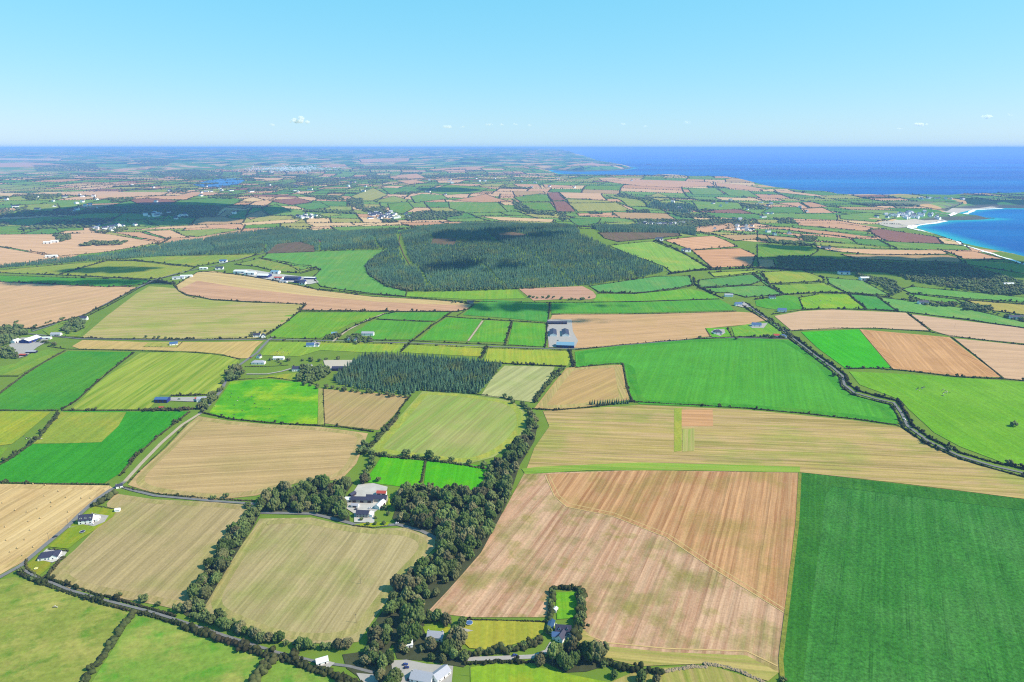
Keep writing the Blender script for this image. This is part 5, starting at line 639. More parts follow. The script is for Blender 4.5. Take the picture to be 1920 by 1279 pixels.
# ---- individual broadleaf trees: shared crown and trunk meshes
def crown_mesh(seed, n=300):
    n = (300, 170, 300, 210, 320, 150)[seed % 6]; st = np.random.default_rng(seed); lobes = [(0, 0, 0.56, 0.72, 0.40)]
    for k in range(8):
        a = k * 0.785 + st.uniform(-0.3, 0.3); rr = st.uniform(0.40, 0.62); lobes.append((math.cos(a) * rr, math.sin(a) * rr, st.uniform(0.34, 0.66), st.uniform(0.34, 0.48), st.uniform(0.2, 0.3)))
    for k in range(3): a = st.uniform(0, 6.28); lobes.append((math.cos(a) * 0.25, math.sin(a) * 0.25, st.uniform(0.72, 0.84), st.uniform(0.3, 0.42), st.uniform(0.15, 0.2)))
    C = []
    for (x, y, z, r, rz) in lobes:
        m = int(n * r * r / sum(l[3] ** 2 for l in lobes)) + 8; d = st.normal(0, 1, (m, 3)); d /= np.linalg.norm(d, axis=1)[:, None]; q = st.uniform(0.72, 1.06, (m, 1)); C.append(np.array([x, y, z]) + d * q * (r, r, rz))
    C = np.vstack(C); C = C[C[:, 2] > 0.08]; C[:, :2] *= 1 + 0.16 * np.sin(2 * np.arctan2(C[:, 1], C[:, 0]) + seed)[:, None]; C[:, :2] *= (1, 0.9, 0.78, 1.05, 0.95, 0.85)[seed % 6]; k = len(C); R = np.column_stack([st.uniform(0.12, 0.23, k)] * 2 + [st.uniform(0.07, 0.14, k)]); V, T, rn = clumps(C, R, ico=True, jit=0.35); return mesh_np('crown', V, T, rn)
def tube(V, T, a, b, r0, r1, n=6):
    a = np.array(a, float); b = np.array(b, float); d = (b - a) / np.linalg.norm(b - a); u = np.cross(d, (0.3, 0.9, 0.1)); u /= np.linalg.norm(u); v = np.cross(d, u); i0 = len(V)
    for c, r in ((a, r0), (b, r1)):
        for k in range(n): t = 6.28319 * k / n; V.append(tuple(c + (u * math.cos(t) + v * math.sin(t)) * r))
    for k in range(n): j = (k + 1) % n; T.append((i0 + k, i0 + j, i0 + n + j)); T.append((i0 + k, i0 + n + j, i0 + n + k))
def trunk_mesh():
    V, T = [], []; tube(V, T, (0, 0, -0.04), (0, 0, 0.3), 0.09, 0.065); tube(V, T, (0, 0, 0.28), (0.02, 0.03, 0.7), 0.065, 0.025)
    for a in (0.4, 2.4, 4.5): tube(V, T, (0, 0, 0.24), (math.cos(a) * 0.5, math.sin(a) * 0.5, 0.5), 0.045, 0.015, 5)
    return mesh_np('trunk', V, T)
CROWNS = [crown_mesh(s) for s in range(6)]; TRUNK = trunk_mesh()
TREES.sort(key=lambda t: -max(t[3], t[2] * 0.6) / math.hypot(t[0], t[1])); near = [t for t in TREES if t[5] != G9]; indiv = near[:300]; rest = near[300:] + [t for t in TREES if t[5] == G9]
def to_px(x, y, z):
    dz = z - CZ; fw = y * math.cos(PITCH) - dz * math.sin(PITCH); up = y * math.sin(PITCH) + dz * math.cos(PITCH); return 960 + FPX * x / fw, 639.5 - FPX * up / fw
def finer(t):
    """say where in a large wood a tree stands"""
    x, y = to_px(t[0], t[1], 0.0); big = 'tall' if t[2] > 13.2 else 'low' if t[2] < 10.2 else 'middling'
    if t[5] == G1:
        b = 'at the top bend' if y < 860 else 'right of the vivid paddocks' if y < 920 else 'right of the courtyard farm' if y < 985 else 'at the corner of the curving tan field' if y < 1050 else 'between the curving tan field and brown stubble' if y < 1130 else 'near the lane at the lower end'
        return big + ' leafy tree of the wooded valley belt ' + b, 'valley trees ' + b
    if t[5] == 'trees of the farm grove':
        b = 'left end' if x < 545 else 'middle' if x < 600 else 'right end'; return big + ' leafy tree at the ' + b + ' of the grove beside the courtyard farm', 'grove trees ' + b
    if t[5] == 'trees dividing the tan fields':
        b = 'upper' if y < 1020 else 'middle' if y < 1090 else 'lower'; return 'leafy tree in the ' + b + ' stretch of the row dividing the two tan fields', 'dividing row ' + b
    return t[4], t[5]
indiv = [t[:4] + finer(t) for t in indiv]
zz = H(np.array([t[0] for t in indiv]), np.array([t[1] for t in indiv]))
for i, (t, z) in enumerate(zip(indiv, zz)):
    o = link('broadleaf_tree', None, loc=(t[0], t[1], z), rz=random.uniform(0, 6.28)); tag(o, t[4], 'tree', t[5] or 'single trees and bushes'); sc = (t[3], t[3], t[2])
    c = link('crown', CROWNS[i % 6], LEAF, o); c.scale = sc; k = link('trunk', TRUNK, BARK, o); k.scale = sc
# ---- the remaining broadleaf trees as uncounted woodland
C, R = [], []; rx = np.array([t[0] for t in rest]); ry = np.array([t[1] for t in rest]); rh = np.array([t[2] for t in rest]); rr = np.array([t[3] for t in rest]); rz_ = H(rx, ry); rd = np.hypot(rx, ry)
for lo, hi, m in ((0, 1600, 30), (1600, 3500, 9), (3500, 7000, 4), (7000, 90000, 2)):
    k = (rd >= lo) & (rd < hi)
    if not k.any(): continue
    for j in range(m):
        a = rng.uniform(0, 6.28, k.sum()); q = np.sqrt(rng.uniform(0, 1, k.sum())) * rr[k] * (0.72 if m > 4 else 0.45); zc = rz_[k] + rh[k] * rng.uniform(0.35, 0.82, k.sum()) * (1 - 0.25 * (q / rr[k]) ** 2); s = {30: 0.34, 9: 0.5, 4: 0.66, 2: 0.9}[m]
        C.append(np.column_stack([rx[k] + np.cos(a) * q, ry[k] + np.sin(a) * q, zc])); R.append(np.column_stack([rr[k] * s, rr[k] * s, rh[k] * max(0.2, s * 0.55)]) * rng.uniform(0.75, 1.15, (k.sum(), 1)))
V, T, rn = clumps(np.vstack(C), np.vstack(R)); wd = link('woodland', mesh_np('woodland', V, T, rn), LEAFW); tag(wd, 'far broadleaf woods and copses scattered between the fields', kind='stuff')
# ------------------------------------------------------------- conifers
def con_pts(px, sp, exclude=(), wx=()):
    P = ray(px); x0, y0 = P.min(0); x1, y1 = P.max(0); gx, gy = np.meshgrid(np.arange(x0, x1, sp), np.arange(y0, y1, sp)); gx = (gx + rng.uniform(-0.4, 0.4, gx.shape) * sp).ravel(); gy = (gy + rng.uniform(-0.4, 0.4, gy.shape) * sp).ravel(); k = inside(P, gx, gy)
    for e in exclude: k &= ~inside(ray(e), gx, gy)
    return np.column_stack([gx[k], gy[k]])
def compartments(P, cw=190., ch=130., ride=8.):
    a = 0.42; u = P[:, 0] * math.cos(a) + P[:, 1] * math.sin(a) + 18 * np.sin(P[:, 1] / 90.); v = -P[:, 0] * math.sin(a) + P[:, 1] * math.cos(a) + 16 * np.sin(P[:, 0] / 80.); i = np.floor(u / cw).astype(int); j = np.floor(v / ch + 0.37 * (i % 3)).astype(int)
    hsh = np.modf(np.abs(np.sin(i * 12.9898 + j * 78.233) * 43758.5453))[0]; gap = ((u % cw) < ride) | (((v + 0.37 * ch * (i % 3)) % ch) < ride * 0.8); return hsh, gap
def conifer_geo(P, h, r, tiers=3, n=7, blocks=False):
    P = np.asarray(P); cells = None
    if blocks: cells, gap = compartments(P); P = P[~gap]; cells = cells[~gap]; keep = rng.uniform(0, 1, len(P)) > 0.10; P = P[keep]; cells = cells[keep]
    N = len(P); z = H(P[:, 0], P[:, 1]); hh = h * rng.uniform(0.72, 1.22, N) * (1 + 0.12 * np.sin(P[:, 0] / 60) * np.sin(P[:, 1] / 45)); hh = hh * (0.55 + 0.6 * np.sqrt(cells)) if cells is not None else hh; rr = r * rng.uniform(0.8, 1.15, N); V, T = [], []; k = n + 1
    for t in range(tiers):
        z0 = 0.12 + 0.8 * t / tiers; z1 = min(1.0, z0 + 1.25 / tiers); ra = (1 - t / tiers) ** 0.8; a = rng.uniform(0, 6.28, N)
        ang = a[:, None] + np.arange(n)[None] * 6.28319 / n; rad = rr[:, None] * ra * rng.uniform(0.6, 1.1, (N, n))
        ring = np.stack([P[:, 0, None] + np.cos(ang) * rad, P[:, 1, None] + np.sin(ang) * rad, z[:, None] + hh[:, None] * (z0 + rng.uniform(-0.04, 0.04, (N, n)))], -1)
        top = np.stack([P[:, 0], P[:, 1], z + hh * z1], -1)[:, None]; V.append(np.concatenate([top, ring], 1))
        j = np.arange(n); tr = np.stack([np.zeros(n, int), 1 + j, 1 + (j + 1) % n], -1); T.append(tr + t * k)
    V = np.concatenate(V, 1); T = np.concatenate(T, 0)[None] + (np.arange(N) * k * tiers)[:, None, None]; rv = rng.uniform(0, 1, N) if cells is None else 0.55 * rng.uniform(0, 1, N) + 0.6 * np.modf(cells * 7.13)[0]; return V.reshape(-1, 3), T.reshape(-1, 3), np.repeat(rv, k * tiers)
hill = con_pts([(684, 498), (690, 515), (722, 536), (766, 546), (850, 546), (970, 542), (1100, 536), (1200, 521), (1252, 509), (1200, 486), (1150, 469), (1122, 456), (1090, 442), (1046, 424), (960, 420), (870, 421), (800, 428), (750, 436), (735, 448), (727, 468), (703, 482)], 6.4, [[(812, 446), (856, 447), (852, 460), (808, 459)], [(928, 437), (960, 435), (988, 440), (976, 450), (940, 449)], [(742, 440), (752, 438), (764, 478), (776, 500), (766, 502), (752, 480)], [(1118, 494), (1132, 492), (1122, 500)]])
west = con_pts([(-60, 506), (0, 503), (100, 495), (200, 487), (300, 480), (480, 475), (560, 471), (640, 469), (727, 466), (738, 446), (748, 434), (700, 434), (640, 435), (600, 436), (565, 433), (530, 428), (500, 433), (430, 441), (380, 449), (300, 462), (210, 478), (110, 487), (0, 500)], 6.8, [[(500, 476), (520, 458), (560, 454), (590, 462), (590, 474)]])
upper = con_pts([(1107, 428), (1160, 426), (1302, 430), (1304, 443), (1275, 438), (1130, 437)], 8); dark = con_pts([(1213, 387), (1226, 378), (1247, 384), (1255, 382), (1299, 386), (1306, 393), (1289, 402), (1265, 399), (1216, 390)], 15)
# bushy grass, heather and young growth between the compartments of the forest show as bare ground
parts = [(hill, 14, 2.7, True), (west, 14, 3.0, True), (upper, 17, 3.6, False), (dark, 18, 6.5, False)]; VV, TT, RN = [], [], []; b = 0
for P, h, r, bk in parts:
    V, T, rn = conifer_geo(P, h, r, 3, 7, bk); VV.append(V); TT.append(T + b); RN.append(rn); b += len(V)
fo = link('conifer_forest', mesh_np('conifer_forest', np.vstack(VV), np.vstack(TT), np.concatenate(RN)), CONIFW); tag(fo, 'dense dark conifer forest over the rounded hill and its western strip', kind='stuff')
# the small conifer wood in the middle: the 300 that show largest are single trees
wood = con_pts([(622, 712), (650, 690), (668, 676), (690, 668), (720, 667), (780, 670), (850, 674), (900, 678), (942, 686), (930, 702), (910, 724), (895, 740), (840, 737), (790, 732), (765, 742), (700, 734), (640, 724)], 5.4)
wood = wood[np.argsort(np.hypot(wood[:, 0], wood[:, 1]))]
def conifer_mesh():
    V, T = [], []
    st = np.random.default_rng(3)
    for t in range(8):
        z0 = 0.08 + 0.84 * t / 8; z1 = min(1, z0 + 0.24); ra = (1 - t / 8) ** 0.85; i0 = len(V); n = 11; V.append((0, 0, z1)); a = st.uniform(0, 6.28)
        for j in range(n): q = a + 6.28319 * j / n; rd_ = ra * (1.05 if j % 2 else 0.66) * st.uniform(0.85, 1.1); V.append((math.cos(q) * rd_, math.sin(q) * rd_, z0 + st.uniform(-0.03, 0.03)))
        for j in range(n): T.append((i0, i0 + 1 + j, i0 + 1 + (j + 1) % n))
    return mesh_np('conifer_crown', V, T, np.repeat(st.uniform(0, 1, 8), 12))
CM = conifer_mesh(); V, T = [], []; tube(V, T, (0, 0, -0.03), (0, 0, 0.85), 0.07, 0.02); CTR = mesh_np('conifer_trunk', V, T)
def conifer(x, y, h, r, label, group):
    o = link('conifer_tree', None, loc=(x, y, float(H(np.array([x]), np.array([y]))[0])), rz=random.uniform(0, 6.28)); tag(o, label, 'tree', group); c = link('crown', CM, CONIF, o); c.scale = (r, r, h); k = link('trunk', CTR, BARK, o); k.scale = (r * 1.6, r * 1.6, h)
for x, y in wood[:260]:
    px_ = to_px(x, y, 0.0)[0]; h_ = random.uniform(8, 13.5); b = 'left part of' if px_ < 690 else 'middle of' if px_ < 790 else 'right part of'
    conifer(x, y, h_, random.uniform(2.3, 3.0), ('tall' if h_ > 12 else 'short' if h_ < 9.6 else 'middling') + ' dark conifer in the ' + b + ' the near edge of the small plantation', 'front conifers in the ' + b + ' the plantation')
V, T, rn = conifer_geo(wood[260:], 11.5, 2.6, 5, 9); pl = link('conifer_plantation', mesh_np('conifer_plantation', V, T, rn), CONIFW); tag(pl, 'inner conifers of the small plantation in the middle', kind='stuff')
for q in resample(ray([(1105, 759), (1130, 759), (1178, 757)]), 3.6, False):
    conifer(q[0] + random.gauss(0, 0.5), q[1] + random.gauss(0, 0.8), random.uniform(8.5, 11), random.uniform(1.9, 2.5), 'slim dark conifer in the short row under the tan tilled field', 'conifer row under the tan tilled field')
# ------------------------------------------------------------- hedges of the far fields (uncounted)
C, R = [], []
for P in FIELDS:
    d = dist(P.mean(0))
    if d < 1900: continue
    c, r = hedge_geo(np.vstack([P, P[:1]]), 2.6 if d < 4500 else 3.4, 3.0 if d < 4500 else 3.8, 0.35, 6, density=1.0 if d < 5000 else 0.7); C.append(c); R.append(r)
segs = np.array(HE, float); mids = segs.mean(1); mx, my = warp(mids[:, 0], mids[:, 1]); 
for (a, b2), x, y in zip(segs, mx, my):
    d = math.hypot(x, y)
    if d > 13500: continue
    st = 9 if d < 5500 else 15 if d < 9000 else 30; n = max(2, int(np.hypot(*(b2 - a)) / st)); t = np.linspace(0, 1, n)[:, None]; q = a + (b2 - a) * t; X, Y = warp(q[:, 0], q[:, 1]); X = X + rng.normal(0, 1.5, n); Y = Y + rng.normal(0, 1.5, n)
    hh = rng.uniform(2.2, 4.6, n) * (1 + 0.9 * (rng.uniform(0, 1, n) < 0.2)); C.append(np.column_stack([X, Y, np.full(n, np.nan), ])); R.append(np.column_stack([np.full(n, st * 0.55), np.full(n, st * 0.42), hh * (1.0 if d < 6000 else 1.25)]))
C = np.vstack(C); R = np.vstack(R); far = np.isnan(C[:, 2]); k = np.ones(len(C), bool); idxf = np.where(far)[0]; bad = np.zeros(len(idxf), bool)
for P in FIELDS: bad |= inside(P, C[idxf, 0], C[idxf, 1])
sdl = np.full(len(idxf), 1e4); mm = C[idxf, 0] > -1500; sdl[mm] = seg_sd(LAND, C[idxf[mm], 0], C[idxf[mm], 1]); bad |= sdl < 150
dx = C[idxf, 1]; bad |= dx < 2750
k[idxf[bad]] = False; C[idxf, 2] = H(C[idxf, 0], C[idxf, 1]) + R[idxf, 2] * 0.4; C, R = C[k], R[k]
V, T, rn = clumps(C, R); fh = link('far_hedgerows', mesh_np('far_hedgerows', V, T, rn), HEDGE); tag(fh, 'thin dark hedgerows dividing the far fields', kind='stuff')
# ------------------------------------------------------------- buildings
def box_geo(V, F, x0, x1, y0, y1, z0, z1):
    i = len(V); V += [(x0, y0, z0), (x1, y0, z0), (x1, y1, z0), (x0, y1, z0), (x0, y0, z1), (x1, y0, z1), (x1, y1, z1), (x0, y1, z1)]
    F += [(i, i + 3, i + 2, i + 1), (i + 4, i + 5, i + 6, i + 7), (i, i + 1, i + 5, i + 4), (i + 1, i + 2, i + 6, i + 5), (i + 2, i + 3, i + 7, i + 6), (i + 3, i, i + 4, i + 7)]
def py_mesh(name, V, F):
    me = bpy.data.meshes.new(name); me.from_pydata([tuple(map(float, v)) for v in V], [], F); me.update(); return me
def box_mesh(name, *b): V, F = [], []; box_geo(V, F, *b); return py_mesh(name, V, F)
WINM = {}
def unit_window(wd, ht):
    k = (wd, ht)
    if k not in WINM: WINM[k] = (box_mesh('window', -wd / 2 - 0.1, wd / 2 + 0.1, -0.06, 0.06, -0.1, ht + 0.1), box_mesh('pane', -wd / 2, wd / 2, -0.09, 0.02, 0, ht))
    return WINM[k]
DOORM = box_mesh('door', -0.5, 0.5, -0.08, 0.05, 0, 2.1); FRAMEW = plain('white_frame', (0.75, 0.75, 0.74, 1), 0.5, 0.3, 0.03); DOORC = plain('dark_door', (0.05, 0.03, 0.03, 1), 0.6, 0.2, 0.1); BRICK = plain('chimney_render', (0.40, 0.36, 0.33, 1), 0.9, 0.05, 0.2)
def house(label, px, L, W, Hh, rot, roof='gable', rh=3.0, wall=WHITE, rmat=ROOF_SLATE, win=2, chim=1, dorm=0, cat='house', name='house', group=None, xy=None, dz=0.0):
    q = at(*px) if xy is None else xy; r = math.radians(rot); c, s = math.cos(r), math.sin(r)
    cor = [(q[0] + a * L / 2 * c - b * W / 2 * s, q[1] + a * L / 2 * s + b * W / 2 * c) for a in (-1, 1) for b in (-1, 1)] + [tuple(q)]
    zz_ = H(np.array([p[0] for p in cor]), np.array([p[1] for p in cor])); z = float(zz_.max()) + off(dist(q)) * 0.9 - 0.15; foot = float(zz_.max() - zz_.min()) + 0.8 + off(dist(q)) * 2
    o = link(name, None, loc=(q[0], q[1], z + dz), rz=r); tag(o, label, cat, group); l, w_ = L / 2, W / 2
    V = [(-l, -w_, -foot), (l, -w_, -foot), (l, w_, -foot), (-l, w_, -foot), (-l, -w_, Hh), (l, -w_, Hh), (l, w_, Hh), (-l, w_, Hh)]; F = [(0, 1, 5, 4), (1, 2, 6, 5), (2, 3, 7, 6), (3, 0, 4, 7), (3, 2, 1, 0)]
    e = 0.35; t = 0.22
    if roof == 'gable':
        V += [(-l, 0, Hh + rh), (l, 0, Hh + rh)]; F += [(4, 7, 8), (5, 9, 6)] ; k = rh / w_; ez = Hh - e * k
        RV = [(-l - e, -w_ - e, ez), (l + e, -w_ - e, ez), (l + e, 0, Hh + rh), (-l - e, 0, Hh + rh), (-l - e, w_ + e, ez), (l + e, w_ + e, ez)]; RV = [(x, y, z_ + 0.04) for x, y, z_ in RV] + [(x, y, z_ + t) for x, y, z_ in RV]
        RF = [(6, 7, 8, 9), (9, 8, 11, 10), (0, 3, 2, 1), (3, 4, 5, 2), (0, 1, 7, 6), (5, 4, 10, 11), (0, 6, 9, 3), (3, 9, 10, 4), (1, 2, 8, 7), (2, 5, 11, 8)]
    elif roof == 'hip':
        F += [(4, 5, 6, 7)]; k = max(0.5, l - w_); RV = [(-l - e, -w_ - e, Hh), (l + e, -w_ - e, Hh), (l + e, w_ + e, Hh), (-l - e, w_ + e, Hh), (-k, 0, Hh + rh), (k, 0, Hh + rh)]; RV = [(x, y, z_ + 0.05) for x, y, z_ in RV]; RF = [(0, 1, 5, 4), (1, 2, 5), (2, 3, 4, 5), (3, 0, 4), (3, 2, 1, 0)]
    else:
        V[6] = (l, w_, Hh + rh); V[7] = (-l, w_, Hh + rh); k = rh / W; RV = [(-l - e, -w_ - e, Hh - e * k), (l + e, -w_ - e, Hh - e * k), (l + e, w_ + e, Hh + rh + e * k), (-l - e, w_ + e, Hh + rh + e * k)]; RV = [(x, y, z_ + 0.04) for x, y, z_ in RV] + [(x, y, z_ + t) for x, y, z_ in RV]; RF = [(4, 5, 6, 7), (3, 2, 1, 0), (0, 1, 5, 4), (1, 2, 6, 5), (2, 3, 7, 6), (3, 0, 4, 7)]; F += [(4, 5, 6, 7)]
    wo = link('wall', py_mesh('wall', V, F), wall, o); ro = link('roof', py_mesh('roof', RV, RF), rmat, o)
    for i in range(chim):
        cx = (-l + 0.7) if i == 0 else (l - 0.7)
        if roof == 'hip': cx = (-1) ** i * max(0.4, l - w_) * 0.7
        link('chimney', box_mesh('chimney', cx - 0.35, cx + 0.35, -0.35, 0.35, Hh + rh - 0.7, Hh + rh + 1.0), BRICK, ro)
    if win:
        fl = [0.95] + ([Hh / 2 + 0.9] if Hh > 4.2 else [])
        for zf in fl:
            for i in range(win):
                x = -l + (i + 0.5) * L / win; x += 0.01
                for sy in (-1, 1):
                    if zf < 1 and i == win // 2 and sy < 0: d_ = link('door', DOORM, DOORC, wo, (x, -w_ - 0.02, 0)); continue
                    wf = link('window', unit_window(1.3, 1.2)[0], FRAMEW, wo, (x, sy * (w_ + 0.01), zf)); link('pane', unit_window(1.3, 1.2)[1], GLASS, wf, (0, -0.02 * -sy, 0)); wf.rotation_euler = (0, 0, 0 if sy < 0 else math.pi)
            for sx in (-1, 1):
                wf = link('window', unit_window(1.1, 1.2)[0], FRAMEW, wo, (sx * (l + 0.01), 0.4, zf)); wf.rotation_euler = (0, 0, sx * math.pi / 2); link('pane', unit_window(1.1, 1.2)[1], GLASS, wf)
    for i in range(dorm):
        x = -l + (i + 0.5) * L / dorm; y0_ = -w_ * 0.78; zb = Hh + rh * 0.22; zt = zb + 1.5; yb = -w_ + (zt - Hh) / rh * w_ + 0.3
        V = [(x - 0.9, y0_, zb - 0.3), (x + 0.9, y0_, zb - 0.3), (x + 0.9, y0_, zt), (x - 0.9, y0_, zt), (x, y0_, zt + 0.8), (x - 0.9, yb, zt), (x + 0.9, yb, zt), (x, yb + 0.9, zt + 0.8)]
        dm = link('dormer', py_mesh('dormer', V, [(0, 1, 2, 4, 3), (0, 3, 5), (1, 6, 2)]), WHITE, ro)
        RV = [(x - 1.1, y0_ - 0.2, zt - 0.1), (x, y0_ - 0.2, zt + 0.9), (x + 1.1, y0_ - 0.2, zt - 0.1), (x - 1.1, yb, zt - 0.1), (x, yb + 0.9, zt + 0.9), (x + 1.1, yb, zt - 0.1)]; link('dormer_roof', py_mesh('dormer_roof', RV, [(0, 1, 4, 3), (1, 2, 5, 4)]), rmat, dm); link('pane', box_mesh('pane', x - 0.55, x + 0.55, y0_ - 0.06, y0_ + 0.02, zb, zt - 0.15), GLASS, dm)
    return o
def shed(label, px, L, W, Hh, rot, rh=1.6, wall=DARKWALL, rmat=ROOF_GREY, door=1, roof='gable', cat='shed', ribs=0):
    o = house(label, px, L, W, Hh, rot, roof, rh, wall, rmat, 0, 0, 0, cat, 'farm_shed'); wo = o.children[0]
    for i in range(door):
        wd = min(4.0, L / (door + 0.8)); x = -L / 2 + (i + 0.5) * L / door; link('door', box_mesh('door', x - wd / 2, x + wd / 2, -W / 2 - 0.12, -W / 2 + 0.02, 0, Hh * 0.8), DOORC, wo)
    return o
# lane houses on the left
house('white dormer house with dark slate roof and sunlit gable beside the lane', (164, 979), 14, 10, 4.6, 12, rh=4.6, dorm=3, win=3, chim=2); house('flat white garage in the hedge corner above the dormer house', (221, 959), 5, 4.5, 2.6, 15, rh=1.2, win=0, chim=0, cat='garage', name='garage', rmat=ROOF_PALE)
house('white annex with pale walls behind the dormer house', (180, 976), 7, 8, 3.0, 12, rh=2.6, win=1, chim=0, rmat=ROOF_PALE)
house('hip roofed bungalow with dark slate roof at the lane bend', (94, 1045), 18, 11, 2.9, 16, 'hip', 3.6, win=4, chim=2); house('white gabled wing of the hip roofed bungalow', (103, 1046), 8, 7, 2.8, 106, rh=2.6, win=1, chim=0); house('small grey shed at the lane junction above the left tan field', (224, 914), 7, 5, 2.6, 30, rh=1.8, win=1, chim=1, wall=WHITE)
# courtyard farm
house('grey stone courtyard farmhouse with slate roof facing the lawn', (681, 968), 14, 8, 4.4, -4, rh=2.8, wall=STONE, win=4, chim=2); house('white lean to beside the courtyard farmhouse', (694, 968), 7, 7, 3.0, 86, rh=1.4, wall=WHITE, rmat=ROOF_PALE, win=1, chim=0, cat='outbuilding')
shed('long barn with dark purple roof across the courtyard', (680, 941), 26, 7.5, 4.0, -3, 2.4, STONE, ROOF_SLATE, 3, cat='barn'); shed('long slate barn right of the purple roofed barn', (707, 939), 24, 8.5, 4.6, -4, 2.8, STONE, ROOF_SLATE, 2, cat='barn'); shed('pale roofed barn wing running down the right of the courtyard', (713, 950), 14, 6.5, 3.6, 70, 2.0, WHITE, ROOF_PALE, 2, cat='barn'); shed('small red roofed shed behind the courtyard barns', (716, 928), 11, 6, 3.4, -4, 1.8, WHITE, ROOF_RED, 2); shed('low white roofed shed left of the courtyard barns', (659, 940), 15, 7, 3.2, -6, 1.0, WHITE, ROOF_PALE, 1); shed('dark open shed in the upper left of the farmyard', (661, 930), 8, 5, 3, 60, 1.4, DARKWALL, ROOF_SLATE, 1); shed('small grey store beside the farmhouse corner', (666, 951), 8, 5, 3, -6, 1.4, WHITE, ROOF_GREY, 1)
# bottom edge
house('long grey roofed bungalow at the bottom edge with solar panels', (792, 1274), 17, 10, 3.0, -14, rh=3.0, rmat=ROOF_GREY, wall=WHITE, win=4, chim=1); house('grey roofed wing right of the bottom bungalow', (826, 1268), 14, 9, 3.0, 48, rh=2.8, rmat=ROOF_GREY, wall=WHITE, win=3, chim=0); house('small grey roofed white house among the valley trees', (817, 1197), 13, 8, 3.6, -6, rh=3.4, rmat=ROOF_GREY, win=3, chim=2); house('white house half hidden by trees behind the bottom lane', (604, 1243), 9, 6, 2.8, 24, rh=2.2, rmat=ROOF_PALE, win=2, chim=0); house('pale cottage under the valley trees above the car yard', (762, 1212), 10, 6, 3, 14, rh=2.2, rmat=ROOF_PALE, win=2, chim=1)
house('slate cottage with two dormers below the walled lawn', (1056, 1186), 13, 8, 3.6, -6, rh=3.8, dorm=2, win=3, chim=1); house('white gabled front wing of the slate cottage', (1052, 1198), 9, 6.5, 3.2, 62, rh=3.0, win=1, chim=0); house('blue roofed porch wing left of the slate cottage', (1043, 1195), 7, 6, 2.8, -6, rh=2.2, rmat=ROOF_BLUE, win=1, chim=0); shed('long narrow glass roofed shed left of the cottage lawn', (1032, 1178), 14, 5, 2.6, 74, 1.2, WHITE, SOLAR, 1); shed('small white shed in the hedge left of the cottage lawn', (1041, 1146), 4, 3.5, 2.4, 60, 1.0, WHITE, ROOF_PALE, 1)
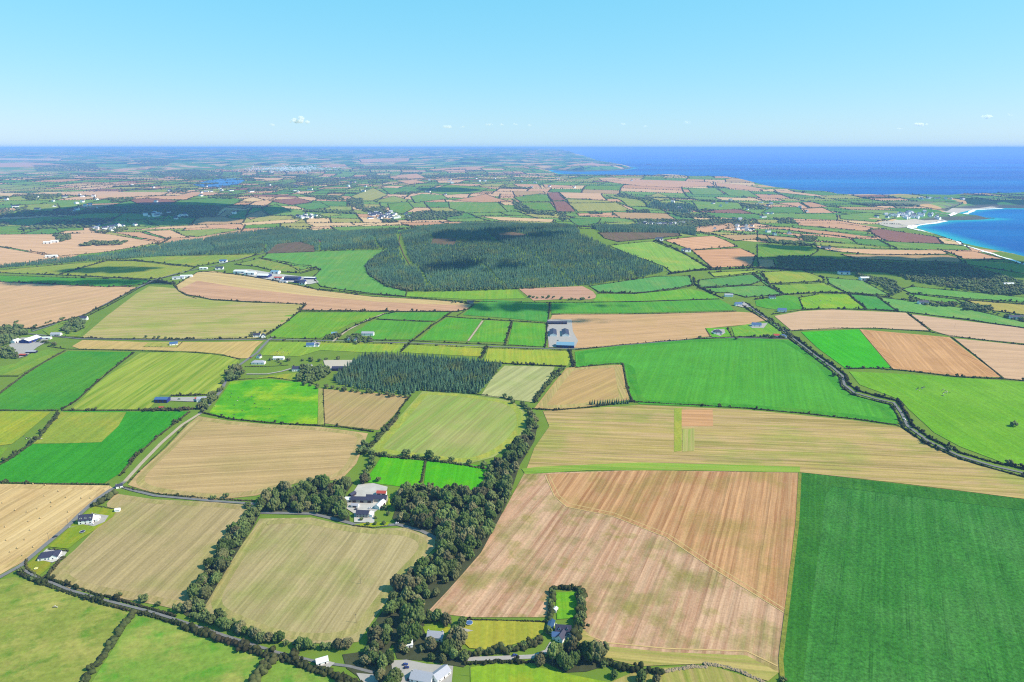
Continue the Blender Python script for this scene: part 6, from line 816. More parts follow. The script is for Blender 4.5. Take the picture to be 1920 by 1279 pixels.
# blue barn farm, bungalows
shed('blue metal barn under the striped meadow', (305, 753), 20, 12, 5.0, 0, 2.0, BLUEWALL, ROOF_BLUE, 3, cat='barn'); house('white house with red and grey roof in the trees right of the blue barn', (379, 752), 14, 9, 4, 10, rh=3.0, rmat=ROOF_GREY, win=2, chim=1); shed('small red roofed shed beside the house right of the blue barn', (370, 750), 6, 4, 2.6, 10, 1.4, WHITE, ROOF_RED, 1); shed('rusty red shed in the hedge below the blue barn', (303, 767), 7, 4.5, 2.6, 0, 1.2, DARKWALL, ROOF_RED, 1)
for a in [('long white bungalow with blue grey roof on the climbing road', (485, 682), 24, 10, 3.0, 0, 'hip', 3.2, WHITE, ROOF_GREY), ('white L shaped bungalow right of the long bungalow', (523, 674), 20, 8, 3.0, 2, 'gable', 2.8, WHITE, ROOF_PALE), ('small white cottage on the road above the bungalows', (486, 671), 9, 7, 3.4, 80, 'gable', 3.0, WHITE, ROOF_SLATE), ('slate house under the trees at the end of the pale drive', (556, 695), 14, 10, 4.2, 6, 'gable', 3.6, WHITE, ROOF_SLATE), ('white stables right of the slate house by the drive', (576, 690), 18, 8, 3.2, 4, 'gable', 2.6, WHITE, ROOF_GREY), ('white house with blue slate roof beside the middle lane', (583, 650), 16, 11, 4.0, 2, 'gable', 4.0, WHITE, ROOF_BLUE), ('white annex right of the house beside the middle lane', (594, 650), 8, 9, 3.6, 90, 'gable', 2.6, WHITE, ROOF_SLATE), ('long white farmhouse above the trees on the middle lane', (690, 629), 26, 9, 5.0, -2, 'gable', 3.2, WHITE, ROOF_GREY), ('white gable house in the trees below the long farmhouse', (655, 640), 8, 6, 5.0, 84, 'gable', 3.0, WHITE, ROOF_SLATE), ('second white gable house in the trees below the long farmhouse', (667, 641), 8, 6, 5.0, 84, 'gable', 3.0, WHITE, ROOF_SLATE), ('blue roofed house left of the pale paddock track', (627, 628), 12, 7, 3.6, 10, 'gable', 2.6, WHITE, ROOF_SKY), ('white slate roofed house at the left of the lane cluster', (482, 632), 14, 8, 4.6, 8, 'gable', 3.2, WHITE, ROOF_SLATE), ('white gabled house at the right of the lane cluster', (494, 633), 13, 8, 4.4, -70, 'gable', 3.4, WHITE, ROOF_SLATE), ('white bungalow with blue roof in its fenced plot on the stubble strip', (326, 647), 15, 10, 3.4, 24, 'gable', 3.0, WHITE, ROOF_BLUE), ('white gabled house with dark roof beside the climbing road', (158, 600), 15, 10, 5.0, 10, 'gable', 4.4, WHITE, ROOF_SLATE), ('low white farmhouse right of the left hand farm sheds', (106, 630), 20, 9, 4.0, 4, 'gable', 3.2, WHITE, ROOF_GREY), ('white hipped house with many gables below the tan field', (1345, 626), 18, 13, 4.6, 0, 'hip', 4.6, WHITE, ROOF_SLATE), ('white house with bright blue roof on the right lane', (1418, 612), 20, 12, 4.4, -8, 'gable', 4.0, WHITE, ROOF_BLUE), ('white house with blue roof at the crossroads corner', (1384, 573), 18, 11, 4.4, 6, 'gable', 4.0, WHITE, ROOF_BLUE), ('blue roofed house with a gravel garden right of the crossroads', (1466, 584), 20, 12, 4.2, -4, 'gable', 3.8, WHITE, ROOF_BLUE), ('red roofed house among the crossroads trees', (1455, 632), 13, 8, 3.8, 0, 'gable', 2.8, WHITE, ROOF_RED), ('blue grey roofed house right of the red roofed house', (1468, 633), 13, 9, 4.0, 0, 'hip', 3.0, WHITE, ROOF_BLUE), ('lone cottage among trees at the tip of the pink band', (882, 569), 16, 8, 4.0, 2, 'gable', 3.0, STONE, ROOF_SLATE), ('white house with grey yard above the crossroads', (1366, 556), 22, 10, 4, -4, 'gable', 3.0, WHITE, ROOF_GREY), ('small white house on the pasture hedge right of the crossroads', (1448, 560), 16, 9, 3.8, 0, 'gable', 3.0, WHITE, ROOF_SLATE)]:
    lab, p, L, W, Hh, rot, rf, rh, wl, rm = a; house(lab, p, L, W, Hh, rot, rf, rh, wl, rm, 3 if dist(at(*p)) < 1350 else 2, 2 if L > 15 else 1)
# sheds
for a in [('long dark roofed cattle shed at the left of the tan field farm', (1037, 627), 44, 15, 4.5, 88, 3.0, WHITE, ROOF_SLATE), ('long dark roofed cattle shed at the right of the tan field farm', (1060, 627), 44, 15, 4.5, 88, 3.0, WHITE, ROOF_SLATE), ('blue roofed range closing the top of the cattle sheds', (1044, 608), 46, 9, 4.5, 0, 2.2, DARKWALL, ROOF_SLATE), ('big shed with light blue roof and dark front below the cattle sheds', (1060, 650), 36, 22, 5.5, -6, 4.0, BLUEWALL, ROOF_SKY), ('dark roofed barn beside the riding arena', (636, 694), 24, 12, 4.5, 2, 2.4, DARKWALL, ROOF_SLATE), ('big pale roofed shed with a blue gable at the left hand farm', (58, 641), 34, 22, 5.5, 84, 4.0, BLUEWALL, ROOF_PALE), ('long pale low shed right of the blue gabled shed', (84, 636), 26, 8, 3.4, 4, 1.2, WHITE, ROOF_PALE), ('round topped pale shed at the left of the left hand farm', (30, 643), 14, 10, 4.5, 80, 3.0, WHITE, ROOF_PALE), ('dark low shed in the lower left farmyard', (60, 662), 18, 8, 3.2, 4, 1.4, DARKWALL, ROOF_GREY), ('small brown shed below the left hand farmyard', (44, 668), 12, 7, 3.0, 0, 1.4, DARKWALL, ROOF_RED),
 ('pale shed at the left end of the row of farm sheds', (451, 512), 40, 16, 5, -8, 2.6, WHITE, ROOF_PALE), ('white shed with tall vents in the row of farm sheds', (470, 515), 34, 16, 6, -8, 2.6, WHITE, ROOF_PALE), ('broad pale blue roofed shed in the row of farm sheds', (496, 520), 36, 26, 6, -10, 3.6, BLUEWALL, ROOF_PALE), ('bright blue roofed shed behind the row of farm sheds', (517, 513), 26, 18, 6, -8, 2.6, WHITE, ROOF_SKY), ('rust coloured shed in the row of farm sheds', (523, 524), 26, 14, 5, -8, 2.4, WHITE, ROOF_RED), ('large dark roofed shed in the row of farm sheds', (549, 525), 44, 26, 6, -6, 3.4, BLUEWALL, ROOF_SLATE), ('second dark roofed shed right of the large dark shed', (563, 530), 30, 18, 5, -8, 2.8, BLUEWALL, ROOF_SLATE), ('white fronted house at the lower right of the row of sheds', (568, 533), 18, 12, 4.5, -10, 3.4, WHITE, ROOF_SLATE), ('blue ended pale shed at the right end of the row of sheds', (582, 524), 34, 12, 4.5, -6, 2.2, BLUEWALL, ROOF_PALE), ('low white shed in front of the row of farm sheds', (532, 530), 22, 10, 3.6, -8, 1.6, WHITE, ROOF_GREY), ('dark shed on the road left of the row of farm sheds', (412, 505), 24, 14, 5, 12, 3.0, WHITE, ROOF_SLATE), ('blue roofed house above the road left of the farm sheds', (419, 492), 24, 14, 5, 8, 3.4, WHITE, ROOF_BLUE), ('low white shed at the road fork left of the farm sheds', (382, 505), 24, 10, 4, 6, 2.0, WHITE, ROOF_PALE), ('grey shed on the corner above the patchy stubble', (335, 523), 34, 14, 4.5, 16, 2.2, WHITE, ROOF_GREY), ('long grey shed right of the corner shed above the patchy stubble', (350, 520), 34, 12, 4.5, 10, 2.2, WHITE, ROOF_PALE),
 ('pale farm shed in the big pink field at the left', (90, 457), 30, 16, 6, 20, 4, WHITE, ROOF_PALE), ('second pale farm shed in the big pink field at the left', (103, 455), 28, 15, 6, 20, 4, WHITE, ROOF_PALE), ('long white building above the conifer strip at the left', (97, 483), 40, 13, 6, 14, 3, WHITE, ROOF_PALE), ('white gabled barn on the slope right of the forest', (1236, 451), 26, 14, 6, 10, 4, WHITE, ROOF_SLATE), ('lone farmhouse on the hedge of the brown slope field', (1286, 472), 30, 14, 6, 10, 4, WHITE, ROOF_SLATE), ('pale shed in the belt of trees right of the pastures', (1620, 525), 26, 16, 6, 0, 3, WHITE, ROOF_PALE), ('blue roofed sheds on the road above the pastures at right', (1582, 514), 34, 14, 6, -6, 3, WHITE, ROOF_BLUE), ('white house at the edge of the coastal wood', (1890, 536), 30, 11, 5, 4, 3, WHITE, ROOF_PALE), ('slate house in the trees on the right hand slope', (1730, 570), 24, 12, 5, 0, 3.4, WHITE, ROOF_SLATE), ('white house row at the right edge among trees', (1908, 598), 40, 12, 5, -8, 3.2, WHITE, ROOF_SLATE), ('small farm beside the tan field below the seaside village', (1548, 467), 34, 14, 5, -6, 3.4, WHITE, ROOF_SLATE)]:
    lab, p, L, W, Hh, rot, rh, wl, rm = a; shed(lab, p, L, W, Hh, rot, rh, wl, rm, 2)
# villages and far farms: one plain house each
VM = []
for k in range(3):
    l, w_, hh, rh = (7, 4.5, 4.5, 3.6) if k == 0 else (10, 5, 3.6, 3.2) if k == 1 else (6, 5, 6, 3.4)
    V = [(-l, -w_, -3), (l, -w_, -3), (l, w_, -3), (-l, w_, -3), (-l, -w_, hh), (l, -w_, hh), (l, w_, hh), (-l, w_, hh), (-l, 0, hh + rh), (l, 0, hh + rh)]; wm = py_mesh('wall', V, [(0, 1, 5, 4), (1, 2, 6, 9, 5), (2, 3, 7, 6), (3, 0, 4, 8, 7)]); e = 0.4; z = 0.1
    RV = [(-l - e, -w_ - e, hh - 0.2 + z), (l + e, -w_ - e, hh - 0.2 + z), (l + e, 0, hh + rh + z), (-l - e, 0, hh + rh + z), (-l - e, w_ + e, hh - 0.2 + z), (l + e, w_ + e, hh - 0.2 + z)]; rm_ = py_mesh('roof', RV, [(0, 1, 2, 3), (3, 2, 5, 4)]); wm.materials.append(WHITE); VM.append((wm, rm_))
VR = []
for rm_ in (ROOF_SLATE, ROOF_GREY, ROOF_SLATE):
    for wm, r0 in VM: r1 = r0.copy(); r1.materials.append(rm_); VR.append((wm, r1))
def village(label, group, px, sx, sy, n, s=1.0):
    P = np.array([(px[0] + random.gauss(0, sx), px[1] + random.gauss(0, sy)) for _ in range(n)]); W_ = ray(P); Z = H(W_[:, 0], W_[:, 1])
    for q, z in zip(W_, Z):
        if z < ZS + 3: continue
        o = link('house', None, loc=(q[0], q[1], z + 0.5), rz=random.uniform(0, 3.14)); tag(o, label, 'house', group); wm, rm_ = random.choice(VR)
        for nm, me_ in (('wall', wm), ('roof', rm_)): c = link(nm, me_, None, o); c.scale = (s * random.uniform(0.9, 1.3),) * 3
for lab, grp, px, sx, sy, n, s in [('white house of the village under the forest hill at centre', 'village houses behind the forest', (726, 405), 18, 3.2, 30, 1.5), ('white house of the hamlet left of the centre village', 'hamlet left of the village', (570, 408), 26, 1.8, 14, 1.4), ('white house of the long village above the felled plot', 'houses above the felled plot', (1240, 422), 22, 1.8, 26, 1.3), ('white house of the seaside village by the beaches', 'seaside village houses', (1700, 404), 26, 3.2, 44, 1.5), ('white mobile home on the far peninsula', 'mobile homes on the peninsula', (1765, 373), 16, 0.8, 12, 1.6), ('white house of the farms left of the conifer strip', 'houses left of the conifer strip', (208, 428), 14, 2.4, 12, 1.5), ('white farmhouse scattered on the far left plain', 'far farmhouses on the left', (120, 385), 80, 10, 20, 1.5), ('white farmhouse scattered below the dark far ridge', 'far farmhouses below the ridge', (320, 405), 60, 4, 14, 1.5), ('white farmhouse on the fields below the sea', 'far farmhouses on the right', (1400, 392), 90, 14, 22, 1.4), ('white house near the small fields right of the forest', 'houses right of the forest', (1370, 432), 40, 5, 14, 1.3), ('white farmhouse near the lake on the far plain', 'far farmhouses near the lake', (400, 358), 120, 7, 20, 1.8), ('white farmhouse on the far middle fields', 'far farmhouses in the middle', (880, 345), 120, 10, 24, 1.8)]: village(lab, grp, px, sx, sy, n, s)
# the distant town: too small to count
P = np.column_stack([rng.normal(545, 40, 420), rng.normal(317, 2.6, 420)]); W_ = ray(P); Z = H(W_[:, 0], W_[:, 1]); V, F = [], []
for (x, y), z in zip(W_, Z): s = random.uniform(9, 22); box_geo(V, F, x - s, x + s, y - 8, y + 8, z - 4, z + random.uniform(7, 14))
tw = link('distant_town', py_mesh('distant_town', V, F), WHITE); tag(tw, 'white specks of a distant town beyond the lake', kind='stuff')
# ------------------------------------------------------------- cars, bales, cattle, poles, small things
WHEEL = None
def wheel_mesh():
    V, T = [], []; n = 10
    for y in (-0.11, 0.11):
        V.append((0, y, 0)); V += [(0.33 * math.cos(6.283 * k / n), y, 0.33 * math.sin(6.283 * k / n)) for k in range(n)]
    for k in range(n): j = (k + 1) % n; T += [(0, 1 + j, 1 + k), (n + 1, n + 2 + k, n + 2 + j), (1 + k, 1 + j, n + 2 + j), (1 + k, n + 2 + j, n + 2 + k)]
    return mesh_np('wheel', V, T)
WH = wheel_mesh(); TYRE = plain('tyre', (0.02, 0.02, 0.02, 1), 0.9, 0.1, 0.1)
def prism(name, prof, w_):
    n = len(prof); V = [(x, -w_, z) for x, z in prof] + [(x, w_, z) for x, z in prof]; F = [tuple(range(n)), tuple(range(2 * n - 1, n - 1, -1))] + [((i + 1) % n, i, n + i, n + (i + 1) % n) for i in range(n)]; return py_mesh(name, V, F)
CARB = prism('body', [(-2.1, 0.3), (2.1, 0.3), (2.15, 0.75), (1.1, 0.95), (-1.9, 1.0), (-2.12, 0.8)], 0.88); CARC = prism('cabin', [(1.05, 0.95), (0.35, 1.45), (-1.2, 1.47), (-1.85, 1.0)], 0.76); CARR = prism('cabin_roof', [(0.35, 1.46), (0.25, 1.52), (-1.15, 1.54), (-1.2, 1.48)], 0.74)
def car(label, px, rot, colr):
    q = at(*px); o = link('parked_car', None, loc=(q[0], q[1], float(H(q[0:1], q[1:2])[0]) + off(dist(q)) * 2.0), rz=math.radians(rot)); tag(o, label, 'car', 'parked cars'); cm = plain('car_paint_%d_%d_%d' % tuple(int(99 * v) for v in colr), colr + (1,), 0.3, 0.5, 0.02)
    b_ = CARB.copy(); b_.materials.append(cm); link('body', b_, None, o); link('cabin', CARC, GLASS, o); r_ = CARR.copy(); r_.materials.append(cm); link('cabin_roof', r_, None, o)
    for x in (-1.3, 1.3):
        for y in (-0.82, 0.82): link('wheel', WH, TYRE, o, (x, y, 0.33))
for a in [('dark blue car parked lower in the car yard', (762, 1254), 10, (0.02, 0.03, 0.14)), ('blue car parked higher in the car yard', (760, 1248), 10, (0.03, 0.05, 0.2)), ('dark car beside the bungalow at the bottom edge', (768, 1276), 12, (0.02, 0.02, 0.08)), ('pale car parked beside the farm lane in the valley', (744, 983), 20, (0.5, 0.5, 0.55)), ('white car in front of the dormer house', (172, 985), 20, (0.6, 0.6, 0.6)), ('dark blue van on the cottage lane', (965, 1231), 6, (0.03, 0.05, 0.2)), ('silver car in the courtyard of the stone farm', (694, 955), 30, (0.45, 0.46, 0.5)), ('white car at the hip roofed bungalow', (112, 1046), 60, (0.6, 0.6, 0.6)), ('dark car on the farmyard below the purple roofed barn', (668, 957), 0, (0.03, 0.03, 0.05)), ('white van driving on the winding right hand road', (1695, 788), 110, (0.65, 0.65, 0.65)), ('dark car on the lane beside the bale field', (104, 1008), 40, (0.04, 0.04, 0.05)), ('red car on the climbing road by the bungalows', (470, 672), 40, (0.3, 0.03, 0.02)), ('green tractor trailer parked in the yard of the blue barn', (336, 750), 0, (0.04, 0.12, 0.05)), ('grey car in the yard of the long cattle sheds', (1046, 640), 20, (0.2, 0.2, 0.22)), ('dark car at the white house below the tan field', (1352, 628), 10, (0.04, 0.04, 0.06))]: car(*a)
V, T = [], []; n = 14
for x in (-0.7, 0.7):
    V.append((x * 1.03, 0, 0.72)); V += [(x, 0.74 * math.cos(6.283 * k / n), 0.72 + 0.74 * math.sin(6.283 * k / n)) for k in range(n)]
for k in range(n): j = (k + 1) % n; T += [(0, 1 + k, 1 + j), (n + 1, n + 2 + j, n + 2 + k), (1 + k, n + 2 + k, n + 2 + j), (1 + k, n + 2 + j, 1 + j)]
BALE = mesh_np('straw_bale', V, T); STRAW = plain('straw', (0.42, 0.31, 0.15, 1), 0.95, 0.02, 0.2, 4.0); bl = [(5, 944), (29, 958), (51, 961), (71, 955), (84, 931), (96, 943), (97, 951), (54, 979), (10, 989), (57, 995), (47, 1013), (33, 1029), (63, 1027), (43, 1043), (62, 909), (85, 911), (124, 934), (128, 961), (153, 935), (170, 935), (12, 1014), (-12, 970), (20, 1036), (76, 973), (110, 922)]
W_ = ray(bl)
for i, q in enumerate(W_):
    o = link('straw_bale', BALE, STRAW, loc=(q[0], q[1], float(H(q[0:1], q[1:2])[0]) + off(dist(q)) * 0.9), rz=random.uniform(0, 3.14)); tag(o, 'round golden straw bale lying in the stubble at the left', 'straw bale', 'round bales in the stubble')
def loft(rings, n=8):
    V, T = [], []
    for (c, ry, rz) in rings:
        for k in range(n): a = 6.28319 * k / n; V.append((c[0], c[1] + ry * math.cos(a), c[2] + rz * math.sin(a)))
    m_ = len(rings)
    for r_ in range(m_ - 1):
        for k in range(n): j = (k + 1) % n; T += [(r_ * n + k, r_ * n + j, (r_ + 1) * n + j), (r_ * n + k, (r_ + 1) * n + j, (r_ + 1) * n + k)]
    for r_, s in ((0, 1), (m_ - 1, -1)): T += [((r_ * n, r_ * n + k + 1, r_ * n + k) if s > 0 else (r_ * n, r_ * n + k, r_ * n + k + 1)) for k in range(1, n - 1)]
    return V, T
def cow_mesh(graze):
    hz_ = 0.55 if graze else 1.35; V, T = loft([((-1.05, 0, 1.1), 0.12, 0.16), ((-0.95, 0, 1.08), 0.3, 0.34), ((-0.5, 0, 1.02), 0.38, 0.40), ((0.1, 0, 0.98), 0.40, 0.42), ((0.6, 0, 1.02), 0.34, 0.42), ((0.85, 0, 1.12), 0.2, 0.28), ((1.1, 0, (1.15 + hz_) / 2), 0.14, 0.18), ((1.3, 0, hz_), 0.14, 0.17), ((1.62, 0, hz_ - 0.14), 0.08, 0.09)])
    for x, y, kx in ((-0.75, 0.2, -0.08), (-0.75, -0.2, -0.08), (0.6, 0.18, 0.03), (0.6, -0.18, 0.03)): tube(V, T, (x, y, 0.95), (x + kx, y, 0.45), 0.13, 0.07, 6); tube(V, T, (x + kx, y, 0.45), (x + kx * 0.3, y, 0.0), 0.07, 0.055, 6)
    tube(V, T, (-1.05, 0, 1.2), (-1.14, 0, 0.5), 0.03, 0.04, 4); return mesh_np('cow', V, T)
COWS = [cow_mesh(True), cow_mesh(False)]; HIDE = []
n_ = NT('cow_hide'); oi = n_.n('ShaderNodeObjectInfo'); tc = n_.n('ShaderNodeTexCoord'); bl_ = n_.math('GREATER_THAN', n_.noise(tc.outputs['Object'], 1.4, 2), 0.56); COWM = n_.diffuse(n_.mix(bl_, n_.mix(n_.math('GREATER_THAN', oi.outputs['Random'], 0.72), (0.012, 0.011, 0.010, 1), (0.45, 0.40, 0.33, 1)), (0.55, 0.52, 0.48, 1)), 0.8, 0.1)
for lab, grp, px, sx, sy, n in [('black and white cow crowding at the gate of the grazed strip', 'cows at the gate', (66, 824), 9, 3.2, 26), ('pale cow in the left hand group on the right slope pasture', 'left cow group on the right slope', (1729, 728), 7, 2.6, 12), ('pale cow in the right hand group on the right slope pasture', 'right cow group on the right slope', (1773, 737), 4, 4.5, 14), ('cow grazing in the olive pasture with scattered cattle', 'cattle in the olive pasture', (240, 498), 14, 3, 16), ('cow grazing under the conifer strip', 'cattle under the conifer strip', (295, 488), 10, 1.6, 12), ('cow grazing above the row of farm sheds', 'cattle above the farm sheds', (505, 493), 24, 3, 16), ('cow grazing in the vivid field right of the crossroads', 'cattle right of the crossroads', (1532, 567), 14, 3.4, 18), ('cow grazing in the upper right pastures', 'cattle in the upper right pastures', (1560, 538), 12, 4, 16), ('dark cow grazing beside the bungalow hedge', 'cattle beside the bungalows', (528, 660), 8, 3, 9), ('pale sheep like cow in the vivid yellow green meadow', 'pale cattle in the vivid meadow', (470, 757), 34, 12, 14), ('white cow lying in the bottom left pasture', 'white cattle in the rough pasture', (106, 1141), 4, 1.0, 3)]:
    W_ = ray(np.column_stack([rng.normal(px[0], sx, n), rng.normal(px[1], sy, n)]))
    for q in W_: o = link('cow', random.choice(COWS), COWM, loc=(q[0], q[1], float(H(q[0:1], q[1:2])[0]) + off(dist(q)) * 0.95), rz=random.uniform(0, 6.28)); tag(o, lab, 'cow', grp)
WOOD = plain('weathered_wood', (0.16, 0.13, 0.10, 1), 0.95, 0.02, 0.2, 3.0)
def pole(label, px, h=9.0, rot=0):
    q = at(*px); o = link('utility_pole', None, loc=(q[0], q[1], float(H(q[0:1], q[1:2])[0])), rz=rot); tag(o, label, 'pole', 'utility poles'); V, T = [], []; tube(V, T, (0, 0, -0.5), (0, 0, h), 0.17, 0.11, 8); link('post', mesh_np('post', V, T), WOOD, o); link('crossarm', box_mesh('crossarm', -0.9, 0.9, -0.07, 0.07, h - 0.75, h - 0.6), WOOD, o)
    for x in (-0.8, 0, 0.8): V, T = [], []; tube(V, T, (x, 0, h - 0.6), (x, 0, h - 0.35), 0.05, 0.03, 5); link('insulator', mesh_np('insulator', V, T), FRAMEW, o)
for lab, px in [('wooden utility pole low in the curving tan field', (668, 1168)), ('wooden utility pole high in the curving tan field', (676, 1095)), ('wooden utility pole beside the bale field lane', (92, 1014)), ('wooden utility pole on the right hand pale pink stubble', (1790, 614)), ('wooden utility pole at the lane corner under the cottage trees', (1036, 1250)), ('wooden utility pole beside the grass at the bottom edge', (882, 1268)), ('wooden utility pole beside the lane at the dormer house', (128, 986)), ('wooden utility pole at the junction above the left tan field', (206, 916)), ('wooden utility pole on the lane under the left tan field', (170, 1122)), ('wooden utility pole beside the courtyard farm lane', (560, 966)), ('wooden utility pole on the lower right road', (1752, 832)), ('wooden utility pole on the middle right road', (1668, 758)), ('wooden utility pole on the road by the bungalows', (446, 688))]: pole(lab, px)
# round blue cover, trampolines, oil tank
def disc(label, name, px, r, h, mat, cat):
    q = at(*px); o = link(name, None, loc=(q[0], q[1], float(H(q[0:1], q[1:2])[0]) + off(dist(q)) * 1.7)); tag(o, label, cat); V, T = [], []; n = 18
    for k in range(n): a = 6.28319 * k / n; V.append((r * math.cos(a), r * math.sin(a), h))
    V.append((0, 0, h - 0.05)); T = [(n, k, (k + 1) % n) for k in range(n)]; link('mat', mesh_np('mat', V, T), mat, o); V, T = [], []
    for k in range(n): a, b_ = 6.28319 * k / n, 6.28319 * (k + 1) / n; tube(V, T, (r * math.cos(a), r * math.sin(a), h), (r * math.cos(b_), r * math.sin(b_), h), 0.1, 0.1, 5)
    link('rim', mesh_np('rim', V, T), FRAMEW, o)
    for k in range(6): a = 6.28319 * k / 6; V, T = [], []; tube(V, T, (r * math.cos(a), r * math.sin(a), -0.4), (r * math.cos(a), r * math.sin(a), h), 0.05, 0.05, 5); link('leg', mesh_np('leg', V, T), FRAMEW, o)
disc('round dark trampoline on the lawn below the dormer house', 'trampoline', (155, 999), 2.6, 0.9, DARKWALL, 'trampoline'); disc('round blue trampoline beside the paddock hedge', 'trampoline', (880, 1170), 3.0, 0.9, ROOF_BLUE, 'trampoline'); disc('small yellow trampoline on the bungalow lawn', 'trampoline', (68, 1068), 1.6, 0.6, plain('yellow_mat', (0.6, 0.5, 0.08, 1), 0.8), 'trampoline')
# bare stone banks at the bottom edge of the stubble
for lab, px in [('pale heap of cut straw and stones curving at the bottom edge', [(1320, 1245), (1350, 1249), (1385, 1258), (1420, 1274), (1450, 1292)]), ('low pale stony bank below the brown stubble', [(1232, 1262), (1265, 1256), (1300, 1250), (1325, 1252)])]:
    C, R = hedge_geo(ray(px), 1.0, 3.4, 0, 1, 1.6); V, T, rn = clumps(C, R * 0.8, ico=True, jit=0.4); o = link('stone_bank', mesh_np('stone_bank', V, T, rn), plain('pale_stone', (0.24, 0.185, 0.115, 1), 0.95, 0.02, 0.35, 1.2)); tag(o, lab, 'bank')
# sea rocks
for i, (lab, px, L, W, hh) in enumerate([('long low dark rock off the seaside headland', (1845, 409.5), 120, 14, 5), ('dark rock islet beyond the far headland', (1216, 309), 110, 60, 18), ('dark reef left of the peninsula', (1640, 366), 150, 50, 8), ('dark reef right of the first reef', (1677, 367), 130, 40, 7)]):
    q = px_plane([px], ZS)[0]; m_ = 22; C = np.column_stack([q[0] + rng.uniform(-L / 2, L / 2, m_), q[1] + rng.uniform(-W / 2, W / 2, m_), np.full(m_, ZS + hh * 0.2)]); V, T, rn = clumps(C, np.column_stack([rng.uniform(0.1, 0.22, m_) * L * 0.6, np.full(m_, W * 0.3), rng.uniform(0.5, 1.0, m_) * hh]), ico=True); o = link('sea_rock', mesh_np('sea_rock', V, T, rn), plain('dark_rock', (0.05, 0.045, 0.05, 1), 0.8, 0.2, 0.3, 0.1)); tag(o, lab, 'rock')
# ------------------------------------------------------------- clouds
n_ = NT('cloud_white'); d1 = n_.n('ShaderNodeBsdfDiffuse'); d2 = n_.n('ShaderNodeBsdfTranslucent'); d1.inputs[0].default_value = (0.85, 0.85, 0.85, 1); d2.inputs[0].default_value = (0.85, 0.85, 0.85, 1); mx_ = n_.n('ShaderNodeMixShader'); mx_.inputs[0].default_value = 0.5
n_.t.links.new(d1.outputs[0], mx_.inputs[1]); n_.t.links.new(d2.outputs[0], mx_.inputs[2]); n_.t.links.new(mx_.outputs[0], n_.out.inputs[0]); CLM = n_.m
nv = NT('cloud_vapour'); vv = nv.n('ShaderNodeVolumePrincipled'); vv.inputs['Color'].default_value = (1, 1, 1, 1); vv.inputs['Density'].default_value = 0.005; vv.inputs['Anisotropy'].default_value = 0.1; nv.t.links.new(vv.outputs[0], nv.out.inputs['Volume'])
def cloud(label, c, L, W, hh, n, ico=True, fr=0.16, mat=None):
    a = rng.uniform(0, 6.283, n); q = np.sqrt(rng.uniform(0, 1, n)); f = 1 - q ** 2; C = np.column_stack([np.cos(a) * q * L / 2, np.sin(a) * q * W / 2, rng.uniform(0, 1, n) * hh * (0.15 + f)]) + np.array(c)
    s = min(L, W) * fr * (0.35 + 0.9 * f) * rng.uniform(0.6, 1.3, n); V, T, rn = clumps(C, np.column_stack([s * 1.3, s * 1.2, s * 0.8]), True, 0.2); me_ = mesh_np('cloud', V, T); me_.polygons.foreach_set('use_smooth', [True] * len(me_.polygons)); o = link('cloud', me_, mat or CLM); tag(o, label, 'cloud')
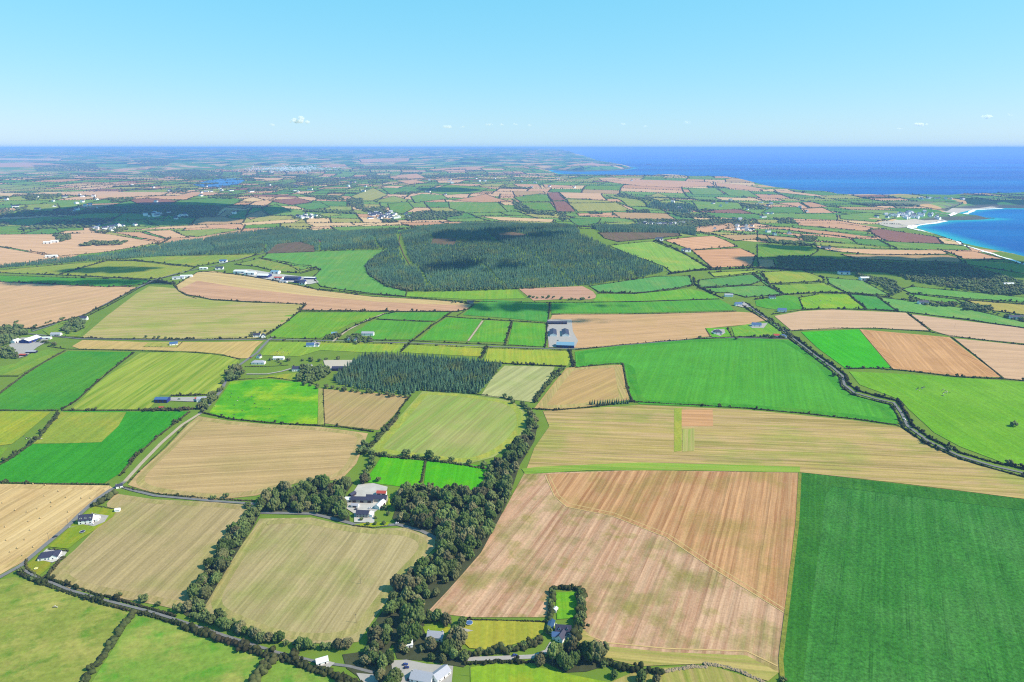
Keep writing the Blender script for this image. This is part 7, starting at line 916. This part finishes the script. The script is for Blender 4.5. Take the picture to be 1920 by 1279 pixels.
for lab, px, w_, h_ in [('largest small white cloud low over the left horizon', (562, 223), 34, 14), ('tiny white cloud left of centre over the horizon', (838, 237), 18, 4), ('tiny white cloud right of the left centre one', (868, 237), 10, 4), ('tiny white cloud at the centre of the horizon sky', (917, 232), 13, 6), ('tiny flat cloud just right of the centre sky', (940, 233), 10, 4), ('tiny white cloud right of the sky centre', (966, 232), 10, 6), ('tiny cloud above the far headland', (994, 234), 10, 4), ('tiny cloud over the sea left of the bright one', (1168, 232), 12, 7), ('tiny low cloud over the middle of the sea', (1210, 236), 10, 5), ('small bright cloud over the middle of the sea', (1288, 228), 13, 7), ('tiny low cloud over the right hand sea', (1688, 240), 12, 5), ('flat white cloud over the right hand sea', (1727, 231), 26, 7), ('white double cloud near the right edge of the sky', (1853, 217), 26, 6), ('small round cloud at the right edge of the sky', (1893, 213), 11, 7), ('faint small cloud left of the largest cloud', (511, 233), 12, 6)]:
    D_ = 47000.; d = px_dir([px[0]], [px[1]])[0]; d = d / d[1] * D_; sc = D_ / FPX; cloud(lab, (d[0], d[1], CZ + d[2] - h_ * sc * 0.4), w_ * sc, w_ * sc * 0.5, h_ * sc * 0.5, 12, fr=0.30, mat=nv.m)
# overhead clouds whose shadows lie on the land
for lab, px, L, W, n, zc in [('broad cumulus above the coastal wood', (1660, 497), 1000, 300, 170, 1750), ('second cumulus above the coastal wood', (1800, 506), 500, 260, 90, 1750), ('broad cumulus above the dark far ridge', (270, 394), 1500, 950, 260, 2000), ('cumulus above the forest summit', (900, 440), 460, 220, 40, 1800), ('cumulus above the western slope of the forest', (880, 500), 300, 120, 26, 1700), ('cumulus above the paddocks beside the cattle sheds', (985, 577), 240, 90, 34, 1650), ('cumulus above the tan field beside the cattle sheds', (1110, 603), 170, 34, 22, 1650), ('small cumulus above the green band', (1110, 574), 240, 36, 22, 1700), ('cumulus above the pale pink stubble', (170, 531), 520, 90, 80, 1700), ('small cumulus above the olive pasture', (215, 507), 300, 120, 50, 1700), ('cumulus above the far green slope', (840, 356), 500, 420, 90, 2100), ('cumulus above the pastures below the coast', (1500, 466), 260, 120, 60, 1750)]:
    q = at(*px); k = zc / SUNV.z; cloud(lab, (q[0] + SUNV.x * k, q[1] + SUNV.y * k, zc), L, W, 130, n, fr=0.2)
# ------------------------------------------------------------- haze
HZ = NT('haze_air'); pv = HZ.n('ShaderNodeVolumePrincipled'); pv.inputs['Color'].default_value = (0.28, 0.49, 1.0, 1); pv.inputs['Density'].default_value = 4.9e-5; pv.inputs['Anisotropy'].default_value = 0.0
HZ.t.links.new(pv.outputs[0], HZ.out.inputs['Volume'])
x0, x1, y0, y1, z0, z1 = -185000, 185000, -3000, 92000, -62, 432
V = [(x0, y0, z0), (x1, y0, z0), (x1, y1, z0), (x0, y1, z0), (x0, y0, z1), (x1, y0, z1), (x1, y1, z1), (x0, y1, z1)]
hz = link('haze', mesh_np('haze', V, [(0, 3, 2, 1), (4, 5, 6, 7), (0, 1, 5, 4), (1, 2, 6, 5), (2, 3, 7, 6), (3, 0, 4, 7)]), HZ.m); tag(hz, 'pale blue summer haze over the landscape', kind='stuff')
